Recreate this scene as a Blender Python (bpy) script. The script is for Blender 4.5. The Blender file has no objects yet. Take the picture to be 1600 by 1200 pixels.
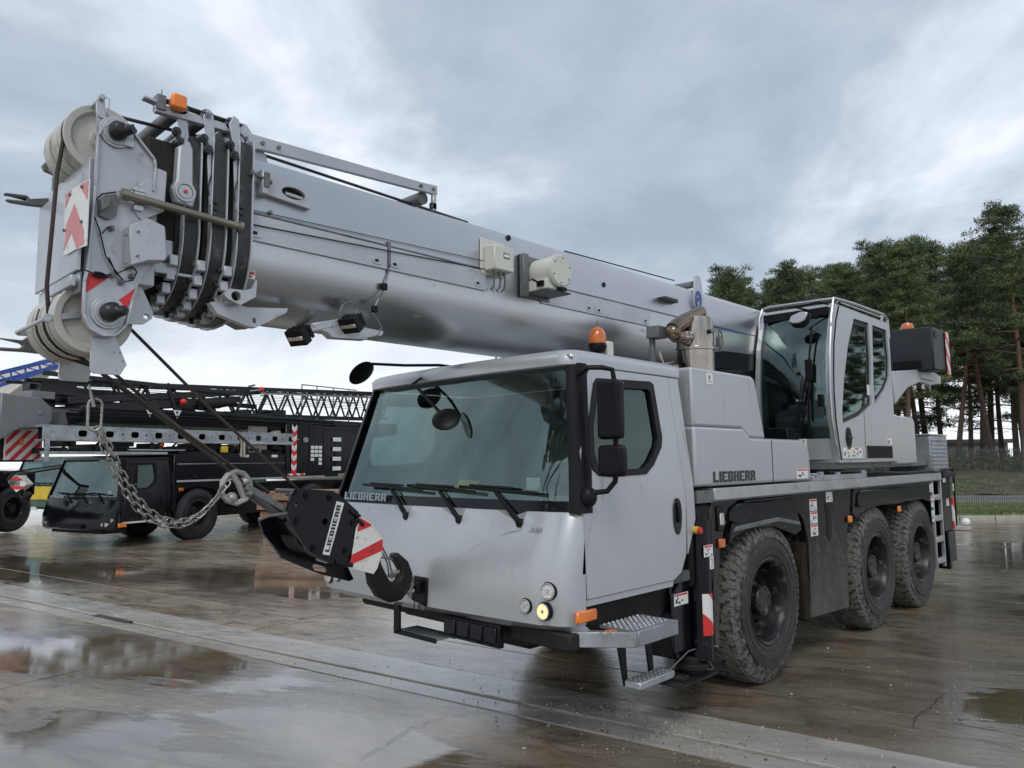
import bpy, bmesh, math, random
from math import sin, cos, pi, radians, sqrt
from mathutils import Vector, Matrix, noise
random.seed(7)
S = bpy.context.scene
COL = S.collection

# ---------------------------------------------------------------- camera
cam_d = bpy.data.cameras.new('camera'); cam = bpy.data.objects.new('camera', cam_d); COL.objects.link(cam)
S.camera = cam
_yaw, _pit, _rol = radians(44.0), radians(5.83), radians(-0.53)
_f = Vector((-sin(_yaw)*cos(_pit), cos(_yaw)*cos(_pit), sin(_pit)))
_r = Vector((cos(_yaw), sin(_yaw), 0)); _u = _r.cross(_f)
_r2 = _r*cos(_rol)+_u*sin(_rol); _u2 = -_r*sin(_rol)+_u*cos(_rol)
cam.matrix_world = Matrix(((_r2.x, _u2.x, -_f.x, 2.90), (_r2.y, _u2.y, -_f.y, -3.64), (_r2.z, _u2.z, -_f.z, 1.90), (0, 0, 0, 1)))
cam_d.sensor_width = 36; cam_d.lens = 1158/1600*36; cam_d.clip_start = 0.05; cam_d.clip_end = 2000

# ---------------------------------------------------------------- overcast daylight
SUN_EL, SUN_AZ = radians(48), radians(-50)
w = bpy.data.worlds.new('World'); S.world = w; w.use_nodes = True
nt = w.node_tree; N = nt.nodes; Lk = nt.links; N.clear()
def nn(t, **k):
    n = N.new(t)
    for a, b in k.items(): setattr(n, a, b)
    return n
out = nn('ShaderNodeOutputWorld'); bg = nn('ShaderNodeBackground'); bg.inputs['Strength'].default_value = 0.1
sky = nn('ShaderNodeTexSky', sky_type='NISHITA'); sky.sun_disc = False; sky.sun_elevation = SUN_EL; sky.sun_rotation = radians(140)
tc = nn('ShaderNodeTexCoord'); sep = nn('ShaderNodeSeparateXYZ'); Lk.new(tc.outputs['Generated'], sep.inputs[0])
def mth(op, a, b=None, c=None, clamp=False):
    n = nn('ShaderNodeMath', operation=op); n.use_clamp = clamp
    for i, v in enumerate((a, b, c)):
        if v is None: continue
        if isinstance(v, (int, float)): n.inputs[i].default_value = v
        else: Lk.new(v, n.inputs[i])
    return n.outputs[0]
zz = mth('MAXIMUM', sep.outputs[2], 0.0); zd = mth('ADD', zz, 0.22)
comb = nn('ShaderNodeCombineXYZ'); Lk.new(mth('DIVIDE', sep.outputs[0], zd), comb.inputs[0]); Lk.new(mth('DIVIDE', sep.outputs[1], zd), comb.inputs[1])
def cloud(scale, detail, off, rough=0.55, dist=0.6):
    mp = nn('ShaderNodeMapping'); mp.inputs['Location'].default_value = off; mp.inputs['Scale'].default_value = (1, 1, 1); mp.inputs['Rotation'].default_value = (0, 0, radians(20))
    Lk.new(comb.outputs[0], mp.inputs[0]); n = nn('ShaderNodeTexNoise'); Lk.new(mp.outputs[0], n.inputs['Vector'])
    n.inputs['Scale'].default_value = scale; n.inputs['Detail'].default_value = detail; n.inputs['Roughness'].default_value = rough; n.inputs['Distortion'].default_value = dist
    return n.outputs[0]
c1 = cloud(0.75, 6, (3.1, 0.6, 0)); c2 = cloud(2.2, 8, (1.3, 7.7, 0), 0.6, 0.3)
cm = mth('ADD', mth('MULTIPLY', c1, 0.75), mth('MULTIPLY', c2, 0.25))
rp = nn('ShaderNodeValToRGB'); Lk.new(cm, rp.inputs[0]); e = rp.color_ramp
e.elements[0].position = 0.38; e.elements[0].color = (0.270, 0.320, 0.395, 1)
e.elements[1].position = 0.60; e.elements[1].color = (0.720, 0.755, 0.815, 1)
e.elements.new(0.47).color = (0.360, 0.412, 0.492, 1); e.elements.new(0.535).color = (0.530, 0.580, 0.660, 1)
# pale band low over the horizon, as under every cloud sheet
hb = nn('ShaderNodeMapRange', interpolation_type='SMOOTHSTEP'); Lk.new(mth('ADD', sep.outputs[2], mth('MULTIPLY', mth('SUBTRACT', c2, 0.5), 0.25)), hb.inputs[0])
hb.inputs[1].default_value = 0.02; hb.inputs[2].default_value = 0.27; hb.inputs[3].default_value = 0.75; hb.inputs[4].default_value = 0.0
mx = nn('ShaderNodeMix', data_type='RGBA'); Lk.new(hb.outputs[0], mx.inputs[0]); Lk.new(rp.outputs[0], mx.inputs[6]); mx.inputs[7].default_value = (0.84, 0.86, 0.90, 1)
gn = nn('ShaderNodeMix', data_type='RGBA', blend_type='MULTIPLY'); gn.inputs[0].default_value = 1; Lk.new(mx.outputs[2], gn.inputs[6]); gn.inputs[7].default_value = (12.2, 12.2, 12.0, 1)
fx = nn('ShaderNodeMix', data_type='RGBA'); fx.inputs[0].default_value = 0.92; Lk.new(sky.outputs[0], fx.inputs[6]); Lk.new(gn.outputs[2], fx.inputs[7])
Lk.new(fx.outputs[2], bg.inputs[0]); Lk.new(bg.outputs[0], out.inputs[0])

sd = bpy.data.lights.new('sun', 'SUN'); sd.energy = 1.0; sd.angle = radians(20); sd.color = (1, 0.97, 0.92)
sun = bpy.data.objects.new('sun', sd); COL.objects.link(sun)
sun.rotation_euler = Vector((-cos(SUN_EL)*sin(radians(140)), -cos(SUN_EL)*cos(radians(140)), -sin(SUN_EL))).to_track_quat('-Z', 'Y').to_euler()
vs = S.view_settings; S.display_settings.display_device = 'sRGB'; vs.view_transform = 'Standard'; vs.look = 'None'; vs.exposure = 0.30; vs.gamma = 1; vs.use_curve_mapping = False

# ---------------------------------------------------------------- materials
MATS = {}
class NT:
    def __init__(s, name):
        s.m = bpy.data.materials.new(name); s.m.use_nodes = True; s.t = s.m.node_tree; s.b = s.t.nodes['Principled BSDF']
        s.geo = None
    def n(s, t, **k):
        x = s.t.nodes.new(t)
        for a, b in k.items(): setattr(x, a, b)
        return x
    def l(s, a, b): s.t.links.new(a, b)
    def pos(s, obj=False):
        if obj: return s.n('ShaderNodeTexCoord').outputs['Object']
        return s.n('ShaderNodeNewGeometry').outputs['Position']
    def noise(s, scale, detail=4, rough=0.55, vec=None, sc=None, dist=0):
        x = s.n('ShaderNodeTexNoise'); v = vec or s.pos(True)
        if sc:
            mp = s.n('ShaderNodeMapping'); mp.inputs['Scale'].default_value = sc; s.l(v, mp.inputs[0]); v = mp.outputs[0]
        s.l(v, x.inputs['Vector']); x.inputs['Scale'].default_value = scale; x.inputs['Detail'].default_value = detail
        x.inputs['Roughness'].default_value = rough; x.inputs['Distortion'].default_value = dist
        return x.outputs[0]
    def mr(s, v, a, b, c=0.0, d=1.0, smooth=True):
        x = s.n('ShaderNodeMapRange'); x.interpolation_type = 'SMOOTHSTEP' if smooth else 'LINEAR'
        s.l(v, x.inputs[0])
        for i, q in enumerate((a, b, c, d)): x.inputs[i+1].default_value = q
        return x.outputs[0]
    def mix(s, fac, a, b):
        x = s.n('ShaderNodeMix', data_type='RGBA')
        if isinstance(fac, (int, float)): x.inputs[0].default_value = fac
        else: s.l(fac, x.inputs[0])
        for i, q in ((6, a), (7, b)):
            if isinstance(q, tuple): x.inputs[i].default_value = (*q[:3], 1)
            else: s.l(q, x.inputs[i])
        return x.outputs[2]
    def mathn(s, op, a, b=None):
        x = s.n('ShaderNodeMath', operation=op)
        for i, q in enumerate((a, b)):
            if q is None: continue
            if isinstance(q, (int, float)): x.inputs[i].default_value = q
            else: s.l(q, x.inputs[i])
        return x.outputs[0]
    def bump(s, h, strength=0.3, dist=0.01):
        x = s.n('ShaderNodeBump'); x.inputs['Strength'].default_value = strength; x.inputs['Distance'].default_value = dist
        s.l(h, x.inputs['Height']); s.l(x.outputs[0], s.b.inputs['Normal']); return x
def mat(name, col, rough=0.5, metal=0.0, var=0.15, dirt=None, dirt_amt=0.0, dscale=6, bump=0.0, bscale=60, coat=0.0, emit=None, es=1.0, dsc=None, drops=0, spec=0.4):
    """plain painted / metal surface with mottling, grime and small relief"""
    k = NT(name); b = k.b
    b.inputs['Roughness'].default_value = rough; b.inputs['Metallic'].default_value = metal; b.inputs['Specular IOR Level'].default_value = spec
    if coat: b.inputs['Coat Weight'].default_value = coat; b.inputs['Coat Roughness'].default_value = 0.14
    dark = tuple(c*(1-var) for c in col); lite = tuple(min(1, c*(1+var)) for c in col)
    c = k.mix(k.mr(k.noise(3.1, 5), 0.3, 0.7), dark, lite)
    if dirt:
        f = k.mr(k.noise(dscale, 8, 0.68, sc=dsc), 0.62-0.35*dirt_amt, 0.72-0.1*dirt_amt)
        c = k.mix(f, c, dirt)
        k.l(k.mr(f, 0, 1, rough, min(1, rough+0.35)), b.inputs['Roughness'])
        if metal: k.l(k.mr(f, 0, 1, metal, 0), b.inputs['Metallic'])
    k.l(c, b.inputs['Base Color'])
    if bump: k.bump(k.noise(bscale, 5), bump, 0.004)
    if drops: k.bump(k.mr(k.n_vor(drops), 0.1, 0.35, 1, 0) if False else k.noise(drops, 2), 0.12, 0.003)
    if emit: b.inputs['Emission Color'].default_value = (*emit, 1); b.inputs['Emission Strength'].default_value = es
    MATS[name] = k.m; return k.m
def glass(name, tint, refl=0.16, rough=0.02):
    k = NT(name); t = k.t; t.nodes.remove(k.b); o = [n for n in t.nodes if n.type == 'OUTPUT_MATERIAL'][0]
    tr = k.n('ShaderNodeBsdfTransparent'); tr.inputs[0].default_value = (*tint, 1)
    gl = k.n('ShaderNodeBsdfGlossy'); gl.inputs['Roughness'].default_value = rough; gl.inputs[0].default_value = (0.70, 0.90, 0.88, 1)
    fr = k.n('ShaderNodeFresnel'); fr.inputs[0].default_value = 1.52
    f = k.mathn('ADD', k.mathn('MULTIPLY', fr.outputs[0], 1.15), refl)
    # dried rain film: scatters a little
    df = k.n('ShaderNodeBsdfDiffuse'); df.inputs[0].default_value = (0.42, 0.50, 0.50, 1)
    film = k.mr(k.noise(26, 10, 0.75, sc=(1, 1, 0.35)), 0.50, 0.8, 0.0, 0.035)
    m1 = k.n('ShaderNodeMixShader'); m2 = k.n('ShaderNodeMixShader')
    k.l(film, m1.inputs[0]); k.l(tr.outputs[0], m1.inputs[1]); k.l(df.outputs[0], m1.inputs[2])
    k.l(f, m2.inputs[0]); k.l(m1.outputs[0], m2.inputs[1]); k.l(gl.outputs[0], m2.inputs[2]); k.l(m2.outputs[0], o.inputs[0])
    MATS[name] = k.m; return k.m
def stripes(name, a, b, width, ang, axis='x', off=0.0):
    """printed diagonal hazard stripes"""
    k = NT(name); s = k.n('ShaderNodeSeparateXYZ'); k.l(k.pos(), s.inputs[0])
    h = s.outputs[1] if axis == 'x' else s.outputs[0]
    v = k.mathn('ADD', k.mathn('MULTIPLY', h, cos(ang)), k.mathn('MULTIPLY', s.outputs[2], sin(ang)))
    fr = k.mathn('FRACT', k.mathn('ADD', k.mathn('DIVIDE', v, width*2), off))
    st = k.mathn('GREATER_THAN', fr, 0.5)
    c = k.mix(st, a, b); g = k.mr(k.noise(9, 8, 0.7), 0.55, 0.75); c = k.mix(k.mathn('MULTIPLY', g, 0.45), c, (0.12, 0.1, 0.08))
    k.l(c, k.b.inputs['Base Color']); k.b.inputs['Roughness'].default_value = 0.35
    MATS[name] = k.m; return k.m

SILV = mat('silver_paint', (0.44, 0.455, 0.475), 0.36, 0.42, 0.02, dirt=(0.36, 0.36, 0.35), dirt_amt=0.07, dscale=3, dsc=(4, 4, .35), coat=0.12)
BOOM = mat('silver_boom_paint', (0.48, 0.495, 0.515), 0.33, 0.92, 0.02, dirt=(0.30, 0.30, 0.29), dirt_amt=0.06, dscale=3, dsc=(4, .8, 2), coat=0.15)
SILV2 = mat('silver_paint_worn', (0.43, 0.45, 0.475), 0.38, 0.35, 0.06, dirt=(0.30, 0.30, 0.29), dirt_amt=0.06, dscale=9, coat=0.2, bump=0.05)
BLK = mat('black_paint', (0.005, 0.006, 0.009), 0.16, 0.0, 0.2, dirt=(0.04, 0.04, 0.037), dirt_amt=0.0, dscale=7, spec=0.28)
k = NT('black_paint_muddy'); ps = k.n('ShaderNodeSeparateXYZ'); k.l(k.pos(), ps.inputs[0])
f = k.mathn('ADD', k.mathn('MULTIPLY', k.noise(26, 8, .72, sc=(1, 1.3, .5)), .55), k.mathn('MULTIPLY', k.noise(5, 5, .6, sc=(1, 1, .6)), .55)); f = k.mathn('ADD', f, k.mr(ps.outputs[2], 0.3, 1.6, .12, -.10))
f = k.mr(f, .50, .74); k.l(k.mix(k.mathn('MULTIPLY', f, .75), (0.007, 0.007, 0.009), (0.125, 0.12, 0.105)), k.b.inputs['Base Color']); k.l(k.mr(f, 0, 1, .22, .8), k.b.inputs['Roughness']); k.b.inputs['Specular IOR Level'].default_value = .3; BLKD = k.m
PLAS = mat('black_plastic', (0.008, 0.008, 0.010), 0.38, 0, 0.25, bump=0.1, bscale=200, spec=0.16)
UND = mat('underbody', (0.007, 0.007, 0.007), 0.7, 0, 0.4, dirt=(0.035, 0.032, 0.028), dirt_amt=0.4, bump=0.3)
DGRY = mat('dark_grey_steel', (0.038, 0.040, 0.043), 0.42, 0.4, 0.2, dirt=(0.10, 0.10, 0.095), dirt_amt=0.3, dscale=12)
GREY = mat('grey_steel', (0.16, 0.165, 0.17), 0.45, 0.4, 0.15, dirt=(0.08, 0.08, 0.075), dirt_amt=0.3)
MGRY = mat('mid_grey_paint', (0.17, 0.18, 0.19), 0.4, 0.1, 0.1)
GALV = mat('galvanised_steel', (0.36, 0.39, 0.41), 0.40, 0.6, 0.2, dirt=(0.20, 0.19, 0.17), dirt_amt=0.35, dscale=14)
ALU = mat('aluminium_edge', (0.48, 0.49, 0.50), 0.34, 0.7, 0.1, dirt=(0.25, 0.24, 0.22), dirt_amt=0.2)
INOX = mat('stainless_steel', (0.34, 0.30, 0.26), 0.13, 1.0, 0.2, dirt=(0.28, 0.2, 0.13), dirt_amt=0.12)
BRNZ = mat('heat_stained_pipe', (0.20, 0.155, 0.11), 0.22, 0.9, 0.3)
CREM = mat('cream_nylon', (0.50, 0.49, 0.45), 0.42, 0, 0.06, dirt=(0.35, 0.32, 0.26), dirt_amt=0.2, dscale=10)
CRM2 = mat('cream_enamel', (0.56, 0.57, 0.50), 0.35, 0, 0.04)
ORNG = mat('orange_lens', (0.78, 0.17, 0.012), 0.10, 0, 0.45, coat=0.8, bump=0.6, bscale=70)
REDM = mat('red_film', (0.62, 0.03, 0.035), 0.3, 0, 0.1, dirt=(0.2, 0.05, 0.05), dirt_amt=0.1)
REDF = mat('faded_red_film', (0.62, 0.22, 0.22), 0.4, 0, 0.08)
WHTM = mat('white_film', (0.74, 0.74, 0.72), 0.35, 0, 0.04, dirt=(0.38, 0.33, 0.25), dirt_amt=0.12, dscale=12)
LETB = mat('black_lettering', (0.02, 0.02, 0.022), 0.4)
LETG = mat('grey_lettering', (0.34, 0.42, 0.43), 0.5)
ROPE = mat('greased_rope', (0.045, 0.037, 0.030), 0.5, 0.2, 0.3, bump=0.6, bscale=160)
CHN = mat('chain_steel', (0.30, 0.285, 0.27), 0.42, 0.7, 0.25, dirt=(0.10, 0.06, 0.04), dirt_amt=0.3, dscale=20)
CAST = mat('cast_zinc', (0.42, 0.42, 0.40), 0.4, 0.5, 0.15, dirt=(0.15, 0.14, 0.12), dirt_amt=0.4, dscale=16)
INTR = mat('cab_interior', (0.09, 0.10, 0.10), 0.7, 0, 0.2)
INTG = mat('cab_dash', (0.34, 0.37, 0.36), 0.65, 0, 0.1)
MIRR = mat('mirror_glass', (0.30, 0.32, 0.33), 0.05, 1.0, 0.0)
LENS = mat('clear_lamp', (0.62, 0.60, 0.56), 0.08, 1.0, 0.3, bump=1.0, bscale=55)
BULB = mat('lit_lamp', (0.9, 0.7, 0.4), 0.2, 0, 0.3, emit=(1.0, 0.50, 0.16), es=0.95, bump=1.0, bscale=60)
BLUE = mat('blue_paint', (0.03, 0.07, 0.30), 0.4)
YELL = mat('yellow_paint', (0.62, 0.45, 0.04), 0.4)
GREN = mat('dark_green_paint', (0.03, 0.10, 0.06), 0.35, coat=0.4)
WHTP = mat('white_paint', (0.66, 0.65, 0.60), 0.45, 0, 0.06)
DARKV = mat('dark_opening', (0.01, 0.01, 0.01), 0.8)
GLS = glass('windshield_glass', (0.76, 0.90, 0.88), 0.085)
GLD = glass('dark_side_glass', (0.24, 0.34, 0.34), 0.01)

# tyre with clay on the tread shoulder
k = NT('tyre_rubber'); 
obp = k.pos(True); s_ = k.n('ShaderNodeSeparateXYZ'); k.l(obp, s_.inputs[0])
cy = k.mathn('SQRT', k.mathn('ADD', k.mathn('POWER', s_.outputs[1], 2), k.mathn('POWER', s_.outputs[2], 2)))
outer = k.mr(cy, 0.46, 0.62, -0.10, 0.06)
nz = k.mathn('ADD', k.noise(21, 9, 0.74, sc=(1, 1, 1)), outer)
f = k.mr(nz, 0.47, 0.57, 0, 1)
c = k.mix(k.noise(5, 4), (0.009, 0.009, 0.009), (0.020, 0.020, 0.019)); c = k.mix(k.mathn('MULTIPLY', f, 0.85), c, (0.145, 0.14, 0.125))
k.l(c, k.b.inputs['Base Color']); k.l(k.mr(f, 0, 1, 0.5, 0.85), k.b.inputs['Roughness']); k.bump(k.mathn('ADD', k.noise(40, 6, 0.7), k.mathn('MULTIPLY', f, 0.8)), 0.35, 0.005)
TYRE = k.m
RIM = mat('rim_dusty_black', (0.012, 0.012, 0.013), 0.35, 0.2, 0.3, dirt=(0.13, 0.125, 0.115), dirt_amt=0.25, dscale=10, bump=0.2)
TYR2 = mat('clean_wet_tyre', (0.02, 0.02, 0.021), 0.4, 0, 0.3, bump=0.3)

# ---------------------------------------------------------------- mesh building
XF = [Matrix.Identity(4)]          # placement of whatever is being built
ROOT = {}                           # origin of the thing each object belongs to
def frame(ax):
    return {'x': lambda a, b, c: (c, a, b), 'y': lambda a, b, c: (a, c, b), 'z': lambda a, b, c: (a, b, c)}[ax]
class MB:
    def __init__(s): s.v = []; s.f = []; s.m = []
    def add(s, vs, fs, m=0):
        o = len(s.v); s.v += [tuple(q) for q in vs]; s.f += [tuple(i+o for i in f) for f in fs]; s.m += [m]*len(fs); return s
    def box(s, x0, x1, y0, y1, z0, z1, m=0):
        return s.add([(x0,y0,z0),(x1,y0,z0),(x1,y1,z0),(x0,y1,z0),(x0,y0,z1),(x1,y0,z1),(x1,y1,z1),(x0,y1,z1)],
                     [(0,3,2,1),(4,5,6,7),(0,1,5,4),(1,2,6,5),(2,3,7,6),(3,0,4,7)], m)
    def prism(s, pts, ax, a, b, m=0):
        F = frame(ax); n = len(pts)
        return s.add([F(p[0], p[1], a) for p in pts]+[F(p[0], p[1], b) for p in pts],
                     [tuple(range(n))[::-1], tuple(range(n, 2*n))]+[(i, (i+1) % n, n+(i+1) % n, n+i) for i in range(n)], m)
    def plate(s, outer, holes, ax, a, b, m=0):
        """solid plate with real holes"""
        cu = bpy.data.curves.new('c', 'CURVE'); cu.dimensions = '2D'; cu.fill_mode = 'BOTH'; cu.extrude = abs(b-a)/2
        for L in [outer]+list(holes):
            sp = cu.splines.new('POLY'); sp.points.add(len(L)-1); sp.use_cyclic_u = True
            for i, p in enumerate(L): sp.points[i].co = (p[0], p[1], 0, 1)
        o = bpy.data.objects.new('c', cu); me = o.to_mesh(); F = frame(ax); c = (a+b)/2
        s.add([F(v.co.x, v.co.y, c+v.co.z) for v in me.vertices], [tuple(p.vertices) for p in me.polygons], m)
        o.to_mesh_clear(); bpy.data.objects.remove(o); bpy.data.curves.remove(cu); return s
    def cyl(s, p0, p1, r0, r1=None, n=20, m=0, caps=True):
        p0, p1 = Vector(p0), Vector(p1); r1 = r0 if r1 is None else r1; d = (p1-p0).normalized()
        a = d.orthogonal().normalized(); b = d.cross(a); v = []
        for p, r in ((p0, r0), (p1, r1)):
            v += [p+(a*cos(2*pi*i/n)+b*sin(2*pi*i/n))*r for i in range(n)]
        f = [(i, (i+1) % n, n+(i+1) % n, n+i) for i in range(n)]
        if caps: f += [tuple(range(n))[::-1], tuple(range(n, 2*n))]
        return s.add(v, f, m)
    def tube(s, pts, r, n=8, m=0, closed=False):
        P = [Vector(p) for p in pts]; k = len(P); v = []; t0 = (P[1]-P[0]).normalized(); a = t0.orthogonal().normalized()
        for i, p in enumerate(P):
            if closed: t = (P[(i+1) % k]-P[i-1]).normalized()
            else: t = (P[min(i+1, k-1)]-P[max(i-1, 0)]).normalized()
            a = (a-t*a.dot(t)).normalized(); b = t.cross(a); rr = r[i] if isinstance(r, (list, tuple)) else r
            v += [p+(a*cos(2*pi*j/n)+b*sin(2*pi*j/n))*rr for j in range(n)]
        f = []
        for i in range(k if closed else k-1):
            q = (i+1) % k
            f += [(i*n+j, i*n+(j+1) % n, q*n+(j+1) % n, q*n+j) for j in range(n)]
        if not closed: f += [tuple(range(n))[::-1], tuple(range((k-1)*n, k*n))]
        return s.add(v, f, m)
    def lathe(s, prof, org, ax, n=32, m=0, closed=False):
        """prof: (r, h) pairs turned about axis ax through org"""
        F = {'x': lambda r, t, h: (h, r*cos(t), r*sin(t)), 'y': lambda r, t, h: (r*cos(t), h, r*sin(t)), 'z': lambda r, t, h: (r*cos(t), r*sin(t), h)}[ax]
        v = []; k = len(prof)
        for (r, h) in prof:
            for j in range(n):
                p = F(max(r, 1e-4), 2*pi*j/n, h); v.append((p[0]+org[0], p[1]+org[1], p[2]+org[2]))
        f = []
        for i in range(k if closed else k-1):
            q = (i+1) % k
            f += [(i*n+j, i*n+(j+1) % n, q*n+(j+1) % n, q*n+j) for j in range(n)]
        return s.add(v, f, m)
    def beam(s, p0, p1, w, h, m=0, up=(0, 0, 1)):
        p0, p1 = Vector(p0), Vector(p1); d = (p1-p0).normalized(); u = Vector(up)
        if abs(d.dot(u)) > .98: u = Vector((1, 0, 0))
        a = d.cross(u).normalized()*(w/2); b = a.cross(d).normalized()*(h/2)
        v = [p+x*a+y*b for p in (p0, p1) for x, y in ((-1, -1), (1, -1), (1, 1), (-1, 1))]
        return s.add(v, [(0, 1, 2, 3)[::-1], (4, 5, 6, 7), (0, 1, 5, 4), (1, 2, 6, 5), (2, 3, 7, 6), (3, 0, 4, 7)], m)
    def grid(s, fn, nu, nv, m=0):
        v = [fn(i/nu, j/nv) for j in range(nv+1) for i in range(nu+1)]
        f = [(j*(nu+1)+i, j*(nu+1)+i+1, (j+1)*(nu+1)+i+1, (j+1)*(nu+1)+i) for j in range(nv) for i in range(nu)]
        return s.add(v, f, m)
    def sph(s, c, r, n=16, m=0, sz=1.0):
        k = n//2; prof = [(r*sin(pi*i/k), -r*sz*cos(pi*i/k)) for i in range(k+1)]
        return s.lathe(prof, c, 'z', n, m)
    def text(s, txt, org, ux, uy, h, m=0, ital=0.0, length=None):
        """flat printed lettering: org = lower left, ux / uy unit directions, h = letter height"""
        ux, uy, org = Vector(ux).normalized(), Vector(uy).normalized(), Vector(org); c = h/9; x = 0; kx = .92
        if length: kx = length/(c*sum(max(len(q) for q in FONT[g_])+1.3 for g_ in txt))
        for ch in txt:
            g = FONT[ch]
            for r, row in enumerate(g):
                i = 0
                while i < len(row):
                    if row[i] != '1': i += 1; continue
                    j = i
                    while j < len(row) and row[j] == '1': j += 1
                    y0 = (8-r)*c; y1 = y0+c
                    P = [(x+i*c*kx+y0*ital, y0), (x+j*c*kx+y0*ital, y0), (x+j*c*kx+y1*ital, y1), (x+i*c*kx+y1*ital, y1)]
                    s.add([org+ux*a+uy*b for a, b in P], [(0, 1, 2, 3)], m); i = j
            x += (max(len(q) for q in g)+1.3)*c*kx
        return s
    def build(s, name, mats, parent=None, bevel=0, smooth=35, seg=1):
        me = bpy.data.meshes.new(name); M_ = XF[0]; org = Vector((0, 0, 0))
        if parent is not None: org = ROOT.get(parent.name, Vector((0, 0, 0)))
        me.from_pydata([tuple((M_ @ Vector(q))-org) for q in s.v], [], s.f)
        if not isinstance(mats, (list, tuple)): mats = [mats]
        for q in mats: me.materials.append(q)
        me.polygons.foreach_set('material_index', s.m)
        b = bmesh.new(); b.from_mesh(me); bmesh.ops.recalc_face_normals(b, faces=b.faces); b.to_mesh(me); b.free()
        if smooth:
            me.polygons.foreach_set('use_smooth', [True]*len(me.polygons)); me.set_sharp_from_angle(angle=radians(smooth))
        o = bpy.data.objects.new(name, me); COL.objects.link(o)
        if parent is not None: o.parent = parent; ROOT[o.name] = org
        if bevel:
            d = o.modifiers.new('bevel', 'BEVEL'); d.width = bevel; d.segments = seg; d.limit_method = 'ANGLE'; d.angle_limit = radians(40); d.harden_normals = False
        return o
FONT = {
 'L': ["111.....", "111.....", "111.....", "111.....", "111.....", "111.....", "111.....", "11111111", "11111111"],
 'I': ["111"]*9,
 'E': ["11111111", "11111111", "111.....", "111.....", "1111111.", "111.....", "111.....", "11111111", "11111111"],
 'B': ["1111111.", "11111111", "111..111", "111..111", "1111111.", "111..111", "111..111", "11111111", "1111111."],
 'H': ["111..111"]*4+["11111111"]+["111..111"]*4,
 'R': ["1111111.", "11111111", "111..111", "111..111", "1111111.", "1111111.", "111..111", "111..111", "111..111"],
 '3': [".111.", "1...1", "....1", "....1", "..11.", "....1", "....1", "1...1", ".111."],
 '2': [".11.", "1..1", "...1", "...1", "..1.", ".1..", "1...", "1...", "1111"],
 '4': ["...1.", "..11.", "..11.", ".1.1.", ".1.1.", "1..1.", "11111", "...1.", "...1."],
 '6': [".111.", "1....", "1....", "1.11.", "11..1", "1...1", "1...1", "1...1", ".111."],
 '1': ["..1", ".11", "1.1", "..1", "..1", "..1", "..1", "..1", "..1"],
 'T': ["11111", "..1..", "..1..", "..1..", "..1..", "..1..", "..1..", "..1..", "..1.."],
 'A': [".111.", "11.11", "11.11", "11.11", "11111", "11.11", "11.11", "11.11", "11.11"],
 'D': ["1111.", "11.11", "11.11", "11.11", "11.11", "11.11", "11.11", "11.11", "1111."],
}
def thing(name, label, cat, loc, group=None):
    o = bpy.data.objects.new(name, None); COL.objects.link(o); o.location = loc; o.empty_display_size = .2
    o['label'] = label; o['category'] = cat
    if group: o['group'] = group
    ROOT[o.name] = Vector(loc); return o
def tag(o, label, cat, group=None):
    o['label'] = label; o['category'] = cat
    if group: o['group'] = group
    return o
def circ(c, r, n=20, sx=1.0, sy=1.0, a0=0, a1=2*pi):
    full = abs(a1-a0-2*pi) < 1e-6; k = n if full else n-1
    return [(c[0]+r*sx*cos(a0+(a1-a0)*i/k), c[1]+r*sy*sin(a0+(a1-a0)*i/k)) for i in range(n)]
def rrect(x0, x1, y0, y1, r, n=5):
    P = []
    for cx, cy_, a in ((x1-r, y1-r, 0), (x0+r, y1-r, pi/2), (x0+r, y0+r, pi), (x1-r, y0+r, 1.5*pi)):
        P += [(cx+r*cos(a+pi/2*i/n), cy_+r*sin(a+pi/2*i/n)) for i in range(n+1)]
    return P
def copy_tree(o, parent=None):
    c = o.copy(); COL.objects.link(c)
    if parent is not None: c.parent = parent
    for ch in list(o.children): copy_tree(ch, c)
    return c

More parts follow.
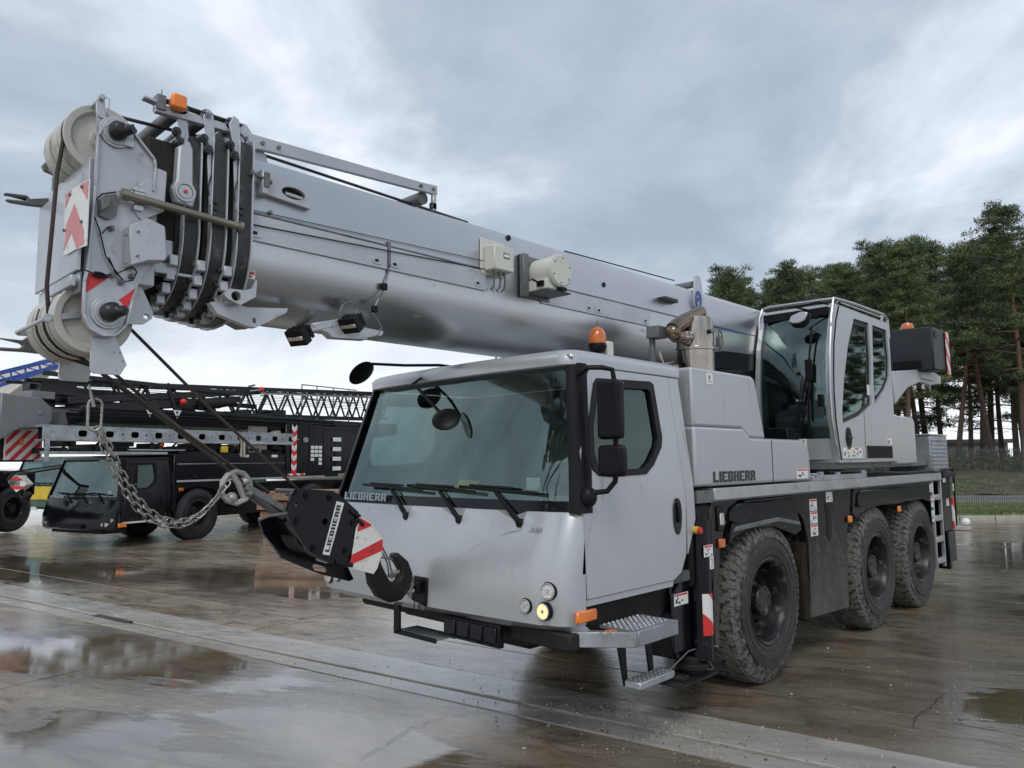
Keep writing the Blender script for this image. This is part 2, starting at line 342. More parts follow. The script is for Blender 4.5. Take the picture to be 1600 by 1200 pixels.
# ================================================================ SETTING
# wet concrete: stains, puddle film where the slab lies low
def concrete(name, light=0.0):
    k = NT(name); P0 = k.pos()
    rt = k.n('ShaderNodeMapping'); rt.inputs['Rotation'].default_value = (0, 0, radians(-22)); k.l(P0, rt.inputs[0]); P = rt.outputs[0]      # streaks run the way the water drains
    big = k.noise(0.30, 4, 0.55, P, dist=0.5); med = k.noise(1.1, 9, 0.70, P, sc=(.55, 1.7, 1), dist=0.5); stk = k.noise(2.0, 10, 0.72, P, sc=(.6, 1.7, 1), dist=1.3); fin = k.noise(34, 6, 0.78, P)
    def blob(cx, cy, rx, ry, ang=10):
        mp = k.n('ShaderNodeMapping', vector_type='TEXTURE'); mp.inputs['Location'].default_value = (cx, cy, 0); mp.inputs['Rotation'].default_value = (0, 0, radians(ang)); mp.inputs['Scale'].default_value = (rx, ry, 1)
        k.l(P0, mp.inputs[0]); ln = k.n('ShaderNodeVectorMath', operation='LENGTH')
        m2 = k.n('ShaderNodeVectorMath', operation='MULTIPLY'); m2.inputs[1].default_value = (1, 1, 0); k.l(mp.outputs[0], m2.inputs[0]); k.l(m2.outputs[0], ln.inputs[0])
        return k.mr(ln.outputs['Value'], 0.1, 1.5, 0.34, 0)
    acc = None
    for b in [(-5.2, -1.0, 3.0, 1.0, 22), (-1.5, -0.8, 1.7, 0.7, 20), (-2.6, -1.9, 2.4, 0.9, 25), (-7.8, 2.4, 3.4, 1.3, 12), (-13, 0.2, 5, 1.6, 15), (2.2, 7.5, 2.6, 2.2, 55), (1.8, 3.4, 1.4, 0.8, 40), (2.4, 13.5, 4, 5, 50)]:
        v = blob(*b); acc = v if acc is None else k.mathn('MAXIMUM', acc, v)
    wet = k.mathn('ADD', k.mathn('ADD', k.mathn('MULTIPLY', big, 0.55), k.mathn('MULTIPLY', med, 0.62)), k.mathn('ADD', acc, -0.10*light))
    pud = k.mr(wet, 0.80, 0.845, 0, 1); damp = k.mr(wet, 0.62, 0.82, 0, 1)                         # standing water, feathered
    c = k.mix(k.mr(med, 0.36, 0.62), (0.150, 0.108, 0.065), (0.42, 0.355, 0.27))
    c = k.mix(k.mr(stk, 0.50, 0.64), c, (0.080, 0.055, 0.032))
    c = k.mix(k.mathn('MULTIPLY', k.mr(stk, 0.30, 0.42, 1, 0), 0.62), c, (0.56, 0.50, 0.41))
    tan = k.mr(k.noise(0.55, 6, 0.65, P, sc=(.7, 1.3, 1), dist=0.8), 0.50, 0.60); c = k.mix(k.mathn('MULTIPLY', tan, 0.55), c, (0.33, 0.225, 0.10))
    oil = k.mr(k.noise(0.8, 5, 0.6, P, sc=(.6, 1.4, 1), dist=1.0), 0.55, 0.68); c = k.mix(k.mathn('MULTIPLY', oil, 0.55), c, (0.060, 0.050, 0.040))
    sx = k.n('ShaderNodeSeparateXYZ'); k.l(P0, sx.inputs[0]); side = k.mr(k.mathn('ADD', sx.outputs[0], k.mathn('MULTIPLY', big, 1.6)), -0.9, 1.3); c = k.mix(k.mathn('MULTIPLY', side, 0.66), c, (0.050, 0.038, 0.024))    # darker brown towards the right-hand side of the yard
    grn = k.mr(fin, 0.3, 0.75); c = k.mix(k.mathn('MULTIPLY', grn, 0.14), c, (0.34, 0.31, 0.26))
    rnd = k.n('ShaderNodeObjectInfo').outputs['Random']
    c = k.mix(k.mathn('MULTIPLY', rnd, 0.14), c, (0.30, 0.275, 0.24))
    if light: c = k.mix(k.mathn('MULTIPLY', k.mr(med, .3, .7, .55, 1), light), c, (0.56, 0.54, 0.51))
    c = k.mix(k.mathn('MULTIPLY', damp, 0.55), c, (0.092, 0.066, 0.038))
    k.l(c, k.b.inputs['Base Color'])
    rg = k.mathn('ADD', k.mr(stk, 0.3, 0.7, 0.34, 0.10), k.mathn('MULTIPLY', grn, 0.08))
    x = k.n('ShaderNodeMix', data_type='FLOAT'); k.l(pud, x.inputs[0]); k.l(rg, x.inputs[2]); x.inputs[3].default_value = 0.03; k.l(x.outputs[0], k.b.inputs['Roughness'])
    k.b.inputs['IOR'].default_value = 1.5; k.b.inputs['Specular IOR Level'].default_value = 0.6
    k.l(k.mr(damp, 0, 1, 0.55, 1.0), k.b.inputs['Coat Weight']); x2 = k.n('ShaderNodeMix', data_type='FLOAT'); k.l(pud, x2.inputs[0]); k.l(k.mr(k.noise(2.6, 8, 0.7, P, sc=(.6, 1.6, 1)), 0.40, 0.66, 0.02, 0.20), x2.inputs[2]); x2.inputs[3].default_value = 0.012
    k.l(x2.outputs[0], k.b.inputs['Coat Roughness']); k.b.inputs['Coat IOR'].default_value = 1.42
    h = k.mathn('ADD', k.mathn('MULTIPLY', fin, 0.5), k.mathn('MULTIPLY', k.noise(6, 6, 0.65, P), 1.0))
    bm = k.bump(h, 0.4, 0.006); inv = k.mr(pud, 0, 1, 0.42, 0.03); k.l(inv, bm.inputs['Strength'])
    rip = k.n('ShaderNodeBump'); rip.inputs['Distance'].default_value = 0.012; k.l(k.mr(pud, 0, 1, 0.30, 0.05), rip.inputs['Strength']); k.l(k.noise(9, 6, 0.6, P, sc=(.6, 1.6, 1)), rip.inputs['Height']); k.l(rip.outputs[0], k.b.inputs['Coat Normal'])
    return k.m
CONC = concrete('wet_concrete'); CONL = concrete('channel_concrete', 0.7)
JOIN = mat('joint_sludge', (0.035, 0.03, 0.025), 0.5, 0, 0.3)
yard = MB().grid(lambda a, b: (-400+800*a, -300+800*b, -0.035), 8, 8).build('yard_ground', JOIN, smooth=0); yard['kind'] = 'structure'
apron = MB().box(-400, -42, -120, 300, -0.03, -0.006).box(-42, 60, -120, -13.5, -0.03, -0.006).box(48, 90, -13.5, 60, -0.03, -0.006).build('outer_concrete', CONC, smooth=0); apron['kind'] = 'structure'
A_ = radians(10.3); E1 = Vector((cos(A_), sin(A_), 0)); E2 = Vector((-sin(A_), cos(A_), 0)); G0 = Vector((-2.5, 0.99, 0))
def slab(u0, u1, v0, v1, gap=0.006, dz=0.0, parent=yard, mt=CONC):
    """one cast slab with uneven, slightly broken arrises"""
    L = []; random.seed(int(u0*31+v0*77) & 0xffff)
    near = abs((u0+u1)/2) < 12 and -4 < (v0+v1)/2 < 8
    def edge(a, b, nrm):
        n = (26 if near else 3) if abs(a[0]-b[0])+abs(a[1]-b[1]) < 9 else 90
        for i in range(n):
            t = i/n; p = (a[0]+(b[0]-a[0])*t, a[1]+(b[1]-a[1])*t); d = gap+(abs(random.gauss(0, 0.004))+(0.012 if random.random() < .06 else 0) if near and i else 0)
            L.append((p[0]+nrm[0]*d, p[1]+nrm[1]*d))
    edge((u0, v0), (u1, v0), (0, 1)); edge((u1, v0), (u1, v1), (-1, 0)); edge((u1, v1), (u0, v1), (0, -1)); edge((u0, v1), (u0, v0), (1, 0))
    P = [G0+E1*a+E2*b for a, b in L]
    z = dz+random.uniform(-0.0025, 0.0025)
    o = MB().prism([(p.x, p.y) for p in P], 'z', -0.033, z).build('concrete_slab', mt, parent, smooth=0, bevel=0.004 if near else 0)
    return o
rows = [-12.0, -6.3, -0.73]; 
vs_ = [(-17.6, -12.0), (-12.0, -6.3), (-6.3, -0.73), (0.80, 6.4), (6.4, 12.0), (12.0, 17.6), (17.6, 23.2), (23.2, 28.8), (28.8, 34.4)]
for (a, b) in vs_:
    for i in range(-4, 5):
        slab(-2.79+11.2*(i-1), -2.79+11.2*i, a, b)
for i in range(-4, 5):
    u0 = -2.79+11.2*(i-1)
    slab(u0, u0+11.2, 0.0, 0.80, 0.006)
    slab(u0, u0+11.2, -0.47, 0.0, 0.005, 0.004, mt=CONL); slab(u0, u0+11.2, -0.73, -0.51, 0.005, 0.004, mt=CONL)
m = MB(); p = G0+E1*(-5.2)+E2*(-.49); q = G0+E1*(-4.4)+E2*(-.49); m.beam((p.x, p.y, .004), (q.x, q.y, .004), .10, .012).build('channel_bar', mat('rusted_iron', (.05, .045, .04), .4, .4, .2), yard, bevel=.003)
# hairline cracks: narrow ragged sheets of dark filler lying in the surface
ck = MB()
def crack(pts, w):
    P = []; random.seed(len(pts)+int(w*1e5))
    for i in range(len(pts)-1):
        a, b = Vector((*pts[i], 0)), Vector((*pts[i+1], 0)); n = max(3, int((b-a).length/0.05))
        for j in range(n): 
            q = a.lerp(b, j/n); P.append(Vector((q.x+random.gauss(0, .009), q.y+random.gauss(0, .009), 0)))
    v = []; 
    for i, p in enumerate(P):
        t = (P[min(i+1, len(P)-1)]-P[max(i-1, 0)]).normalized(); nrm = Vector((-t.y, t.x, 0)); ww = w*random.uniform(.4, 1.4)
        v += [(p.x+nrm.x*ww, p.y+nrm.y*ww, 0.0075), (p.x-nrm.x*ww, p.y-nrm.y*ww, 0.0075)]
    ck.add(v, [(2*i, 2*i+1, 2*i+3, 2*i+2) for i in range(len(P)-1)])
crack([(1.138,2.191),(1.090,2.465),(1.110,2.710),(1.099,3.026),(1.083,3.273)], 0.004)
crack([(-3.213,-0.861),(-3.152,-0.390),(-2.623,-0.098),(-1.891,0.131)], 0.002)
crack([(-1.242,-0.788),(-1.449,-0.216),(-1.447,0.142),(-1.317,0.414)], 0.002)
crack([(1.166,2.020),(1.500,2.232),(1.784,2.254)], 0.003)
ck.build('crack', JOIN, yard, smooth=0)
# grit and pebbles washed over the slabs
random.seed(3); pb = MB()
def pebble(x, y, r, m):
    vs = []
    for i in range(8):
        sx, sy, sz = (1 if i & 1 else -1), (1 if i & 2 else -1), (1 if i & 4 else -1)
        q = Vector((sx, sy, sz*.6)).normalized()*r*random.uniform(.7, 1.2); vs.append((x+q.x, y+q.y, 0.006+r*.4+q.z))
    pb.add(vs, [(0, 2, 3, 1), (4, 5, 7, 6), (0, 1, 5, 4), (2, 6, 7, 3), (0, 4, 6, 2), (1, 3, 7, 5)], m)
for i in range(1500):
    a = random.random()
    if a < .45: x, y = random.gauss(-.2, .7), random.gauss(.95, .28)
    elif a < .6: x, y = random.gauss(1.2, 1.0), random.gauss(2.6, 1.2)
    elif a < .8: u = random.uniform(-7, 5); p = G0+E1*u+E2*random.gauss(-.3, .35); x, y = p.x, p.y
    else: x, y = random.uniform(-8, 4), random.uniform(-1.5, 8)
    pebble(x, y, random.choice([.002, .003, .004, .005, .007]) if random.random() < .97 else .012, random.choice([0, 0, 1, 2]))
pb = pb.build('grit', [mat('pebble_pale', (0.50, 0.46, 0.38), .6), mat('pebble_grey', (0.22, 0.21, 0.2), .6), mat('pebble_brown', (0.12, 0.08, 0.05), .6)], smooth=0)
pb['kind'] = 'stuff'; tag(pb, 'pale and brown grit scattered over the wet concrete', 'grit')

# ---- kerb, verge, lane, bank behind the yard (frame along the kerb)
KO = Vector((-3.08, 21.69, 0)); KR = Vector((0.793, 0.609, 0)); KN = Vector((-0.609, 0.793, 0))
def kp(s, n, z=0): p = KO+KR*s+KN*n; return (p.x, p.y, z)
def kstrip(name, s0, s1, n0, n1, z0, z1, m, ns=40, nn_=8, rough=0.0, zf=None):
    g = MB().grid(lambda a, b: kp(s0+(s1-s0)*a, n0+(n1-n0)*b, z0+(z1-z0)*b+(rough*noise.noise(Vector((s0+(s1-s0)*a, (n0+(n1-n0)*b), 0))*0.6) if rough else 0)), ns, nn_)
    o = g.build(name, m); o['kind'] = 'structure'; return o
k = NT('short_grass_soil'); P = k.pos(); c = k.mix(k.mr(k.noise(2.5, 8, .7, P), .35, .65), (0.07, 0.11, 0.018), (0.20, 0.24, 0.05)); c = k.mix(k.mr(k.noise(.9, 5, .6, P), .55, .7), c, (0.12, 0.09, 0.05)); k.l(c, k.b.inputs['Base Color']); k.b.inputs['Roughness'].default_value = .9; k.bump(k.noise(30, 4, .7, P), .8, .05); GRS = k.m
k = NT('forest_floor'); P = k.pos(); c = k.mix(k.mr(k.noise(1.2, 8, .7, P), .35, .65), (0.055, 0.045, 0.025), (0.15, 0.12, 0.075)); c = k.mix(k.mr(k.noise(.5, 5, .6, P), .5, .62), c, (0.06, 0.075, 0.025)); k.l(c, k.b.inputs['Base Color']); k.b.inputs['Roughness'].default_value = .95; k.bump(k.noise(12, 4, .7, P), .8, .08); FLR = k.m
LANE = mat('lane_asphalt', (0.24, 0.245, 0.25), .35, 0, .1)
KERB = mat('kerb_stone', (0.34, 0.33, 0.31), .5, 0, .15)
kstrip('verge', -14, 48, 0.15, 7.4, 0.10, 0.06, GRS, 60, 10, 0.03)
kstrip('lane', -14, 48, 7.4, 13.0, 0.065, 0.065, LANE, 10, 2)
kstrip('bank', -14, 60, 13.0, 21.0, 0.05, 0.95, FLR, 60, 12, 0.25)
kstrip('forest_ground', -40, 110, 21.0, 140, 0.9, 1.5, FLR, 40, 20, 0.5)
kroot = MB().add([kp(-14, -.02, -.03), kp(48, -.02, -.03), kp(48, .14, -.03), kp(-14, .14, -.03)], [(0, 1, 2, 3)]).build('kerb', KERB, smooth=0); kroot['kind'] = 'structure'
for i in range(62):
    a, b = -14+i+.01, -13+i-.01
    P4 = [kp(a, 0), kp(b, 0), kp(b, .13), kp(a, .13)]
    MB().prism([(p[0], p[1]) for p in P4], 'z', -.03, .115).build('kerbstone', KERB, kroot, smooth=0, bevel=.015)
# grass blades on verge and bank
random.seed(5); gb = MB()
for i in range(26000):
    s = random.uniform(-6, 14); n = random.uniform(.2, 7.3) if i % 5 else random.uniform(13, 20)
    z = .1-.0055*n if n < 8 else .05+(n-13)/8*.9
    h = random.uniform(.05, .13); a = random.uniform(0, pi); d = .02; l = random.uniform(-.05, .05)
    p = kp(s, n, z-.02); gb.add([(p[0]-cos(a)*d, p[1]-sin(a)*d, p[2]), (p[0]+cos(a)*d, p[1]+sin(a)*d, p[2]), (p[0]+l, p[1]+l, p[2]+h)], [(0, 1, 2)], 0 if random.random() < .7 else 1)
gb = gb.build('grass', [mat('grass_blade', (0.15, 0.21, 0.04), .7, 0, .3), mat('grass_straw', (0.34, 0.31, 0.13), .8, 0, .3)], smooth=0)
gb['kind'] = 'stuff'; tag(gb, 'short tufty grass on the strip behind the wire fence', 'grass')
# ---- wire mesh fence just behind the kerb
FNC = mat('fence_wire_green_grey', (0.07, 0.09, 0.09), .5, .3, .1)
fence = thing('mesh_fence', 'green grey wire mesh fence along the edge of the yard, right of the crane', 'fence', kp(0, .6, 0.09))
for i in range(-3, 14):
    s0 = i*2.5
    pm = MB()
    for j in range(49):
        a = kp(s0+.05+j*.05, .62); pm.box(a[0]-.0065, a[0]+.0065, a[1]-.0065, a[1]+.0065, .13, 2.12)
    for j in range(10):
        z = .16+j*.21; pm.beam(kp(s0+.03, .612, z), kp(s0+2.47, .612, z), .012, .013); 
    pm.build('wire_panel', FNC, fence, smooth=0)
    p = kp(s0, .66); MB().box(p[0]-.03, p[0]+.03, p[1]-.02, p[1]+.02, .05, 2.16).build('post', FNC, fence, smooth=0)

# ---- pines
k = NT('pine_needles'); rnd = k.n('ShaderNodeObjectInfo').outputs['Random']; nz_ = k.noise(0.9, 3, .6)
c = k.mix(k.mr(nz_, .3, .7), (0.050, 0.085, 0.036), (0.165, 0.205, 0.088)); c = k.mix(k.mathn('MULTIPLY', rnd, .5), c, (0.05, 0.07, 0.03)); k.l(c, k.b.inputs['Base Color']); k.b.inputs['Roughness'].default_value = .75; NEED = k.m
k = NT('pine_bark'); ps = k.n('ShaderNodeSeparateXYZ'); k.l(k.pos(True), ps.inputs[0]); hz = k.mr(ps.outputs[2], 2, 9)
c = k.mix(k.noise(5, 8, .7, sc=(1, 1, .3)), (0.035, 0.028, 0.024), (0.13, 0.10, 0.08)); c2 = k.mix(k.noise(3, 6, .7), (0.13, 0.065, 0.035), (0.24, 0.13, 0.075)); c = k.mix(k.mathn('MULTIPLY', hz, .8), c, c2); k.l(c, k.b.inputs['Base Color']); k.b.inputs['Roughness'].default_value = .95; k.bump(k.noise(14, 6, .7, sc=(1, 1, .25)), 1.0, .03); BARK = k.m
def pine_mesh(seed, H=16.0, lean=0.05, low=0.42, dens=1.0):
    random.seed(seed); R = random
    tk = MB(); lx, ly = R.uniform(-1, 1)*lean, R.uniform(-1, 1)*lean; ph = R.uniform(0, 6); 
    def axis(t): return Vector((lx*H*t+.25*sin(ph+t*5)*t, ly*H*t+.2*cos(ph+t*4)*t, H*t))
    P = [axis(i/12) for i in range(13)]; tk.tube(P, [.18*(1-.86*(i/12))*(1.25 if i == 0 else 1) for i in range(13)], 9)
    cl = []
    nb = int(34*dens)
    for i in range(nb):
        t = low+(1-low)*(i/nb)**.85; a = i*2.4+R.uniform(-.5, .5); rel = (t-low)/(1-low)
        L = (.55+2.75*(1-rel)**.9*min(1, rel*3+.5))*R.uniform(.55, 1.2); b = axis(t); up = .15+.5*rel
        e_ = b+Vector((cos(a)*L, sin(a)*L, L*up*R.uniform(.4, 1.2))); mid = b.lerp(e_, .55)-Vector((0, 0, .12*L))
        tk.tube([b, mid, e_], [.06*(1.1-rel), .035, .01], 4)
        for j in range(int(4+L*2.6)):
            q = b.lerp(e_, R.uniform(.4, 1.0))+Vector((R.gauss(0, .3), R.gauss(0, .3), R.gauss(.1, .16)))
            cl.append((q, R.uniform(.24, .52)))
    for i in range(int(9)):                                  # dead stubs on the clear trunk
        t = R.uniform(.15, low); a = R.uniform(0, 6.3); L = R.uniform(.4, 1.6); b = axis(t); tk.tube([b, b+Vector((cos(a)*L, sin(a)*L, R.uniform(-.2, .3)))], [.025, .006], 3)
    for i in range(8): cl.append((axis(R.uniform(.93, 1.01))+Vector((R.gauss(0, .3), R.gauss(0, .3), R.gauss(0, .2))), .42))
    fo = MB(); v = []; f = []
    for (c, r) in cl:
        for _ in range(int(92*r/.45)):
            d = Vector((R.gauss(0, 1), R.gauss(0, 1), R.gauss(0, .55))).normalized()*r*R.random()**.45; q = c+Vector((d.x, d.y, d.z*.6))
            n_ = (d+Vector((R.gauss(0, .5), R.gauss(0, .5), .4+R.gauss(0, .4)))).normalized(); s_ = n_.orthogonal().normalized(); s_ = (s_*cos(a)+n_.cross(s_)*sin(a)); L = R.uniform(.12, .28); w_ = R.uniform(.014, .034); a += 1.3
            k0 = len(v); v += [q-s_*w_, q+s_*w_, q+n_*L]; f.append((k0, k0+1, k0+2))
    fo.v = [tuple(q) for q in v]; fo.f = f; fo.m = [0]*len(f)
    return tk, fo
PROT = []
for sd_, H_, ln, lo, dn in [(11, 16, .05, .34, 1.35), (23, 15, .12, .42, 1.25), (37, 17, .08, .28, 1.5), (41, 14.5, .16, .40, 1.2), (59, 13, .06, .16, 1.4)]:
    tk, fo = pine_mesh(sd_, H_, ln, lo, dn); PROT.append((tk, fo, H_, []))
def ray_at(u, w_):      # ground point w_ metres down the view, below image column u of a 1600 px wide picture
    d = _f+_r*((u-800)/1158); p = Vector((2.90, -3.64, 0))+d*(w_/1.0); return p
npine = 0
def pine(px, w_, top, kind, label, group, rot=None, wid=1.0):
    """w_ metres out; top = height of the tip in metres"""
    global npine
    tk, fo, H_, made = PROT[kind]; p = ray_at(px, w_); n_ = (p-KO).dot(KN); z0 = 0.85+.005*max(0, n_-21)
    if n_ < 21.5: p += KN*(22-n_)
    t = thing('pine_tree', label, 'tree', (p.x, p.y, z0), group)
    s_ = (top-z0)/H_
    if not made:
        ROOT['_'] = Vector((0, 0, 0)); a = tk.build('trunk', BARK, None); b = fo.build('crown', NEED, None, smooth=0)
        made += [a, b]; kids = [a, b]
    else:
        kids = [o.copy() for o in made]; [COL.objects.link(o) for o in kids]
    for o in kids: o.parent = t
    t.rotation_euler[2] = rot if rot is not None else random.uniform(0, 6.28); t.scale = (s_*wid, s_*wid, s_); npine += 1
random.seed(77)
def tz(px, v, w_): return 1.9+(712-v)/1158*w_/cos(0.0)
spec = [(1622, 300, 41, 0, 'tallest pine at the far right edge, its crown reaching highest into the sky'),
        (1452, 338, 40, 2, 'broad dark pine with a leaning reddish trunk behind the black counterweight'),
        (1545, 372, 46, 1, 'pine with bare lower trunk between the two tallest pines'),
        (1425, 398, 47, 3, 'pine just left of the broad dark one, behind the orange beacon'),
        (1388, 382, 45, 0, 'pine whose pointed tip stands right of the operator cab roof'),
        (1327, 405, 47, 2, 'bushy pine rising right behind the operator cab roof'),
        (1272, 418, 50, 1, 'pine above the left side of the operator cab'),
        (1215, 432, 54, 3, 'small pine between the boom and the operator cab, second tree from the left'),
        (1160, 418, 50, 4, 'leftmost pine, standing out above the silver boom')]
for (px, v, w_, kd, lb) in spec: pine(px, w_, tz(px, v, w_), kd, lb, 'front row of pines', wid=1.15)
ORD = ['first', 'second', 'third', 'fourth', 'fifth', 'sixth', 'seventh', 'eighth', 'ninth', 'tenth', 'eleventh', 'twelfth', 'thirteenth']
cnt = {}
for i in range(30):
    px = 1085+i*19+random.uniform(-5, 5); w_ = random.uniform(56, 82); v = 452-(px-1100)*.15+random.uniform(-14, 22)
    seg = 'above the rear end of the silver boom' if px < 1190 else 'above the operator cab roof' if px < 1395 else 'behind the black counterweight' if px < 1487 else 'right of the crane tail'
    cnt[seg] = cnt.get(seg, 0)+1
    pine(px, w_, tz(px, v, w_), i % 5, 'deeper pine, %s from left %s' % (ORD[cnt[seg]-1], seg), 'deeper rows of pines', wid=1.1)
for i in range(6):
    px = 1612+i*40+random.uniform(-8, 8); w_ = random.uniform(40, 60); pine(px, w_, random.uniform(14, 18), i % 5, 'pine in the wood beyond the right edge of the front row', 'pines beyond the right edge')
for i in range(16):
    s = 19+i*4.6+random.uniform(-1.5, 1.5); n = random.uniform(22.5, 33); q = kp(s, n); d_ = Vector((q[0]-2.9, q[1]+3.64, 0)); w_ = d_.dot(_f); pine(800+1158*d_.dot(_r)/w_, w_, random.uniform(13, 18), i % 5, 'pine in the wood beyond the right edge of the front row', 'pines beyond the right edge')
# low shrubs and a long low building far behind the trunks
BLDW = mat('far_wall', (0.20, 0.19, 0.18), .8); BLDR = mat('far_roof', (0.10, 0.09, 0.09), .7)
for s0, n0, L_, H_, lb in [(14, 75, 26, 3.4, 'low grey building with a dark roof far behind the pine trunks at the right'), (-22, 95, 30, 3.0, 'low dark roofed shed far behind the pines, left of the wood')]:
    p = kp(s0, n0); t = thing('shed', lb, 'building', p)
    q = [kp(s0, n0), kp(s0+L_, n0), kp(s0+L_, n0+8), kp(s0, n0+8)]
    MB().prism([(a[0], a[1]) for a in q], 'z', .5, H_).build('wall', BLDW, t, smooth=0)
    q = [kp(s0-.4, n0-.4), kp(s0+L_+.4, n0-.4), kp(s0+L_+.4, n0+8.4), kp(s0-.4, n0+8.4)]
    MB().prism([(a[0], a[1]) for a in q], 'z', H_+.003, H_+.5).build('roof', BLDR, t, smooth=0)
    for j in range(8):
        a = kp(s0+1.5+j*3, n0-.03); b = kp(s0+2.9+j*3, n0-.03); c = kp(s0+2.9+j*3, n0+.05); d = kp(s0+1.5+j*3, n0+.05)
        MB().prism([(x[0], x[1]) for x in (a, b, c, d)], 'z', 1.5, 2.5).build('window', GLD, t, smooth=0)
random.seed(9)
sh = MB()
for i in range(16000):
    s = random.uniform(-14, 40); n = 22+abs(random.gauss(0, 5)); h = random.random()**2*1.3*(1+noise.noise(Vector((s*.5, n*.5, 0)))); p = kp(s, n, .9+h*.7); a = random.uniform(0, pi)
    r = random.uniform(.05, .13); sh.add([(p[0]-cos(a)*r, p[1]-sin(a)*r, p[2]), (p[0]+cos(a)*r, p[1]+sin(a)*r, p[2]+.05), (p[0], p[1], p[2]+.2)], [(0, 1, 2)], random.choice([0, 0, 1]))
sh = sh.build('undergrowth', [mat('bramble', (0.05, 0.055, 0.025), .9, 0, .4), mat('dry_bracken', (0.15, 0.10, 0.055), .9, 0, .3)], smooth=0); sh['kind'] = 'stuff'; tag(sh, 'brown and green undergrowth at the foot of the pines', 'undergrowth')

# ================================================================ CARRIER CAB (used for each crane that shows one)
XL = -2.54
def yfz(z):            # height -> y of the front skin at its middle
    T = [(.80, -.20), (.90, -.30), (1.2, -.31), (1.57, -.20), (1.60, -.19), (2.50, .0), (2.62, .06)]
    for (a, p), (b, q) in zip(T, T[1:]):
        if z <= b: return p+(q-p)*max(0, (z-a))/(b-a)
    return T[-1][1]
def xin(z): return 0.0 if z < 1.6 else .10*(z-1.6)
def bow(x, z=1.2):      # the nose is bowed in plan and the screen winds back slightly towards its far upper corner
    return .060*((x+1.27)/1.27)**2+(x+1.27)*(.045-(.085*(min(z, 2.55)-1.6)/.95 if z > 1.6 else 0))
def front_curve(z, rc=.13, n=5, dy=0.0, ins=0.0, mid=14, yr=0.0, xs=None):
    """plan outline of the front, from the right hand corner round to the other"""
    a, b = -xin(z)-ins, XL+xin(z)+ins; yf = yfz(z)+dy+ins; P = [(a, yr)]
    yc = yf+bow(a, z); yd = yf+bow(b, z)
    for i in range(n+1):
        t = pi/2*i/n; P.append((a-rc+rc*cos(t), yc+rc-rc*sin(t)))
    m = xs if xs else [a-rc+(b-a+2*rc)*i/mid for i in range(1, mid)]
    for x in m: P.append((x, yf+bow(x, z)))
    for i in range(n+1):
        t = pi/2*i/n; P.append((b+rc-rc*sin(t), yd+rc-rc*cos(t)))
    P.append((b, yr)); return P
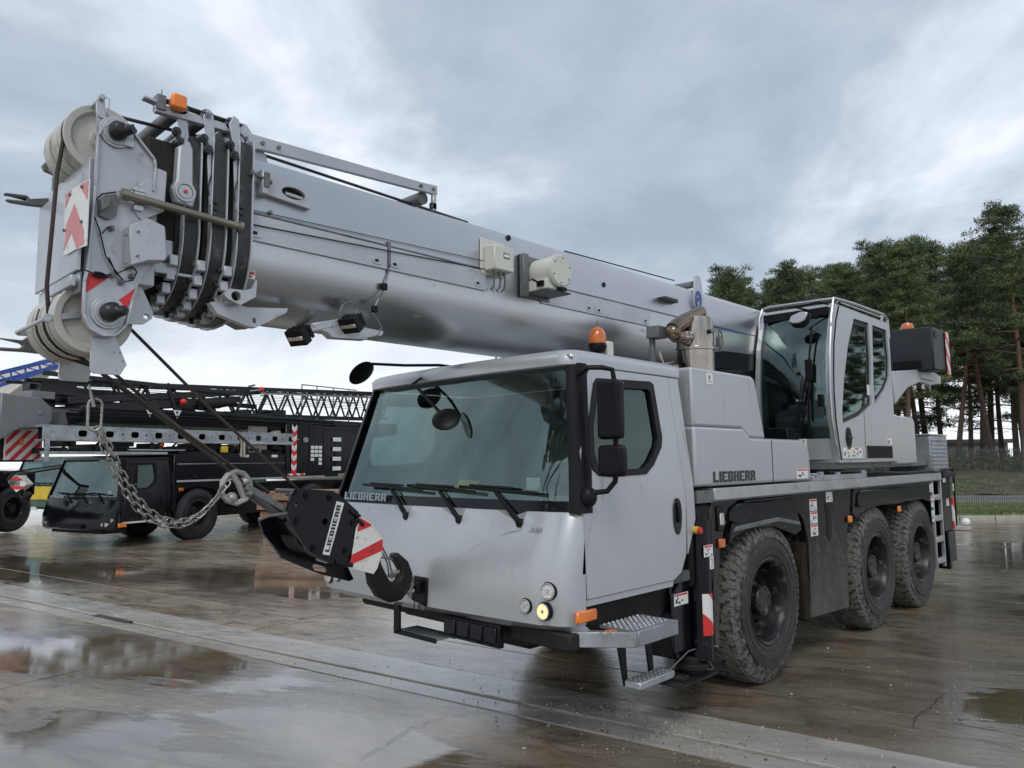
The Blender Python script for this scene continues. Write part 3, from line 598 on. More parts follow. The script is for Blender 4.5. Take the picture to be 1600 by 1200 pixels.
def make_cab(root, C, full=True):
    """C: dict body, black, glass, side glass, interior materials"""
    part = root
    body, blk, gls, gld = C['body'], C['black'], C['glass'], C['gld']
    # floor pan and rear wall = the cab itself
    m = MB(); m.box(XL+.04, -.04, .02, 1.28, 1.00, 1.08).box(XL+.10, -.10, 1.24, 1.29, 1.08, 2.50)
    cab = m.build('carrier_cab', [C.get('inner', INTR)], root, bevel=.01)
    # lower front skin with three wiper wells in its top edge
    wells = [(-1.68, -1.50, -1.455), (-1.15, -.95, -.905), (-.62, -.42, -.375)]
    xs = [-.2, -.28]; prof = {}
    for a, b_, c_ in wells[::-1]: xs += [c_, b_, (a+b_)/2, a]
    xs += [-1.9, -2.1, -2.3]; xs = sorted(set(xs), reverse=True)
    def dip(x):
        for a, b_, c_ in wells:
            if b_ <= x < c_ - 1e-6: return .075 if abs(x-b_) < 1e-6 else 0
            if a < x < b_: return .045
        return 0
    zs = [.84, .90, 1.0, 1.2, 1.4, 1.53, 1.57]; R = []
    for z in zs:
        rc = .16 if z > .88 else .14
        q = front_curve(z, rc, 6, xs=xs, dy=(.04 if z < .86 else (.012 if z > 1.56 else 0)), yr=-.004)
        R.append([(x, y, z-(dip(x)*(1 if z > 1.55 else (.9 if z > 1.5 else 0)))) for x, y in q])
    m = MB(); n = len(R[0])
    for r in R: m.v += r
    for j in range(len(R)-1):
        for i in range(n-1): m.f.append((j*n+i, j*n+i+1, (j+1)*n+i+1, (j+1)*n+i)); m.m.append(0)
    m.f.append(tuple(range(n))); m.m.append(0); k0 = (len(R)-1)*n; m.f.append(tuple(range(k0, k0+n))[::-1]); m.m.append(0)
    for j in range(len(R)-1): m.f.append((j*n, (j+1)*n, (j+1)*n+n-1, j*n+n-1)); m.m.append(0)
    m.build('front_panel', body, cab, smooth=40)
    # windscreen glass, and the black band printed round it
    def skin(z, dy, ins, t, rc=.10):
        P = front_curve(z, rc, 5, dy=dy, ins=ins, mid=20, yr=.06+.2*max(0, z-1.6)); return P
    zl = [1.46+1.06*i/12 for i in range(13)]
    m = MB(); rows_ = [skin(z, .035, .012, 0) for z in zl]; n = len(rows_[0])
    for z, r in zip(zl, rows_): m.v += [(x, y, z) for x, y in r]
    lo, hi = 5, n-6
    for j in range(12):
        for i in range(lo, hi): m.f.append((j*n+i, j*n+i+1, (j+1)*n+i+1, (j+1)*n+i)); m.m.append(0)
    m.build('windshield', gls, cab, smooth=60)
    m = MB(); rows_ = [skin(z, .030, .008, 0) for z in zl]
    for z, r in zip(zl, rows_): m.v += [(x, y, z) for x, y in r]
    for j in range(12):
        for i in range(n-1):
            if i < lo or i >= hi or j < 2 or j >= 12: m.f.append((j*n+i, j*n+i+1, (j+1)*n+i+1, (j+1)*n+i)); m.m.append(0)
    m.build('windshield_surround', blk, cab, smooth=60)
    # A pillars
    for s, nm in ((0, 'pillar'), (1, 'pillar')):
        m = MB(); P = []
        for z in (1.565, 1.8, 2.0, 2.25, 2.52):
            x = -xin(z)+.004; x = XL-x if s else x; sg = -1 if s else 1
            yc = yfz(z)+bow(x, z)+.015
            P.append([(x-sg*.075, yc+.0, z), (x-sg*.03, yc+.012, z), (x, yc+.06, z), (x, yc+.125+.02*(2.5-z), z), (x-sg*.06, yc+.12, z)])
        for r in P: m.v += r
        for j in range(4):
            for i in range(5): m.f.append((j*5+i, j*5+(i+1) % 5, (j+1)*5+(i+1) % 5, (j+1)*5+i)); m.m.append(0)
        m.f += [(0, 1, 2, 3, 4), (20, 21, 22, 23, 24)]; m.m += [0, 0]
        m.build(nm, PLAS, cab, smooth=50)
    # roof
    rf = front_curve(2.52, .12, 6, dy=-.02, mid=14, yr=1.30); m = MB()
    rz = [(2.505, 0, 0), (2.555, -.004, 0), (2.595, .02, .03), (2.615, .07, .08)]; n = len(rf)
    for z, i_, q in rz:
        for (x, y) in rf: m.v.append((x+(-1.27-x)*i_*.8/1.27 if True else x, y+(.65-y)*i_*1.2, z))
    for j in range(3):
        for i in range(n): m.f.append((j*n+i, j*n+(i+1) % n, (j+1)*n+(i+1) % n, (j+1)*n+i)); m.m.append(0)
    m.f += [tuple(range(n)), tuple(range(3*n, 4*n))]; m.m += [0, 0]
    m.build('roof', body, cab, smooth=40, bevel=.006)
    # sides: door with its window opening, quarter panel behind
    def shear(mb, s):
        v = []
        for (x, y, z) in mb.v:
            x2 = x-(.10*(z-1.6) if z > 1.6 else 0); v.append((XL-x2 if s else x2, y, z))
        mb.v = v; return mb
    def offs(P, d):      # grow/shrink a closed outline about its centre
        cx = sum(p[0] for p in P)/len(P); cz = sum(p[1] for p in P)/len(P); return [(cx+(p[0]-cx)*(1+d/abs(.42)), cz+(p[1]-cz)*(1+d/.36)) for p in P]
    win = [(.13, 1.84), (.19, 1.80), (.30, 1.79), (.70, 1.80), (.80, 1.86), (.92, 1.98), (.945, 2.05), (.91, 2.42), (.87, 2.44), (.26, 2.42), (.22, 2.38), (.12, 2.10), (.105, 1.92)]
    for s in (0, 1):
        dr = [(.012, 1.045), (1.00, 1.045), (1.10, 1.09), (1.165, 1.20), (1.19, 1.60), (1.13, 2.50), (.20, 2.50), (.155, 2.44), (.07, 2.14), (.03, 1.99), (.012, 1.95)]
        m = shear(MB().plate(dr, [win], 'x', -.045, -.002), s); m.build('door', body, cab, smooth=30, bevel=.006)
        m = shear(MB().plate([(1.20, 1.20), (1.32, 1.45), (1.32, 1.70), (1.28, 2.50), (1.14, 2.50), (1.20, 1.60)], [], 'x', -.05, -.006), s); m.build('quarter_panel', body, cab, smooth=30, bevel=.005)
        w2 = offs(win, -.045); m = shear(MB().plate(offs(win, .012), [w2], 'x', -.03, .006), s); m.build('window_seal', PLAS, cab, bevel=.004)
        m = shear(MB().plate(offs(win, -.03), [], 'x', -.024, -.018), s); m.build('side_window', gld, cab, smooth=0)
        hz = circ((1.06, 1.50), 1, 22, .052, .115); hz = [(y, z-(.03 if z < 1.5 else 0)*(abs(z-1.5)/.115)) for y, z in hz]
        m = shear(MB().plate(hz, [], 'x', -.004, .008), s); m.build('door_handle', C['black'], cab, bevel=.006)
        m = shear(MB().box(.004, .026, 1.045, 1.075, 1.44, 1.58), s); m.build('handle_grip', PLAS, cab, bevel=.006)
    # sill under the door
    m = MB().prism([(.012, 1.0), (.99, 1.0), (1.0, 1.04), (.012, 1.04)], 'x', -.06, -.01); m.build('sill', C['body'], cab)
    # inside: dash, wheel, two seats
    m = MB().prism([(.02, 1.1), (.02, 1.52), (.30, 1.66), (.44, 1.60), (.46, 1.1)], 'x', XL+.14, -.14); m.build('dashboard', INTG, cab, bevel=.02)
    m = MB(); c = Vector((-.62, .56, 1.70)); t1 = Vector((1, 0, 0)); t2 = Vector((0, .55, .83)).normalized()
    m.tube([c+t1*.21*cos(a*pi/12)+t2*.21*sin(a*pi/12) for a in range(24)], .016, 6, closed=True); m.tube([c, c+Vector((0, -.2, -.25))], .03, 8)
    for a in (0.2, 2.9, 4.7): m.tube([c, c+t1*.21*cos(a)+t2*.21*sin(a)], .014, 5)
    m.build('steering_wheel', PLAS, cab)
    for cx in (-.62, -1.9):
        m = MB().box(cx-.24, cx+.24, .62, 1.05, 1.30, 1.45).box(cx-.23, cx+.23, 1.03, 1.17, 1.45, 2.02).box(cx-.13, cx+.13, 1.06, 1.15, 2.05, 2.24); m.build('seat', INTR, cab, bevel=.04, seg=2)
    MB().box(-.52, -.40, .03, .034, 1.70, 1.78).build('windshield_card', WHTM, cab, smooth=0)
    MB().prism([(-1.55, 1.66), (-1.30, 1.66), (-1.28, 1.74), (-1.5, 1.75)], 'y', .30, .36).build('yellow_case', YELL, cab, bevel=.01)
    # wipers
    for a, b_, c_ in wells:
        y0 = yfz(1.52)+bow(b_); m = MB()
        m.beam((b_+.02, y0-.005, 1.50), (a-.10, y0+.06, 1.72), .02, .016).beam((b_-.03, y0+.01, 1.50), (a-.14, y0+.07, 1.725), .012, .014)
        m.cyl((b_+.005, y0-.012, 1.495), (b_+.005, y0+.03, 1.495), .028, n=12)
        m.beam((a-.42, y0+.042, 1.715), (a+.34, y0+.030, 1.685), .012, .022).beam((a-.30, y0+.03, 1.728), (a+.12, y0+.028, 1.716), .014, .014)
        m.build('wiper', PLAS, cab, bevel=.003)
    return cab

# ================================================================ SILVER MOBILE CRANE
crane = thing('mobile_crane', 'silver three axle mobile crane with its telescopic boom lying forward over the driving cab', 'crane', (-1.27, 4.0, 0))
cab = make_cab(crane, dict(body=SILV, black=BLK, glass=GLS, gld=GLD))
yf = lambda x, z: yfz(z)+bow(x, z)
def fpt(x, z, d=0.0): return (x, yf(x, z)-d, z)
# lettering on the glass band and scratched number
m = MB(); y0 = yf(-2.2, 1.60)+.012; m.text('LIEBHERR', (-2.35, yf(-2.35, 1.59)+.008, 1.592), (1, -.010, 0), (0, .12, 1), .060, length=.58); m.build('brand_lettering', LETG, cab, smooth=0)
m = MB().text('24361', (-.315, yf(-.3, 1.45)-.010, 1.445), (1, .12, 0), (0, .1, 1), .032, ital=.2); m.build('scratched_number', GREY, cab, smooth=0)
# creases pressed in the front skin: raised ribs
m = MB()
def rib(P, w=.004):
    for (a, b) in zip(P, P[1:]):
        m.beam(fpt(a[0], a[1], -.001), fpt(b[0], b[1], -.001), w, w)
rib([(-.22, 1.52), (-.50, 1.43), (-.72, 1.34), (-.93, 1.22), (-.98, 1.17), (-.99, 1.12)]); rib([(-1.15, 1.07), (-.99, 1.068)])
m.build('crease', SILV, cab)
# roof lamps
for x in (-2.36, -.16):
    m = MB().box(x-.055, x+.055, yf(x, 2.56)-.01, yf(x, 2.56)+.03, 2.548, 2.580); m.build('marker_lamp', LENS, cab, bevel=.008)
# coupling
cx = -1.245; yb = yf(cx, 1.0)
m = MB().prism([(cx-.075, .93), (cx+.085, .90), (cx+.105, 1.095), (cx-.055, 1.10)], 'y', yb-.012, yb+.01, 0).box(cx-.03, cx+.06, yb-.06, yb-.012, .99, 1.07)
m.build('coupling_plate', PLAS, cab, bevel=.006)
m = MB(); P = [(cx-.01+.035*cos(a), yb-.10-.12*sin(a) if False else yb-.02-.11*(1-cos(a))/1, 1.03+.028*sin(a)) for a in [pi*2*i/20 for i in range(20)]]
m.tube(P, .016, 8, closed=True); m.build('tow_ring', CAST, cab)
m = MB(); 
for q in (-.02, .03, .05): m.tube([(cx+q, yb-.02, .93), (cx+q+.01, yb-.035, .87), (cx+q+.03, yb-.02, .83), (cx+q-.02, yb, .86)], .004, 5)
m.build('loose_wire', PLAS, cab)
# front lamps at the corner
def lampf(x, z, r, mt, nm):
    p = Vector(fpt(x, z)); n_ = Vector((.18, -1, .02)).normalized()
    m = MB(); m.cyl(p-n_*.01, p+n_*.012, r+.012, n=28, m=0).cyl(p+n_*.0125, p+n_*.02, r, r*.92, n=28, m=1); m.build(nm, [PLAS, mt], cab)
for (sx) in (0, 1):
    X_ = (lambda q: XL-q) if sx else (lambda q: q)
    for (q, z, r, mt, nm) in [(-.14, 1.105, .045, LENS, 'headlamp'), (-.295, 1.005, .036, LENS, 'fog_lamp'), (-.165, .985, .045, LENS if sx else BULB, 'headlamp')]:
        x = X_(q); p = Vector(fpt(x, z)); rr_ = .16; lat = max(0, abs(x+1.27)-(1.27-rr_)); y_ = yfz(z)+bow(XL if sx else 0)+rr_-sqrt(max(0, rr_**2-lat**2)) if lat > 0 else p.y
        n_ = Vector(((1 if not sx else -1)*lat/rr_*.9, -1, 0)).normalized(); p.y = y_
        m = MB(); m.cyl(p-n_*.02, p+n_*.006, r+.011, n=28, m=0).cyl(p+n_*.0065, p+n_*.014, r, r*.9, n=28, m=1); m.cyl(p-n_*.0064, p+n_*.0162 if False else p+n_*.0145, .3*r, .3*r, n=14, m=2); m.tube([p+n_*.013+(Vector((0,0,1))*sin(a_)+n_.cross(Vector((0,0,1)))*cos(a_))*(r+.002) for a_ in [2*pi*q_/24 for q_ in range(24)]], .0045, 6, 2, True); m.build(nm, [PLAS, mt, ALU], cab)
# indicators on the corner
m = MB().box(-.012, .018, -.105, .085, .915, .985); m.build('indicator', ORNG, cab, bevel=.008)
# licence plate holder and lower bumper bits
m = MB().box(-1.06, -.52, -.235, -.19, .71, .85, 0)
for i in range(4): m.box(-1.04+i*.13, -.935+i*.13, -.245, -.236, .735, .835, 1)
m.box(-1.0, -.6, -.25, -.236, .715, .73, 1)
m.build('plate_holder', [PLAS, BLK], cab, bevel=.004)
m = MB().box(-1.30, -1.06, -.22, -.16, .79, .87).box(-.50, .0, -.16, -.06, .76, .86).box(-2.40, -.1, .10, .5, .80, .98)
m.build('underframe', UND, cab, bevel=.01)
# front step left of the coupling
m = MB().prism([(-1.63, .88), (-1.56, .88), (-1.555, .66), (-1.59, .64), (-1.63, .64)], 'y', -.23, -.21).box(-1.60, -1.15, -.23, -.215, .64, .672).box(-1.60, -1.15, -.05, -.035, .64, .672)
m.build('step_bracket', PLAS, cab, bevel=.005)
m = MB()
for i in range(10): m.box(-1.60+i*.047, -1.575+i*.047, -.215, -.05, .655, .67)
m.build('step_tread', GALV, cab, bevel=.002)

# ---- mirrors on the near side
m = MB(); m.tube([(-.07, .05, 2.44), (.02, .04, 2.475), (.08, .10, 2.475), (.13, .14, 2.46), (.145, .14, 2.38), (.145, .14, 1.84), (.14, .13, 1.76), (.10, .10, 1.70), (.03, .02, 1.69)], .017, 10); m.build('mirror_arm', PLAS, cab)
for (z0, z1, w_) in ((2.02, 2.39, .085), (1.79, 1.985, .092)):
    m = MB(); m.prism(rrect(.055, .055+2*w_, z0, z1, .03, 4), 'y', .06, .14); o = m.build('mirror_housing', PLAS, cab, bevel=.022, seg=3)
    m = MB().box(.07, .04+2*w_, .142, .146, z0+.015, z1-.015); m.build('mirror_glass', MIRR, cab)
m = MB().sph((-.0, .035, 1.665), .058, 18, sz=1.15).cyl((-.03, .05, 1.665), (.01, .04, 1.665), .05, n=16); m.build('mirror_foot', PLAS, cab)
# round manoeuvring mirrors
RM = Vector([(-2.040,-0.250,2.598)][0]); m = MB(); m.tube([tuple(RM), (RM.x+.10, RM.y+.03, 2.665), (-1.78, -.02, 2.655), (-1.50, .10, 2.64), (-1.40, .2, 2.62)], .012, 8); m.build('mirror_arm', PLAS, cab)
def round_mirror(c, n_, r=.095):
    c = Vector(c); n_ = Vector(n_).normalized(); m = MB(); a = n_.orthogonal().normalized(); b = n_.cross(a); rings = []
    for (rr, h) in [(0.001, .022), (r*.5, .019), (r*.85, .011), (r, 0), (r*.97, -.006)]:
        rings.append([c+n_*h+(a*cos(2*pi*i/28)+b*sin(2*pi*i/28))*rr for i in range(28)])
    for q in rings: m.v += q
    for j in range(4):
        for i in range(28): m.f.append((j*28+i, j*28+(i+1) % 28, (j+1)*28+(i+1) % 28, (j+1)*28+i)); m.m.append(0)
    m.build('mirror_housing', PLAS, cab)
    m = MB(); m.cyl(c-n_*.004, c-n_*.008, r*.94, n=28); m.build('mirror_glass', MIRR, cab)
round_mirror(tuple(RM), (.83*.50+.55*.50, -.55*.50+.83*.50, -.10-.52), .115)
IM = [(-1.159,-0.125,2.195),(-1.545,-0.125,2.480),(-1.445,-0.125,2.415)]; m = MB(); m.tube([(-1.62, .03, 2.55)]+IM[1:]+IM[:1], .012, 8); m.build('mirror_arm', PLAS, cab)
round_mirror(IM[0], (.45, -.62, .60), .105)

# ---- corner step, galvanised
st = MB(); top = [(-.10, -.02), (.02, .02), (.25, .16), (.25, .60), (.02, .66), (-.10, .60)]
st.prism([(-.12, -.06), (-.03, -.10), (.255, .14), (.255, .175), (-.06, -.03)], 'z', .775, .865).prism([(.235, .176), (.255, .176), (.255, .62), (.235, .62)], 'z', .775, .865)
stp = st.build('corner_step', GALV, crane, bevel=.004)
m = MB()
for i in range(9):
    for j in range(6):
        x, y = -.02+j*.043, .20+i*.045
        m.add([(x-.014, y, .862), (x, y-.014, .862), (x+.014, y, .862), (x, y+.014, .862), (x, y, .874)], [(0, 1, 4), (1, 2, 4), (2, 3, 4), (3, 0, 4)])
m.box(-.04, .234, .176, .62, .845, .861); m.build('grip_tread', GALV, stp)
m = MB().beam((.10, .04, .895-.045), (.16, .09, .85), .012, .05); m.build('indicator', ORNG, stp, bevel=.005)
for q in ([(.20, .775), (.29, .775), (.31, .49), (.27, .49)], [(.50, .775), (.58, .775), (.60, .50), (.55, .50)]): MB().prism(q, 'x', .06, .075).build('step_bracket', PLAS, stp, bevel=.004)
m = MB().prism([(.26, .49), (.63, .49), (.65, .505), (.65, .535), (.26, .535)], 'x', .08, .20, 0)
for i in range(8):
    for j in range(3):
        x, y = .10+j*.035, .30+i*.043; m.add([(x-.013, y, .536), (x, y-.013, .536), (x+.013, y, .536), (x, y+.013, .536), (x, y, .549)], [(0, 1, 4), (1, 2, 4), (2, 3, 4), (3, 0, 4)])
m.build('lower_step', GALV, stp, bevel=.006)

# ---- chassis
m = MB()
m.box(-2.2, -.42, .3, 8.2, .62, 1.55).box(-1.75, -.8, .35, 8.3, .55, 1.2).box(-2.5, -.04, 1.30, 1.62, .95, 1.55)
m.prism([(.02, .72), (1.0, .72), (1.25, .95), (1.3, 1.6), (.02, 1.04)], 'x', -2.4, -.14)
for y in (2.57, 5.28, 6.92): m.cyl((-2.3, y, .66), (-.24, y, .66), .10, n=14).box(-1.55, -1.0, y-.22, y+.22, .45, .9)
ch = m.build('chassis', UND, crane, bevel=.02)
# deck with its bright edge rail
m = MB().box(-2.53, -.012, 1.36, 7.85, 1.56, 1.655); m.build('deck', GREY, crane)
m = MB()
for (a, b) in ((1.60, 4.68), (4.685, 7.84)): m.box(-.030, .004, a, b, 1.572, 1.664)
m.box(-.6, -.031, 1.60, 7.84, 1.657, 1.664); m.box(-2.548, -2.53, 1.60, 7.84, 1.572, 1.664); m.build('deck_edge', ALU, crane, bevel=.004)
# body side panels between the wheels
def side_panel(pts, x0, x1, mt, nm='side_panel', parent=None, bv=.006):
    return MB().prism(pts, 'x', x0, x1).build(nm, mt, parent or crane, bevel=bv, smooth=30)
side_panel([(1.60, 1.565), (1.60, .45), (1.66, .45), (1.72, 1.16), (1.80, 1.34), (1.90, 1.42), (2.05, 1.565)], -.10, -.035, BLKD, 'side_panel')
arch1 = [(1.70, 1.16), (1.92, 1.42), (2.0, 1.568), (3.14, 1.568), (3.30, 1.36), (3.36, 1.20), (3.20, 1.26), (2.9, 1.33), (2.4, 1.345), (2.1, 1.32)]
fd = side_panel([(1.849,1.218),(1.975,1.462),(2.171,1.551),(3.084,1.556),(3.177,1.394),(3.257,1.225),(3.112,1.190),(2.686,1.300),(2.206,1.313),(1.981,1.268)], -.42, -.028, BLKD, 'fender')
side_panel([(1.922,1.308),(1.968,1.346),(2.190,1.356),(2.735,1.375),(3.186,1.307),(3.210,1.270),(2.731,1.337),(2.186,1.315)], -.40, -.012, GREY, 'fender_lip', fd)
side_panel([(3.06, 1.568), (4.60, 1.568), (4.52, 1.30), (4.40, 1.10), (4.36, .36), (3.42, .40), (3.42, 1.10), (3.34, 1.30)], -.42, -.045, BLKD, 'side_panel')
m = MB().box(-.05, -.040, 3.45, 4.34, .96, .966).box(-.05, -.040, 3.45, 4.34, .80, .806); m.build('panel_rib', BLKD, crane)
m = MB().prism([(3.86, 1.44), (3.99, 1.44), (3.99, 1.12), (3.93, 1.06), (3.86, 1.14), (3.90, 1.22)], 'x', -.046, -.040); m.build('filler_opening', DARKV, crane, smooth=0)
side_panel([(3.30, .95), (3.42, 1.10), (3.42, .36), (3.30, .40)], -.44, -.06, mat('muddy_rust', (.022, .017, .012), .8, 0, .3, dirt=(.05, .04, .028), dirt_amt=.1, spec=.1), 'mud_flap')
fd2 = side_panel([(4.62, 1.568), (7.36, 1.568), (7.36, 1.32), (6.92, 1.345), (6.3, 1.345), (6.08, 1.33), (5.5, 1.345), (5.0, 1.33), (4.66, 1.25), (4.55, 1.30)], -.42, -.03, BLKD, 'fender')
side_panel([(4.66, 1.36), (4.72, 1.50), (4.80, 1.535), (7.22, 1.525), (7.30, 1.40), (7.30, 1.30), (6.9, 1.36), (4.9, 1.36)], -.03, -.008, BLK, 'fender_panel', fd2, .012)
side_panel([(1.84, 1.40), (1.90, 1.50), (2.02, 1.53), (3.04, 1.53), (3.16, 1.42), (3.2, 1.385), (2.5, 1.385), (2.0, 1.36)], -.03, -.008, BLK, 'fender_panel', fd, .012)
for (yy, zz_) in ((4.45, 1.25), (6.05, 1.27), (1.73, 1.235)):
    m = MB().box(-.034, -.012, yy-.045, yy+.045, zz_-.035, zz_+.035); m.build('side_marker', ORNG, crane, bevel=.006)
m = MB().box(-.045, -.018, 1.68, 1.78, 1.33, 1.52, 0).prism(rrect(1.70, 1.765, 1.37, 1.47, .02), 'x', -.02, -.008, 1); m.build('side_lamp', [PLAS, LENS], crane, bevel=.006)
# stickers
def sticker(x, y, z, w_, h, parent=None, seed=0, yaxis=True, rows=2, red=True):
    """white pictogram sticker: red heading, dark marks"""
    random.seed(seed); m = MB(); B = (lambda a, b, c, d, t, k: m.box(x, x+t, a, b, c, d, k)) if yaxis else (lambda a, b, c, d, t, k: m.box(a, b, x-t, x, c, d, k))
    B(y, y+w_, z, z+h, .002, 0)
    if red: B(y+.06*w_, y+w_*.94, z+h*.80, z+h*.95, .003, 1)
    for i in range(7):
        a = y+w_*random.uniform(.08, .75); c = z+h*random.uniform(.08, .6); B(a, a+w_*random.uniform(.06, .2), c, c+h*random.uniform(.05, .2), .0028+.0002*i, 2)
    return m.build('warning_sticker', [WHTM, REDM, LETB], parent or crane, smooth=0)
sticker(-.044, 3.49, 1.385, .17, .11, seed=1); sticker(-.044, 3.49, 1.265, .17, .11, seed=2); sticker(-.044, 3.49, 1.145, .17, .11, seed=3)
sticker(-.044, 3.90, 1.45, .16, .10, seed=4, red=False); sticker(-.030, 7.37, 1.42, .13, .12, seed=5); sticker(-.02, 7.36, 1.22, .10, .15, seed=6); sticker(-.02, 7.36, 1.03, .10, .15, seed=16, red=False)
# ---- wheels
def make_wheel(R=.685, tyre=TYRE, rim=RIM):
    hold = XF[0]; XF[0] = Matrix.Identity(4)
    """outer face towards +x, axle at the origin"""
    w = thing('wheel_', '', '', (0, 0, 0)); s = R/.685
    W2 = .19
    prof = [(.355, -.02), (.37, .005), (.42, .018), (.50, .022), (.57, .012), (.62, -.012), (.655, -.035), (.672, -.055), (.672, -2*W2+.055), (.655, -2*W2+.035), (.60, -2*W2), (.5, -2*W2-.01), (.37, -2*W2+.01), (.355, -2*W2+.03)]
    m = MB().lathe([(r*s, h) for r, h in prof], (0, 0, 0), 'x', 72)
    for q in (.40, .46, .535): m.lathe([((q-.004)*s, .0195 if q > .41 else .012), (q*s, .0245 if q > .41 else .018), ((q+.004)*s, .0195 if q > .41 else .014)], (0, 0, 0), 'x', 60)
    n = 58
    for i in range(n):                                       # shoulder lugs and centre blocks
        a = 2*pi*i/n; da = 2*pi/n*.37
        for (x0, x1, sh, r0, r1) in ((-.030, -.125, 0, .645, .684), (-.13, -.185, .5, .665, .684), (-.19, -.245, 0, .665, .684), (-.25, -.350, .5, .645, .684)):
            b = a+sh*2*pi/n; v = []
            for (t, sk) in ((-da, 0), (da, 0)):
                for x in (x0, x1):
                    for r in (r0, r1):
                        rr_ = r-(.016 if (r == r1 and (x == -.030 or x == -.350)) else 0); v.append((x, rr_*s*cos(b+t+(x-x0)*.5), rr_*s*sin(b+t+(x-x0)*.5)))
            m.add(v, [(0, 2, 3, 1), (4, 5, 7, 6), (1, 3, 7, 5), (0, 1, 5, 4), (2, 6, 7, 3)])
        b = a; v = []
        for t in (-da*.8, da*.8):
            for (x, r) in ((-.008, .60), (-.03, .655)): v += [(x-.01, r*s*cos(b+t), r*s*sin(b+t)), (x+.014, r*s*cos(b+t), r*s*sin(b+t))]
        m.add(v, [(1, 3, 7, 5), (0, 1, 5, 4), (2, 6, 7, 3), (0, 2, 3, 1), (4, 5, 7, 6)])
    ty = m.build('tyre', tyre, w, smooth=35)
    pr = [(.36, -.012), (.368, .004), (.355, .010), (.335, -.004), (.325, -.03), (.315, -.05), (.31, -.16), (.295, -.185), (.26, -.195), (.20, -.175), (.155, -.165)]
    m = MB().lathe([(r*s, h) for r, h in pr], (0, 0, 0), 'x', 56)
    m.lathe([(.318*s, -.08), (.324*s, -.07), (.318*s, -.06)], (0, 0, 0), 'x', 48); rm = m.build('rim', rim, w, smooth=30)
    m = MB().lathe([(.165*s, -.175), (.16*s, -.13), (.135*s, -.12), (.132*s, -.055), (.122*s, -.04), (.05*s, -.034), (.001, -.034)], (0, 0, 0), 'x', 36)
    for i in range(6):
        a = i*pi/3+.3; m.cyl((-.04, .10*s*cos(a), .10*s*sin(a)), (-.030, .10*s*cos(a), .10*s*sin(a)), .011, n=6)
    hb = m.build('hub', rim, w, smooth=30)
    nut0 = None
    for i in range(10):
        a = 2*pi*i/10
        if nut0 is None:
            nut0 = MB().cyl((0, 0, 0), (.035, 0, 0), .015, n=6).cyl((.035, 0, 0), (.05, 0, 0), .009, n=8).build('wheel_nut', rim, w, smooth=30); o = nut0
        else: o = nut0.copy(); COL.objects.link(o); o.parent = w
        o.location = (-.185, .205*s*cos(a), .205*s*sin(a))
    XF[0] = hold; return w
def wheel_at(proto, first, parent, loc, rz=0.0, off=None):
    """places a wheel: tyre is the part, rim, hub and nuts its sub-parts"""
    org = ROOT[parent.name]; kids = list(proto.children); ty = [o for o in kids if o.name.startswith('tyre')][0]
    M_ = XF[0]
    wl = bpy.data.objects.new('wheel', ty.data); COL.objects.link(wl); wl.parent = parent; wl.location = (M_ @ Vector(loc))-org; wl.rotation_euler = (0, 0, rz)
    wl.rotation_euler[2] += M_.to_euler().z; 
    for o in kids:
        if o is ty: continue
        c = o.copy(); COL.objects.link(c); c.parent = wl; c.location = o.location.copy()
    return wl
WP = make_wheel()
for i, y in enumerate((2.57, 5.28, 6.92)):
    wl = wheel_at(WP, 0, crane, (-.055, y, .67)); wl.rotation_euler[0] = i*.4
    wl = wheel_at(WP, 0, crane, (XL+.055, y, .67), pi); wl.rotation_euler[0] = i*.3
def purge(w):
    for o in list(w.children): bpy.data.objects.remove(o)
    bpy.data.objects.remove(w)
purge(WP)

# ---- outrigger column behind the door
org_ = MB().prism([(1.30, 1.56), (1.62, 1.56), (1.66, .60), (1.55, .45), (1.14, .45), (1.10, .98), (1.22, 1.12)], 'x', -.32, -.10, 0).prism([(1.08, .92), (1.14, .95), (1.24, 1.12), (1.31, 1.30), (1.31, 1.55), (1.62, 1.55), (1.62, 1.30), (1.33, 1.30), (1.33, .50), (1.08, .50)], 'x', -.10, -.075, 0)
orr = org_.build('outrigger', BLK, crane, bevel=.012)
m = MB().cyl((-.045, 1.42, .42), (-.045, 1.42, 1.44), .085, n=28).cyl((-.045, 1.42, 1.44), (-.045, 1.42, 1.475), .065, n=24); m.build('jack_cylinder', BLK, orr)
HAZ = stripes('hazard_stripes', (.70, .70, .68), (.60, .03, .03), .13, radians(48), 'x', .35)
m = MB(); 
for i in range(12):
    a0, a1 = -.9+1.9*i/12, -.9+1.9*(i+1)/12
    P = [(-.045+.0875*cos(a), 1.42+.0875*sin(a)) for a in (a0, a1)]
    m.add([(P[0][0], P[0][1], .60), (P[1][0], P[1][1], .60), (P[1][0], P[1][1], .90), (P[0][0], P[0][1], .90)], [(0, 1, 2, 3)])
m.build('hazard_sleeve', HAZ, orr)
sticker(.042, 1.34, 1.17, .13, .085, orr, seed=7); m = MB().box(.042, .0445, 1.42, 1.475, 1.075, 1.165, 0).text('3', (.0455, 1.432, 1.09), (0, 1, 0), (0, 0, 1), .06, 1); m.build('number_plate', [WHTM, LETB], orr, smooth=0)
sticker(-.074, 1.10, .835, .19, .085, orr, seed=8)
m = MB().box(-.25, .03, 1.0, 1.52, .30, .315).cyl((-.1, 1.36, .315), (-.1, 1.36, .44), .075, n=18).cyl((-.1, 1.36, .355), (-.1, 1.36, .40), .12, n=18).box(-.2, -.02, 1.1, 1.2, .316, .35); m.build('float_pad', UND, orr, bevel=.008)
m = MB().box(-.12, -.10, 1.50, 1.72, .34, .80); m.build('mud_flap', UND, orr, bevel=.004)
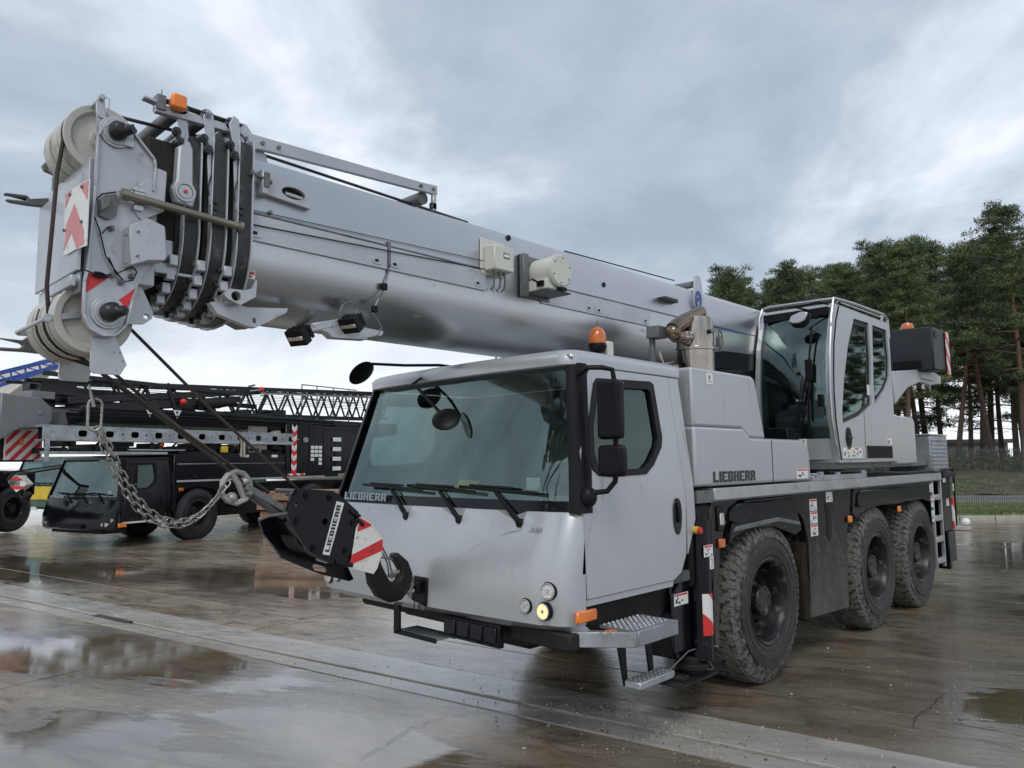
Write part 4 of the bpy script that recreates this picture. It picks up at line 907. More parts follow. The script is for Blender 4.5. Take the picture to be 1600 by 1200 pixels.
m = MB().cyl((-.01, 1.30, 1.37), (.03, 1.30, 1.37), .028, n=14, m=0).cyl((.03, 1.30, 1.37), (.05, 1.30, 1.37), .024, n=14, m=1); m.build('emergency_stop', [YELL, REDM], orr)
m = MB(); m.tube([(-.06, 1.0, .42), (-.06, 1.25, .50), (-.04, 1.5, .50), (-.02, 1.62, .47)], .006, 6).tube([(0, 1.38, .46), (.02, 1.45, .36), (0, 1.5, .33), (-.05, 1.42, .34)], .005, 5); m.build('safety_cable', GREY, orr)

# ---- engine housing
def housing(pts, x0, x1, nm='housing_panel', parent=None): return MB().prism(pts, 'x', x0, x1).build(nm, SILV, parent or crane, bevel=.022, smooth=40)
hs = MB().prism([(1.36, 1.68), (1.36, 2.14), (2.15, 2.14), (2.28, 2.065), (3.35, 2.06), (3.47, 1.97), (3.49, 1.68)], 'x', -.80, -.012).build('engine_housing', SILV, crane, bevel=.024, smooth=40)
hs.modifiers['bevel'].segments = 3
o = housing([(1.385, 2.143), (1.385, 2.60), (2.38, 2.60), (2.44, 2.575), (2.60, 2.06), (2.28, 2.068), (2.15, 2.143)], -.60, -.035, 'upper_cowl', hs); o.modifiers['bevel'].segments = 3
m = MB().box(-.0115, -.0095, 2.66, 2.668, 1.69, 2.05); m.build('panel_gap', DARKV, hs, smooth=0)
ptx = MB().text('LIEBHERR', (-.0085, 1.615, 1.708), (0, 1, 0), (0, 0, 1), .085, length=.72); ptx.build('brand_lettering', LETB, hs, smooth=0)
sticker(-.011, 3.16, 1.70, .24, .09, hs, seed=9); m = MB().box(-.034, -.031, 1.60, 1.70, 2.48, 2.57, 0).box(-.034, -.0305, 1.62, 1.68, 2.50, 2.505, 1).box(-.034, -.0305, 1.635, 1.66, 2.52, 2.55, 1); m.build('warning_sticker', [WHTM, GREY], hs, smooth=0)
# exhaust
ex = MB().lathe([(.0, .0), (.165, 0), (.165, .10), (.175, .105), (.175, .12), (.163, .125), (.163, .33), (.172, .335), (.172, .355), (.162, .36), (.162, .60), (.158, .62), (.02, .62)], (-.42, 2.12, 2.50), 'z', 40).build('exhaust_silencer', INOX, crane)
m = MB(); m.cyl((-.40, 2.12, 2.94), (-.40, 1.84, 2.93), .058, n=24, m=0); m.lathe([(.060, -.01), (.068, 0), (.060, .01)], (-.40, 1.92, 2.932), 'y', 24)
m.build('exhaust_outlet', INOX, ex)
m = MB(); m.tube([(-.40, 1.86, 2.93), (-.40, 1.76, 2.925)], .056, 20).sph((-.40, 1.735, 2.955), .068, 20).tube([(-.40, 1.725, 2.975), (-.40, 1.80, 3.02), (-.40, 1.95, 3.09), (-.40, 2.20, 3.19)], [.062, .064, .060, .056], 20); m.build('tail_pipe', BRNZ, ex)
m = MB().cyl((-.40, 2.20, 3.190), (-.40, 2.206, 3.1925), .049, n=20); m.build('pipe_mouth', DARKV, ex)
MB().box(-.62, -.58, 1.70, 1.74, 2.6, 2.925).box(-.62, -.50, 1.66, 1.80, 2.92, 3.02).build('exhaust_bracket', GREY, ex, bevel=.004); MB().cyl((-.25, 2.12, 2.99), (-.22, 2.08, 2.99), .02, n=10).build('clamp_bolt', GREY, ex); MB().tube([(-.28, 2.29, 2.95), (-.28, 2.29, 3.03), (-.28, 2.34, 3.0), (-.28, 2.36, 2.9), (-.3, 2.33, 2.85)], .008, 6).box(-.30, -.26, 2.27, 2.32, 2.88, 2.96).build('temperature_probe', GREY, ex, bevel=.004)
m = MB(); m.sph((-.62, 1.62, 2.62), .10, 16).cyl((-.62, 1.62, 2.62), (-.5, 1.9, 2.66), .07, n=16).tube([(-.45, 1.72, 2.56), (-.52, 1.70, 2.80)], .012, 6); m.build('intake_pipe', INOX, ex)
# beacon on the driving cab
bx, by = -.50, .82
m = MB().lathe([(.0, 0), (.05, 0), (.05, .015), (.018, .03), (.018, .09), (.05, .10), (.066, .12), (.072, .15), (.066, .165), (0, .165)], (bx, by, 2.605), 'z', 24, 0)
bc = m.build('beacon', PLAS, crane)
m = MB().lathe([(.063, .165), (.068, .20), (.062, .24), (.045, .275), (.02, .293), (0.001, .297)], (bx, by, 2.605), 'z', 24); m.build('beacon_lens', ORNG, bc)
m = MB().box(bx-.04, bx+.03, by+.08, by+.17, 2.68, 2.80).box(bx-.04, bx-.02, by+.04, by+.1, 2.62, 2.72); m.build('relay_box', CRM2, bc, bevel=.01)
m = MB().tube([(bx, by, 2.9), (bx, by, 2.96)], .002, 4).tube([(bx, by, 2.70), (bx-.25, by-.14, 2.63)], .004, 5).tube([(bx-.06, by, 2.63), (bx-.12, by+.02, 2.72), (bx-.02, by+.1, 2.72)], .004, 5); m.build('wire', PLAS, bc)

# ---- turntable, platform and rear lockers
m = MB().cyl((-1.27, 5.6, 1.655), (-1.27, 5.6, 1.76), .72, n=56).cyl((-1.27, 5.6, 1.70), (-1.27, 5.6, 1.73), .78, n=56); m.build('slewing_ring', DGRY, crane)
m = MB().box(-2.3, -.10, 4.3, 8.0, 1.765, 1.85).box(-.95, -.88, 5.9, 8.6, 1.85, 3.35).box(-1.66, -1.59, 5.9, 8.6, 1.85, 3.35).box(-2.3, -1.7, 5.0, 8.4, 1.85, 2.6).prism([(5.0, 1.85), (5.2, 2.3), (6.2, 3.3), (6.2, 1.85)], 'x', -1.66, -1.60)
m.build('superstructure_frame', GREY, crane, bevel=.01)
m = MB().cyl((-1.27, 3.9, 2.0), (-1.27, 5.6, 1.95), .15, n=24).cyl((-1.27, 3.0, 2.66), (-1.27, 5.3, 2.02), .11, n=24); m.build('luffing_cylinder', DGRY, crane)
m = MB().prism([(3.258,2.819),(3.271,2.986),(3.518,3.031),(4.261,3.062),(4.306,2.869)], 'x', -.925, -.895); m.build('hydraulic_box', BLK, crane, bevel=.008); MB().box(-.94, -.91, 2.7, 5.9, 2.0, 2.72).build('dark_backing_plate', BLK, crane, bevel=.008)  # second plate is added black backing that darkens the gap under the boom
# clutter on the deck: rails, hoses, stop bars
m = MB().box(-.14, -.04, 3.60, 5.05, 1.665, 1.715).box(-.16, -.03, 3.62, 3.70, 1.715, 1.74).cyl((-.09, 3.9, 1.70), (-.09, 3.9, 1.75), .035, n=10).cyl((-.09, 4.35, 1.70), (-.09, 4.35, 1.74), .03, n=10).box(-.15, -.05, 5.0, 5.1, 1.66, 1.745)
dk = m.build('latch_rail', GALV, crane, bevel=.004)
m = MB(); m.tube([(-.5, 3.6, 1.72), (-.2, 4.6, 1.70), (-.12, 5.6, 1.72), (-.08, 6.6, 1.69), (-.05, 7.6, 1.70), (-.04, 7.9, 1.66)], .018, 8).tube([(-.12, 4.2, 1.74), (-.08, 4.8, 1.74), (-.12, 5.3, 1.70)], .012, 6); m.build('hydraulic_hose', PLAS, crane)
m = MB().prism([(6.10, 1.80), (6.10, 2.40), (6.86, 2.40), (6.93, 2.34), (6.93, 1.80)], 'x', -.60, -.035); m.build('rear_locker', SILV, crane, bevel=.02)
ck_ = MB().prism([(7.64, 1.69), (7.64, 2.18), (8.48, 2.18), (8.48, 1.69)], 'x', -.60, -.06); cb = ck_.build('tread_plate_box', GALV, crane, bevel=.006)
m = MB()
for i in range(11):
    for j in range(9):
        x, z = -.585+i*.05, 1.72+j*.05; a = pi/4 if (i+j) % 2 else -pi/4
        m.beam((x-.016*cos(a), 7.638, z-.016*sin(a)), (x+.016*cos(a), 7.638, z+.016*sin(a)), .006, .01)
tp_ = m.build('tread_pattern', GALV, cb); tp_['kind'] = 'stuff'; m = MB()
for j in range(8): m.box(-.058, -.045, 7.68, 8.44, 1.72+j*.055, 1.745+j*.055)
m.build('louvre', GALV, cb, bevel=.004); m = MB().box(-.62, -.05, 7.62, 8.50, 2.183, 2.20); m.build('box_lid', ALU, cb, bevel=.004)

# ---- counterweight
cw = MB().prism([(8.12, 3.12), (8.12, 3.76), (8.86, 3.76), (8.86, 3.16)], 'x', -2.2, -.06).build('counterweight', mat('charcoal_paint', (.014, .016, .022), .45, 0, .2), crane, bevel=.02)
MB().box(-.60, -.22, 8.105, 8.119, 3.16, 3.28).build('cover_panel', PLAS, cw, bevel=.004); MB().box(-.058, -.050, 8.2, 8.35, 3.60, 3.70).build('cover_panel', PLAS, cw, bevel=.004)
m = MB().box(-.12, -.045, 8.865, 8.885, 3.10, 3.76); CWS = stripes('counterweight_stripes', (.72, .72, .70), (.62, .04, .04), .085, radians(42), 'x', .1)
m = MB().box(-.045, -.038, 8.72, 8.885, 3.10, 3.74); m.build('warning_plate', CWS, cw)
m = MB().lathe([(.085, 0), (.09, .03), (.07, .08), (.03, .10), (.001, .105)], (-.42, 8.25, 3.765), 'z', 20); m.build('beacon_lens', ORNG, cw)
m = MB().prism([(6.2, 2.5), (6.2, 2.95), (8.8, 3.10), (8.85, 3.02), (8.2, 2.98), (7.4, 2.80), (6.6, 2.55)], 'x', -.66, -.60).cyl((-.30, 8.55, 3.0), (-.30, 8.55, 3.10), .03, n=10).box(-.50, -.25, 8.2, 8.8, 3.02, 3.115).cyl((-.3, 8.75, 2.86), (-.3, 8.75, 3.0), .012, n=8); m.build('counterweight_arm', SILV2, cw, bevel=.01); MB().prism([(7.008,3.034),(8.713,3.199),(9.313,3.137),(9.284,3.014),(8.724,2.957),(8.216,2.971),(7.599,2.847),(7.003,2.586)], 'x', -.34, -.28).build('counterweight_arm', SILV2, cw, bevel=.01)
m = MB().box(-.95, -.55, 4.5, 4.62, 1.86, 2.3); 
# radiator fins and striped plate between cab and housing
m = MB().box(-.78, -.34, 3.75, 3.98, 1.92, 2.20)
for i in range(9): m.box(-.335, -.325, 3.75, 3.98, 1.94+i*.028, 1.95+i*.028)
m.build('winch_cover', BLK, crane, bevel=.01); m = MB().box(-.80, -.60, 3.735, 3.745, 1.95, 2.22); m.build('warning_plate', stripes('front_plate_stripes', (.72, .72, .7), (.62, .03, .03), .14, radians(45), 'y', .65), crane)
# ---- rear ladder and rear end
ld = MB()
for y in (7.50, 7.88): ld.box(-.06, -.02, y-.02, y+.02, .40, 1.56)
ld = ld.build('ladder', ALU, crane, bevel=.004)
for z in (.50, .78, 1.06, 1.34): MB().box(-.07, -.01, 7.522, 7.858, z-.035, z+.035).build('rung', ALU, ld, bevel=.006)
m = MB().box(-.5, -.03, 7.95, 8.35, .85, 1.60).box(-2.5, -.5, 7.95, 8.45, .60, 1.55).box(-.35, -.02, 8.1, 8.45, .42, .84).cyl((-.10, 8.38, .5), (-.10, 8.38, 1.60), .07, n=16); rr = m.build('rear_outrigger', BLK, crane, bevel=.012)
m = MB().prism([(8.44, .86), (8.52, .90), (8.52, 1.30), (8.44, 1.30)], 'x', -.06, -.025); m.build('warning_plate', stripes('rear_plate_stripes', (.72, .72, .7), (.62, .03, .03), .16, radians(45), 'x', .2), rr)
sticker(-.028, 8.02, 1.53, .14, .06, rr, seed=10, red=False); sticker(-.028, 8.12, 1.20, .13, .10, rr, seed=11); sticker(-.018, 8.46, 1.40, .06, .10, rr, seed=12, red=False)
m = MB().box(-.10, .0, 7.95, 8.6, 1.60, 1.67).tube([(-.03, 8.0, 1.69), (-.02, 8.5, 1.72), (-.03, 8.6, 1.5), (-.03, 8.58, .9)], .014, 6); m.build('rear_guard', PLAS, rr, bevel=.006); MB().box(-.34, -.32, 7.4, 7.95, .22, .50).build('mud_flap', PLAS, rr); MB().box(-.3, -.05, 8.2, 8.3, .32, .43).build('tow_eye', PLAS, rr, bevel=.006)

# ---- operator cab
FP = [(4.46, 3.52), (4.36, 3.35), (4.27, 3.1), (4.22, 2.8), (4.20, 2.55), (4.21, 2.30), (4.25, 2.10), (4.31, 1.86)]   # front profile (y, z)
def fy(z):
    for (a, za), (b, zb) in zip(FP, FP[1:]):
        if z >= zb: return a+(b-a)*(za-z)/(za-zb)
    return FP[-1][0]
oc = MB().box(-.86, -.07, 4.34, 6.08, 1.855, 1.90).box(-.86, -.07, 6.02, 6.08, 1.90, 3.50).prism([(4.42, 3.50), (6.08, 3.50), (6.08, 3.56), (4.46, 3.56)], 'x', -.86, -.07)
oc = oc.build('operator_cab', SILV, crane, bevel=.012)
def oside(x0, x1, nm):
    out_ = FP[::-1]+[(6.08, 3.53), (6.10, 3.40), (6.10, 1.86)]
    m = MB().plate([(y+.0, z) for y, z in out_], [[(4.914,3.438),(5.383,3.447),(5.400,3.034),(5.331,2.493),(4.922,2.346),(4.419,2.247),(4.423,2.396),(4.528,2.745),(4.692,3.110)], [(5.511,3.440),(6.005,3.438),(6.061,3.095),(6.017,2.854),(5.827,2.701),(5.438,2.498),(5.436,2.737)]], 'x', x0, x1)
    return m.build(nm, SILV, oc, bevel=.008)
oside(-.075, -.03, 'side_frame')
MB().plate(FP[::-1]+[(6.08, 3.53), (6.10, 3.40), (6.10, 1.86)], [[(4.42, 2.2), (5.95, 2.2), (5.95, 3.40), (4.55, 3.40), (4.36, 3.0)]], 'x', -.88, -.84).build('side_frame', SILV, oc, bevel=.008)
m = MB().prism([(4.895,3.443),(5.406,3.458),(5.422,3.036),(5.351,2.487),(4.921,2.339),(4.400,2.233),(4.405,2.395),(4.509,2.744),(4.673,3.108)], 'x', -.062, -.056); m.build('door_window', GLD, oc, smooth=0)
m = MB().prism([(5.490,3.445),(6.031,3.449),(6.085,3.097),(6.039,2.848),(5.824,2.686),(5.414,2.482),(5.414,2.736)], 'x', -.062, -.056); m.build('rear_side_window', GLD, oc, smooth=0)
m = MB().prism([(4.42, 2.2), (5.95, 2.2), (5.95, 3.40), (4.55, 3.40), (4.36, 3.0)], 'x', -.865, -.86); m.build('left_window', GLD, oc, smooth=0)
# black surrounds printed on the side glass
m = MB()
def ringp(P, w_):
    c = Vector((sum(p[0] for p in P)/len(P), sum(p[1] for p in P)/len(P))); return [tuple(c+(Vector(p)-c)*(1-w_)) for p in P]
for P in ([(4.914,3.438),(5.383,3.447),(5.400,3.034),(5.331,2.493),(4.922,2.346),(4.419,2.247),(4.423,2.396),(4.528,2.745),(4.692,3.110)], [(5.511,3.440),(6.005,3.438),(6.061,3.095),(6.017,2.854),(5.827,2.701),(5.438,2.498),(5.436,2.737)]):
    m.plate(P, [ringp(P, .09)], 'x', -.058, -.052)
m.build('window_seal', PLAS, oc, smooth=0)
# windscreen
Z = [3.46-1.36*i/14 for i in range(15)]
m = MB().grid(lambda a, b: (-.84+.75*a, fy(3.47-b*1.37)+.012-.05*(1-(2*a-1)**2), 3.47-b*1.37), 10, 14); m.build('windshield', GLS, oc, smooth=60)
m = MB().grid(lambda a, b: (-.44+.35*a, fy(2.09-b*.22)+.006-.05*(1-(2*(.533+.467*a)-1)**2), 2.09-b*.22-(.0)), 8, 4, 0); m.build('front_panel', SILV, oc, smooth=60)
m = MB().grid(lambda a, b: (-.84+.40*a, fy(2.10-b*.22)+.012-.05*(1-(2*(.533*a)-1)**2), 2.10-b*.22), 8, 4, 0); m.build('lower_window', GLD, oc, smooth=60)
for a0, a1 in ((-.88, -.83), (-.10, -.03)):
    m = MB()
    for (p, q) in zip(FP, FP[1:]):
        m.add([(a0, p[0]-.012, p[1]), (a1, p[0]-.012, p[1]), (a1, q[0]-.012, q[1]), (a0, q[0]-.012, q[1]), (a0, p[0]+.04, p[1]), (a1, p[0]+.04, p[1]), (a1, q[0]+.04, q[1]), (a0, q[0]+.04, q[1])], [(0, 1, 2, 3), (4, 7, 6, 5), (0, 3, 7, 4), (1, 5, 6, 2)])
    m.build('pillar', SILV, oc, smooth=50)
m = MB().box(-.83, -.10, 4.36, 4.40, 3.42, 3.51).prism([(-.35, 3.44), (-.32, 3.40), (-.22, 3.40), (-.19, 3.44)], 'y', 4.355, 4.39); m.build('roof_blind', PLAS, oc, bevel=.006)
m = MB()      # guard rails
m.tube([(-.90, 4.33, 2.55), (-.905, 4.34, 3.0), (-.90, 4.42, 3.50), (-.88, 4.46, 3.60), (-.80, 4.46, 3.615), (-.10, 4.44, 3.60), (-.05, 4.46, 3.60), (-.045, 5.0, 3.62), (-.045, 5.98, 3.63), (-.04, 6.10, 3.58), (-.04, 6.12, 3.35)], .016, 8)
m.tube([(-.05, 4.40, 3.60), (-.045, 4.30, 3.40), (-.04, 4.19, 3.0), (-.035, 4.13, 2.6), (-.035, 4.14, 2.3), (-.03, 4.18, 2.08), (-.035, 4.24, 2.0)], .013, 8)
m.tube([(-.06, 4.5, 3.56), (-.05, 4.55, 3.60)], .012, 6).tube([(-.06, 5.95, 3.54), (-.05, 5.95, 3.62)], .018, 6).tube([(-.045, 4.6, 3.575), (-.045, 5.9, 3.585)], .008, 6)
m.build('guard_rail', ALU, oc)
m = MB().box(-.09, -.022, 4.28, 6.10, 1.835, 1.862).box(-.88, -.09, 4.30, 4.33, 1.835, 1.862); m.build('sill', ALU, oc, bevel=.004)
m = MB().prism(circ((4.56, 2.10), 1, 24, .085, .115), 'x', -.031, -.022, 0).prism(circ((4.56, 2.10), 1, 20, .055, .085), 'x', -.024, -.018, 1).box(-.019, -.010, 4.51, 4.63, 2.085, 2.115, 0); m.build('door_handle', [PLAS, DARKV], oc, bevel=.003)
m = MB().box(-.0295, -.0285, 5.06, 5.068, 1.87, 2.40).box(-.0295, -.0285, 4.30, 5.06, 1.862, 1.868); m.build('door_gap', DARKV, oc, smooth=0)
for i in range(5): sticker(-.0295, 4.38+i*.115, 1.885, .105, .11, oc, seed=20+i, red=(i % 2 == 1))
m = MB().box(-.031, -.024, 5.10, 5.95, 1.88, 2.02)
for i in range(4): m.box(-.026, -.018, 5.12, 5.93, 1.89+i*.033, 1.905+i*.033)
m.build('vent_grille', DARKV, oc, smooth=0); sticker(-.0295, 5.80, 2.04, .16, .10, oc, seed=31)
m = MB().box(-.0535, -.0515, 5.28, 5.40, 2.60, 2.72); m.build('warning_sticker', WHTM, oc, smooth=0)
m = MB().box(-.50, -.33, 4.19, 4.20, 1.97, 2.09, 0)
for i in range(3): m.box(-.49+i*.05, -.455+i*.05, 4.186, 4.19, 2.05, 2.075, 1)
m.box(-.45, -.36, 4.186, 4.19, 1.985, 2.02, 1).box(-.44, -.36, 4.235, 4.245, 1.87, 1.93, 0); m.build('warning_sticker', [WHTM, LETB], oc, smooth=0)
m = MB().tube([(-.09, 4.36, 3.53), (-.16, 4.28, 3.55), (-.35, 4.12, 3.50)]+[(-0.161,4.070,3.425),(-0.231,4.070,3.373)], .012, 7); m.build('mirror_arm', PLAS, oc)
m = MB().prism([(-0.390,3.331),(-0.359,3.396),(-0.247,3.428),(-0.167,3.409),(-0.199,3.311),(-0.256,3.258),(-0.351,3.270)], 'y', 4.03, 4.12); m.build('mirror_housing', PLAS, oc, bevel=.02, seg=2)
m = MB().prism([(-0.384,3.333),(-0.353,3.391),(-0.248,3.424),(-0.175,3.406),(-0.212,3.330),(-0.268,3.303),(-0.337,3.306)], 'y', 4.0, 4.028); m.build('mirror_cap', ALU, oc, bevel=.008)
m = MB(); m.tube([(-.42, 4.17, 1.98), (-.40, 4.13, 2.1), (-.30, 4.10, 2.62), (-.24, 4.12, 2.85)], .012, 6).tube([(-.48, 4.17, 1.98), (-.30, 4.10, 2.75)], .008, 6).tube([(-.26, 4.11, 2.25), (-.24, 4.10, 2.8), (-.20, 4.16, 3.28)], .013, 6).box(-.27, -.20, 4.09, 4.12, 2.70, 2.92).box(-.17, -.12, 4.13, 4.15, 2.42, 2.55); m.build('wiper', PLAS, oc, bevel=.003)
m = MB().box(-.60, -.26, 5.05, 5.6, 1.95, 2.45).box(-.60, -.28, 5.5, 5.68, 2.45, 3.0).box(-.52, -.36, 5.54, 5.66, 3.03, 3.2).box(-.75, -.62, 4.7, 5.4, 1.95, 2.5).box(-.24, -.12, 4.8, 5.4, 1.95, 2.5).prism([(4.5, 1.95), (4.45, 2.35), (4.6, 2.45), (4.75, 2.0)], 'x', -.80, -.5); m.build('seat', INTR, oc, bevel=.03, seg=2)
m = MB().box(-.30, -.28, 4.55, 4.57, 2.5, 2.95).box(-.44, -.24, 4.53, 4.56, 2.95, 3.12); m.build('monitor', PLAS, oc, bevel=.01)

# ================================================================ BOOM
BX0, BX1, BC = -1.64, -.90, -1.27
def boom_section(g=0.0, n=10, zt=3.61, zb=2.73):
    """outline (x, z) of the boom tube: boxy above, rounded keel below; g grows it"""
    w_ = .37+g; P = [(BC-w_, zt-.06+g), (BC-w_+.05, zt+g), (BC+w_-.05, zt+g), (BC+w_-.012, zt-.02+g), (BC+w_, zt-.06+g)]
    for i in range(n*2+1):
        a = -pi*i/(2*n); c = cos(a); s = sin(a); P.append((BC+w_*(abs(c)**.80)*(1 if c >= 0 else -1), 3.10+(3.10-zb+g)*(-(abs(s)**.92))))
    return P
def tube_sec(mb, P, y0, y1, m=0, caps=True):
    n = len(P); mb.add([(x, y0, z) for x, z in P]+[(x, y1, z) for x, z in P], [(i, (i+1) % n, n+(i+1) % n, n+i) for i in range(n)]+([tuple(range(n)), tuple(range(n, 2*n))] if caps else []), m)
m = MB(); tube_sec(m, boom_section(), -1.84, 7.6); boom = m.build('telescopic_boom', BOOM, crane, smooth=28)
def bolt(p, r=.014, h=.012, parent=None, nm='bolt', mt=None, d=(1, 0, 0)):
    p = Vector(p); return MB().cyl(p, p+Vector(d)*h, r, n=6).build(nm, mt or GREY, parent or boom, smooth=30)
# cable cover plates along the flank
segs = [(-1.80, -.855), (-.845, .02), (.62, 1.30), (1.305, 2.14)]
for a, b in segs:
    m = MB().prism([(a, 3.115), (b, 3.115), (b, 3.265), (a, 3.265)], 'x', -.899, -.886); m.build('cover_plate', SILV2, boom, bevel=.003)
    for y in (a+.06, b-.07):
        m = MB().prism(rrect(y-.045, y+.03, 3.135, 3.185, .02), 'x', -.886, -.882, 0).prism(rrect(y-.03, y+.0, 3.15, 3.168, .008), 'x', -.882, -.879, 1); m.build('cover_clip', [SILV2, DARKV], boom, bevel=.002)
m = MB().box(-.90, -.893, -1.80, .05, 3.272, 3.280).box(-.90, -.893, .65, 4.4, 3.272, 3.280).box(-.90, -.89, -.855, -.845, 3.10, 3.28).box(-.90, -.885, -.853, -.83, 3.13, 3.30); m.build('edge_strip', GREY, boom)
m = MB().tube([(-.885, -2.30, 3.21), (-.88, -1.83, 3.20), (-.878, -.9, 3.235), (-.885, .02, 3.275)], .0035, 5).tube([(-.888, -1.83, 3.285), (-.885, .02, 3.335)], .0025, 5).tube([(-1.05, -1.78, 3.64), (-1.05, -.6, 3.628), (-1.05, .3, 3.616)], .008, 6).tube([(-.96, 1.0, 3.622), (-.96, 2.7, 3.66)], .006, 6)
m.build('signal_cable', PLAS, boom)
for (y, z) in ((.27, 3.565), (1.32, 3.24), (1.45, 3.40)): MB().cyl((-.899, y, z), (-.893, y, z), .022, n=16).build('rubber_plug', DARKV, boom)
for (y, z) in ((-1.66, 3.30), (-1.78, 3.44)): bolt((-.898, y, z), .012)
# slot with locking pin
m = MB().plate([(-1.72, 3.39), (-1.42, 3.37), (-1.42, 3.475), (-1.70, 3.505)], [circ((-1.535, 3.435), 1, 18, .075, .035)], 'x', -.899, -.865).box(-.90, -.84, -1.74, -1.70, 3.38, 3.52); lk = m.build('pin_bracket', SILV2, boom, bevel=.004)
m = MB().prism(circ((-1.535, 3.435), 1, 18, .078, .037), 'x', -.898, -.894); m.build('pin_slot', DARKV, lk, smooth=0)
m = MB().cyl((-.885, -1.58, 3.43), (-.885, -1.47, 3.425), .012, n=10); m.build('lock_pin', ALU, lk); m = MB().tube([(-.85, -1.80, 3.48), (-.85, -1.68, 3.455)], .012, 8).cyl((-.85, -1.81, 3.483), (-.85, -1.795, 3.478), .022, n=12).box(-.87, -.83, -1.73, -1.70, 3.42, 3.50); m.build('release_lever', GREY, lk)
# junction box, cable reel
jb = MB().box(-.90, -.885, -.03, .22, 3.235, 3.505, 0).box(-.885, -.775, .0, .20, 3.26, 3.44, 0).build('junction_box', CRM2, boom, bevel=.008)
MB().box(-.775, -.772, .09, .15, 3.35, 3.39, 0).box(-.772, -.771, .095, .145, 3.36, 3.38, 1).build('type_plate', [GREY, WHTM], jb, smooth=0)
m = MB()
for i, y in enumerate((.04, .10, .15)): m.tube([(-.83, y, 3.26), (-.83, y+.01, 3.20), (-.86, y+.03, 3.15), (-.885, y+.02, 3.13)], .006, 6).cyl((-.83, y, 3.262), (-.83, y, 3.235), .012, n=8)
m.build('cable_gland', GREY, jb)
rq = [(0.573,3.319)][0]
ry, rz_ = rq
m = MB().box(-.90, -.88, ry-.2, ry+.14, rz_-.19, rz_+.14).box(-.90, -.84, ry-.2, ry-.14, rz_-.19, rz_+.14).box(-.90, -.66, ry-.14, ry+.14, rz_-.16, rz_-.145); rl = m.build('reel_bracket', GREY, boom, bevel=.004)
m = MB().cyl((-.87, ry, rz_), (-.66, ry, rz_), .120, n=36).cyl((-.66, ry, rz_), (-.64, ry, rz_), .128, n=36).cyl((-.64, ry, rz_), (-.632, ry, rz_), .118, n=36).box(-.85, -.67, ry-.14, ry+.07, rz_-.155, rz_-.07); m.build('cable_reel', CRM2, rl, bevel=.003)
m = MB().cyl((-.72, ry-.13, rz_-.11), (-.72, ry-.24, rz_-.095), .008, n=8).box(-.75, -.69, ry-.16, ry-.14, rz_-.13, rz_-.09).box(-.68, -.62, ry-.02, ry+.04, rz_-.155, rz_-.13); m.build('cable_guide', PLAS, rl)
for i in range(6): a = i*pi/3+.4; MB().cyl((-.632, ry+.098*cos(a), rz_+.098*sin(a)), (-.627, ry+.098*cos(a), rz_+.098*sin(a)), .006, n=6).build('screw', GREY, rl)
# erection arm lying on the boom
m = MB().prism([(-1.86, 3.66), (-1.80, 3.74), (-.55, 3.79), (-.40, 3.80), (-.40, 3.735), (-1.72, 3.665), (-1.80, 3.64)], 'x', -.96, -.93, 0).cyl((-.97, -1.80, 3.695), (-.925, -1.80, 3.695), .045, n=18).box(-.96, -.93, -.44, -.41, 3.62, 3.735)
am = m.build('auxiliary_arm', SILV2, boom, bevel=.004)
for y in (-1.80, -1.70, -1.60, -.55, -.44): bolt((-.93, y, 3.70+.065*(y+1.8)/1.35), .012, .012, am)
MB().cyl((-.97, -.50, 3.70), (-1.40, -.50, 3.70), .045, n=20).build('rope_roller', GREY, boom); MB().box(-.96, -.93, -.45, -.41, 3.63, 3.67).build('latch', DGRY, am)
m = MB().prism([(-2.04, 3.60), (-1.86, 3.80), (-1.78, 3.80), (-1.66, 3.66), (-1.64, 3.60)], 'x', -.975, -.963); m.build('lug_plate', SILV2, boom, bevel=.004)
# roller, blue painted lug towards the rear
MB().cyl((-1.30, 3.0, 3.665), (-.93, 3.0, 3.665), .035, n=18).build('rope_roller', GREY, boom)
m = MB().plate([(2.95, 3.60), (2.97, 3.74), (3.02, 3.755), (3.06, 3.72), (3.10, 3.55), (3.16, 3.35), (3.05, 3.36), (2.95, 3.42), (2.93, 3.5)], [circ((2.99, 3.49), .028, 12)], 'x', -.899, -.87, 0); lg = m.build('lifting_lug', SILV2, boom, bevel=.004)
m = MB().plate(circ((2.99, 3.49), 1, 20, .06, .095), [circ((2.99, 3.49), 1, 20, .035, .06)], 'x', -.869, -.862); m.build('paint_ring', BLUE, lg)
m = MB().box(-.898, -.892, 2.98, 4.05, 3.262, 3.275); m.build('marker_line', BLUE, boom); m = MB().box(-.90, -.82, 2.3, 2.52, 3.395, 3.42).box(-.90, -.85, 2.52, 2.58, 3.40, 3.41); m.build('cable_saddle', DGRY, boom)
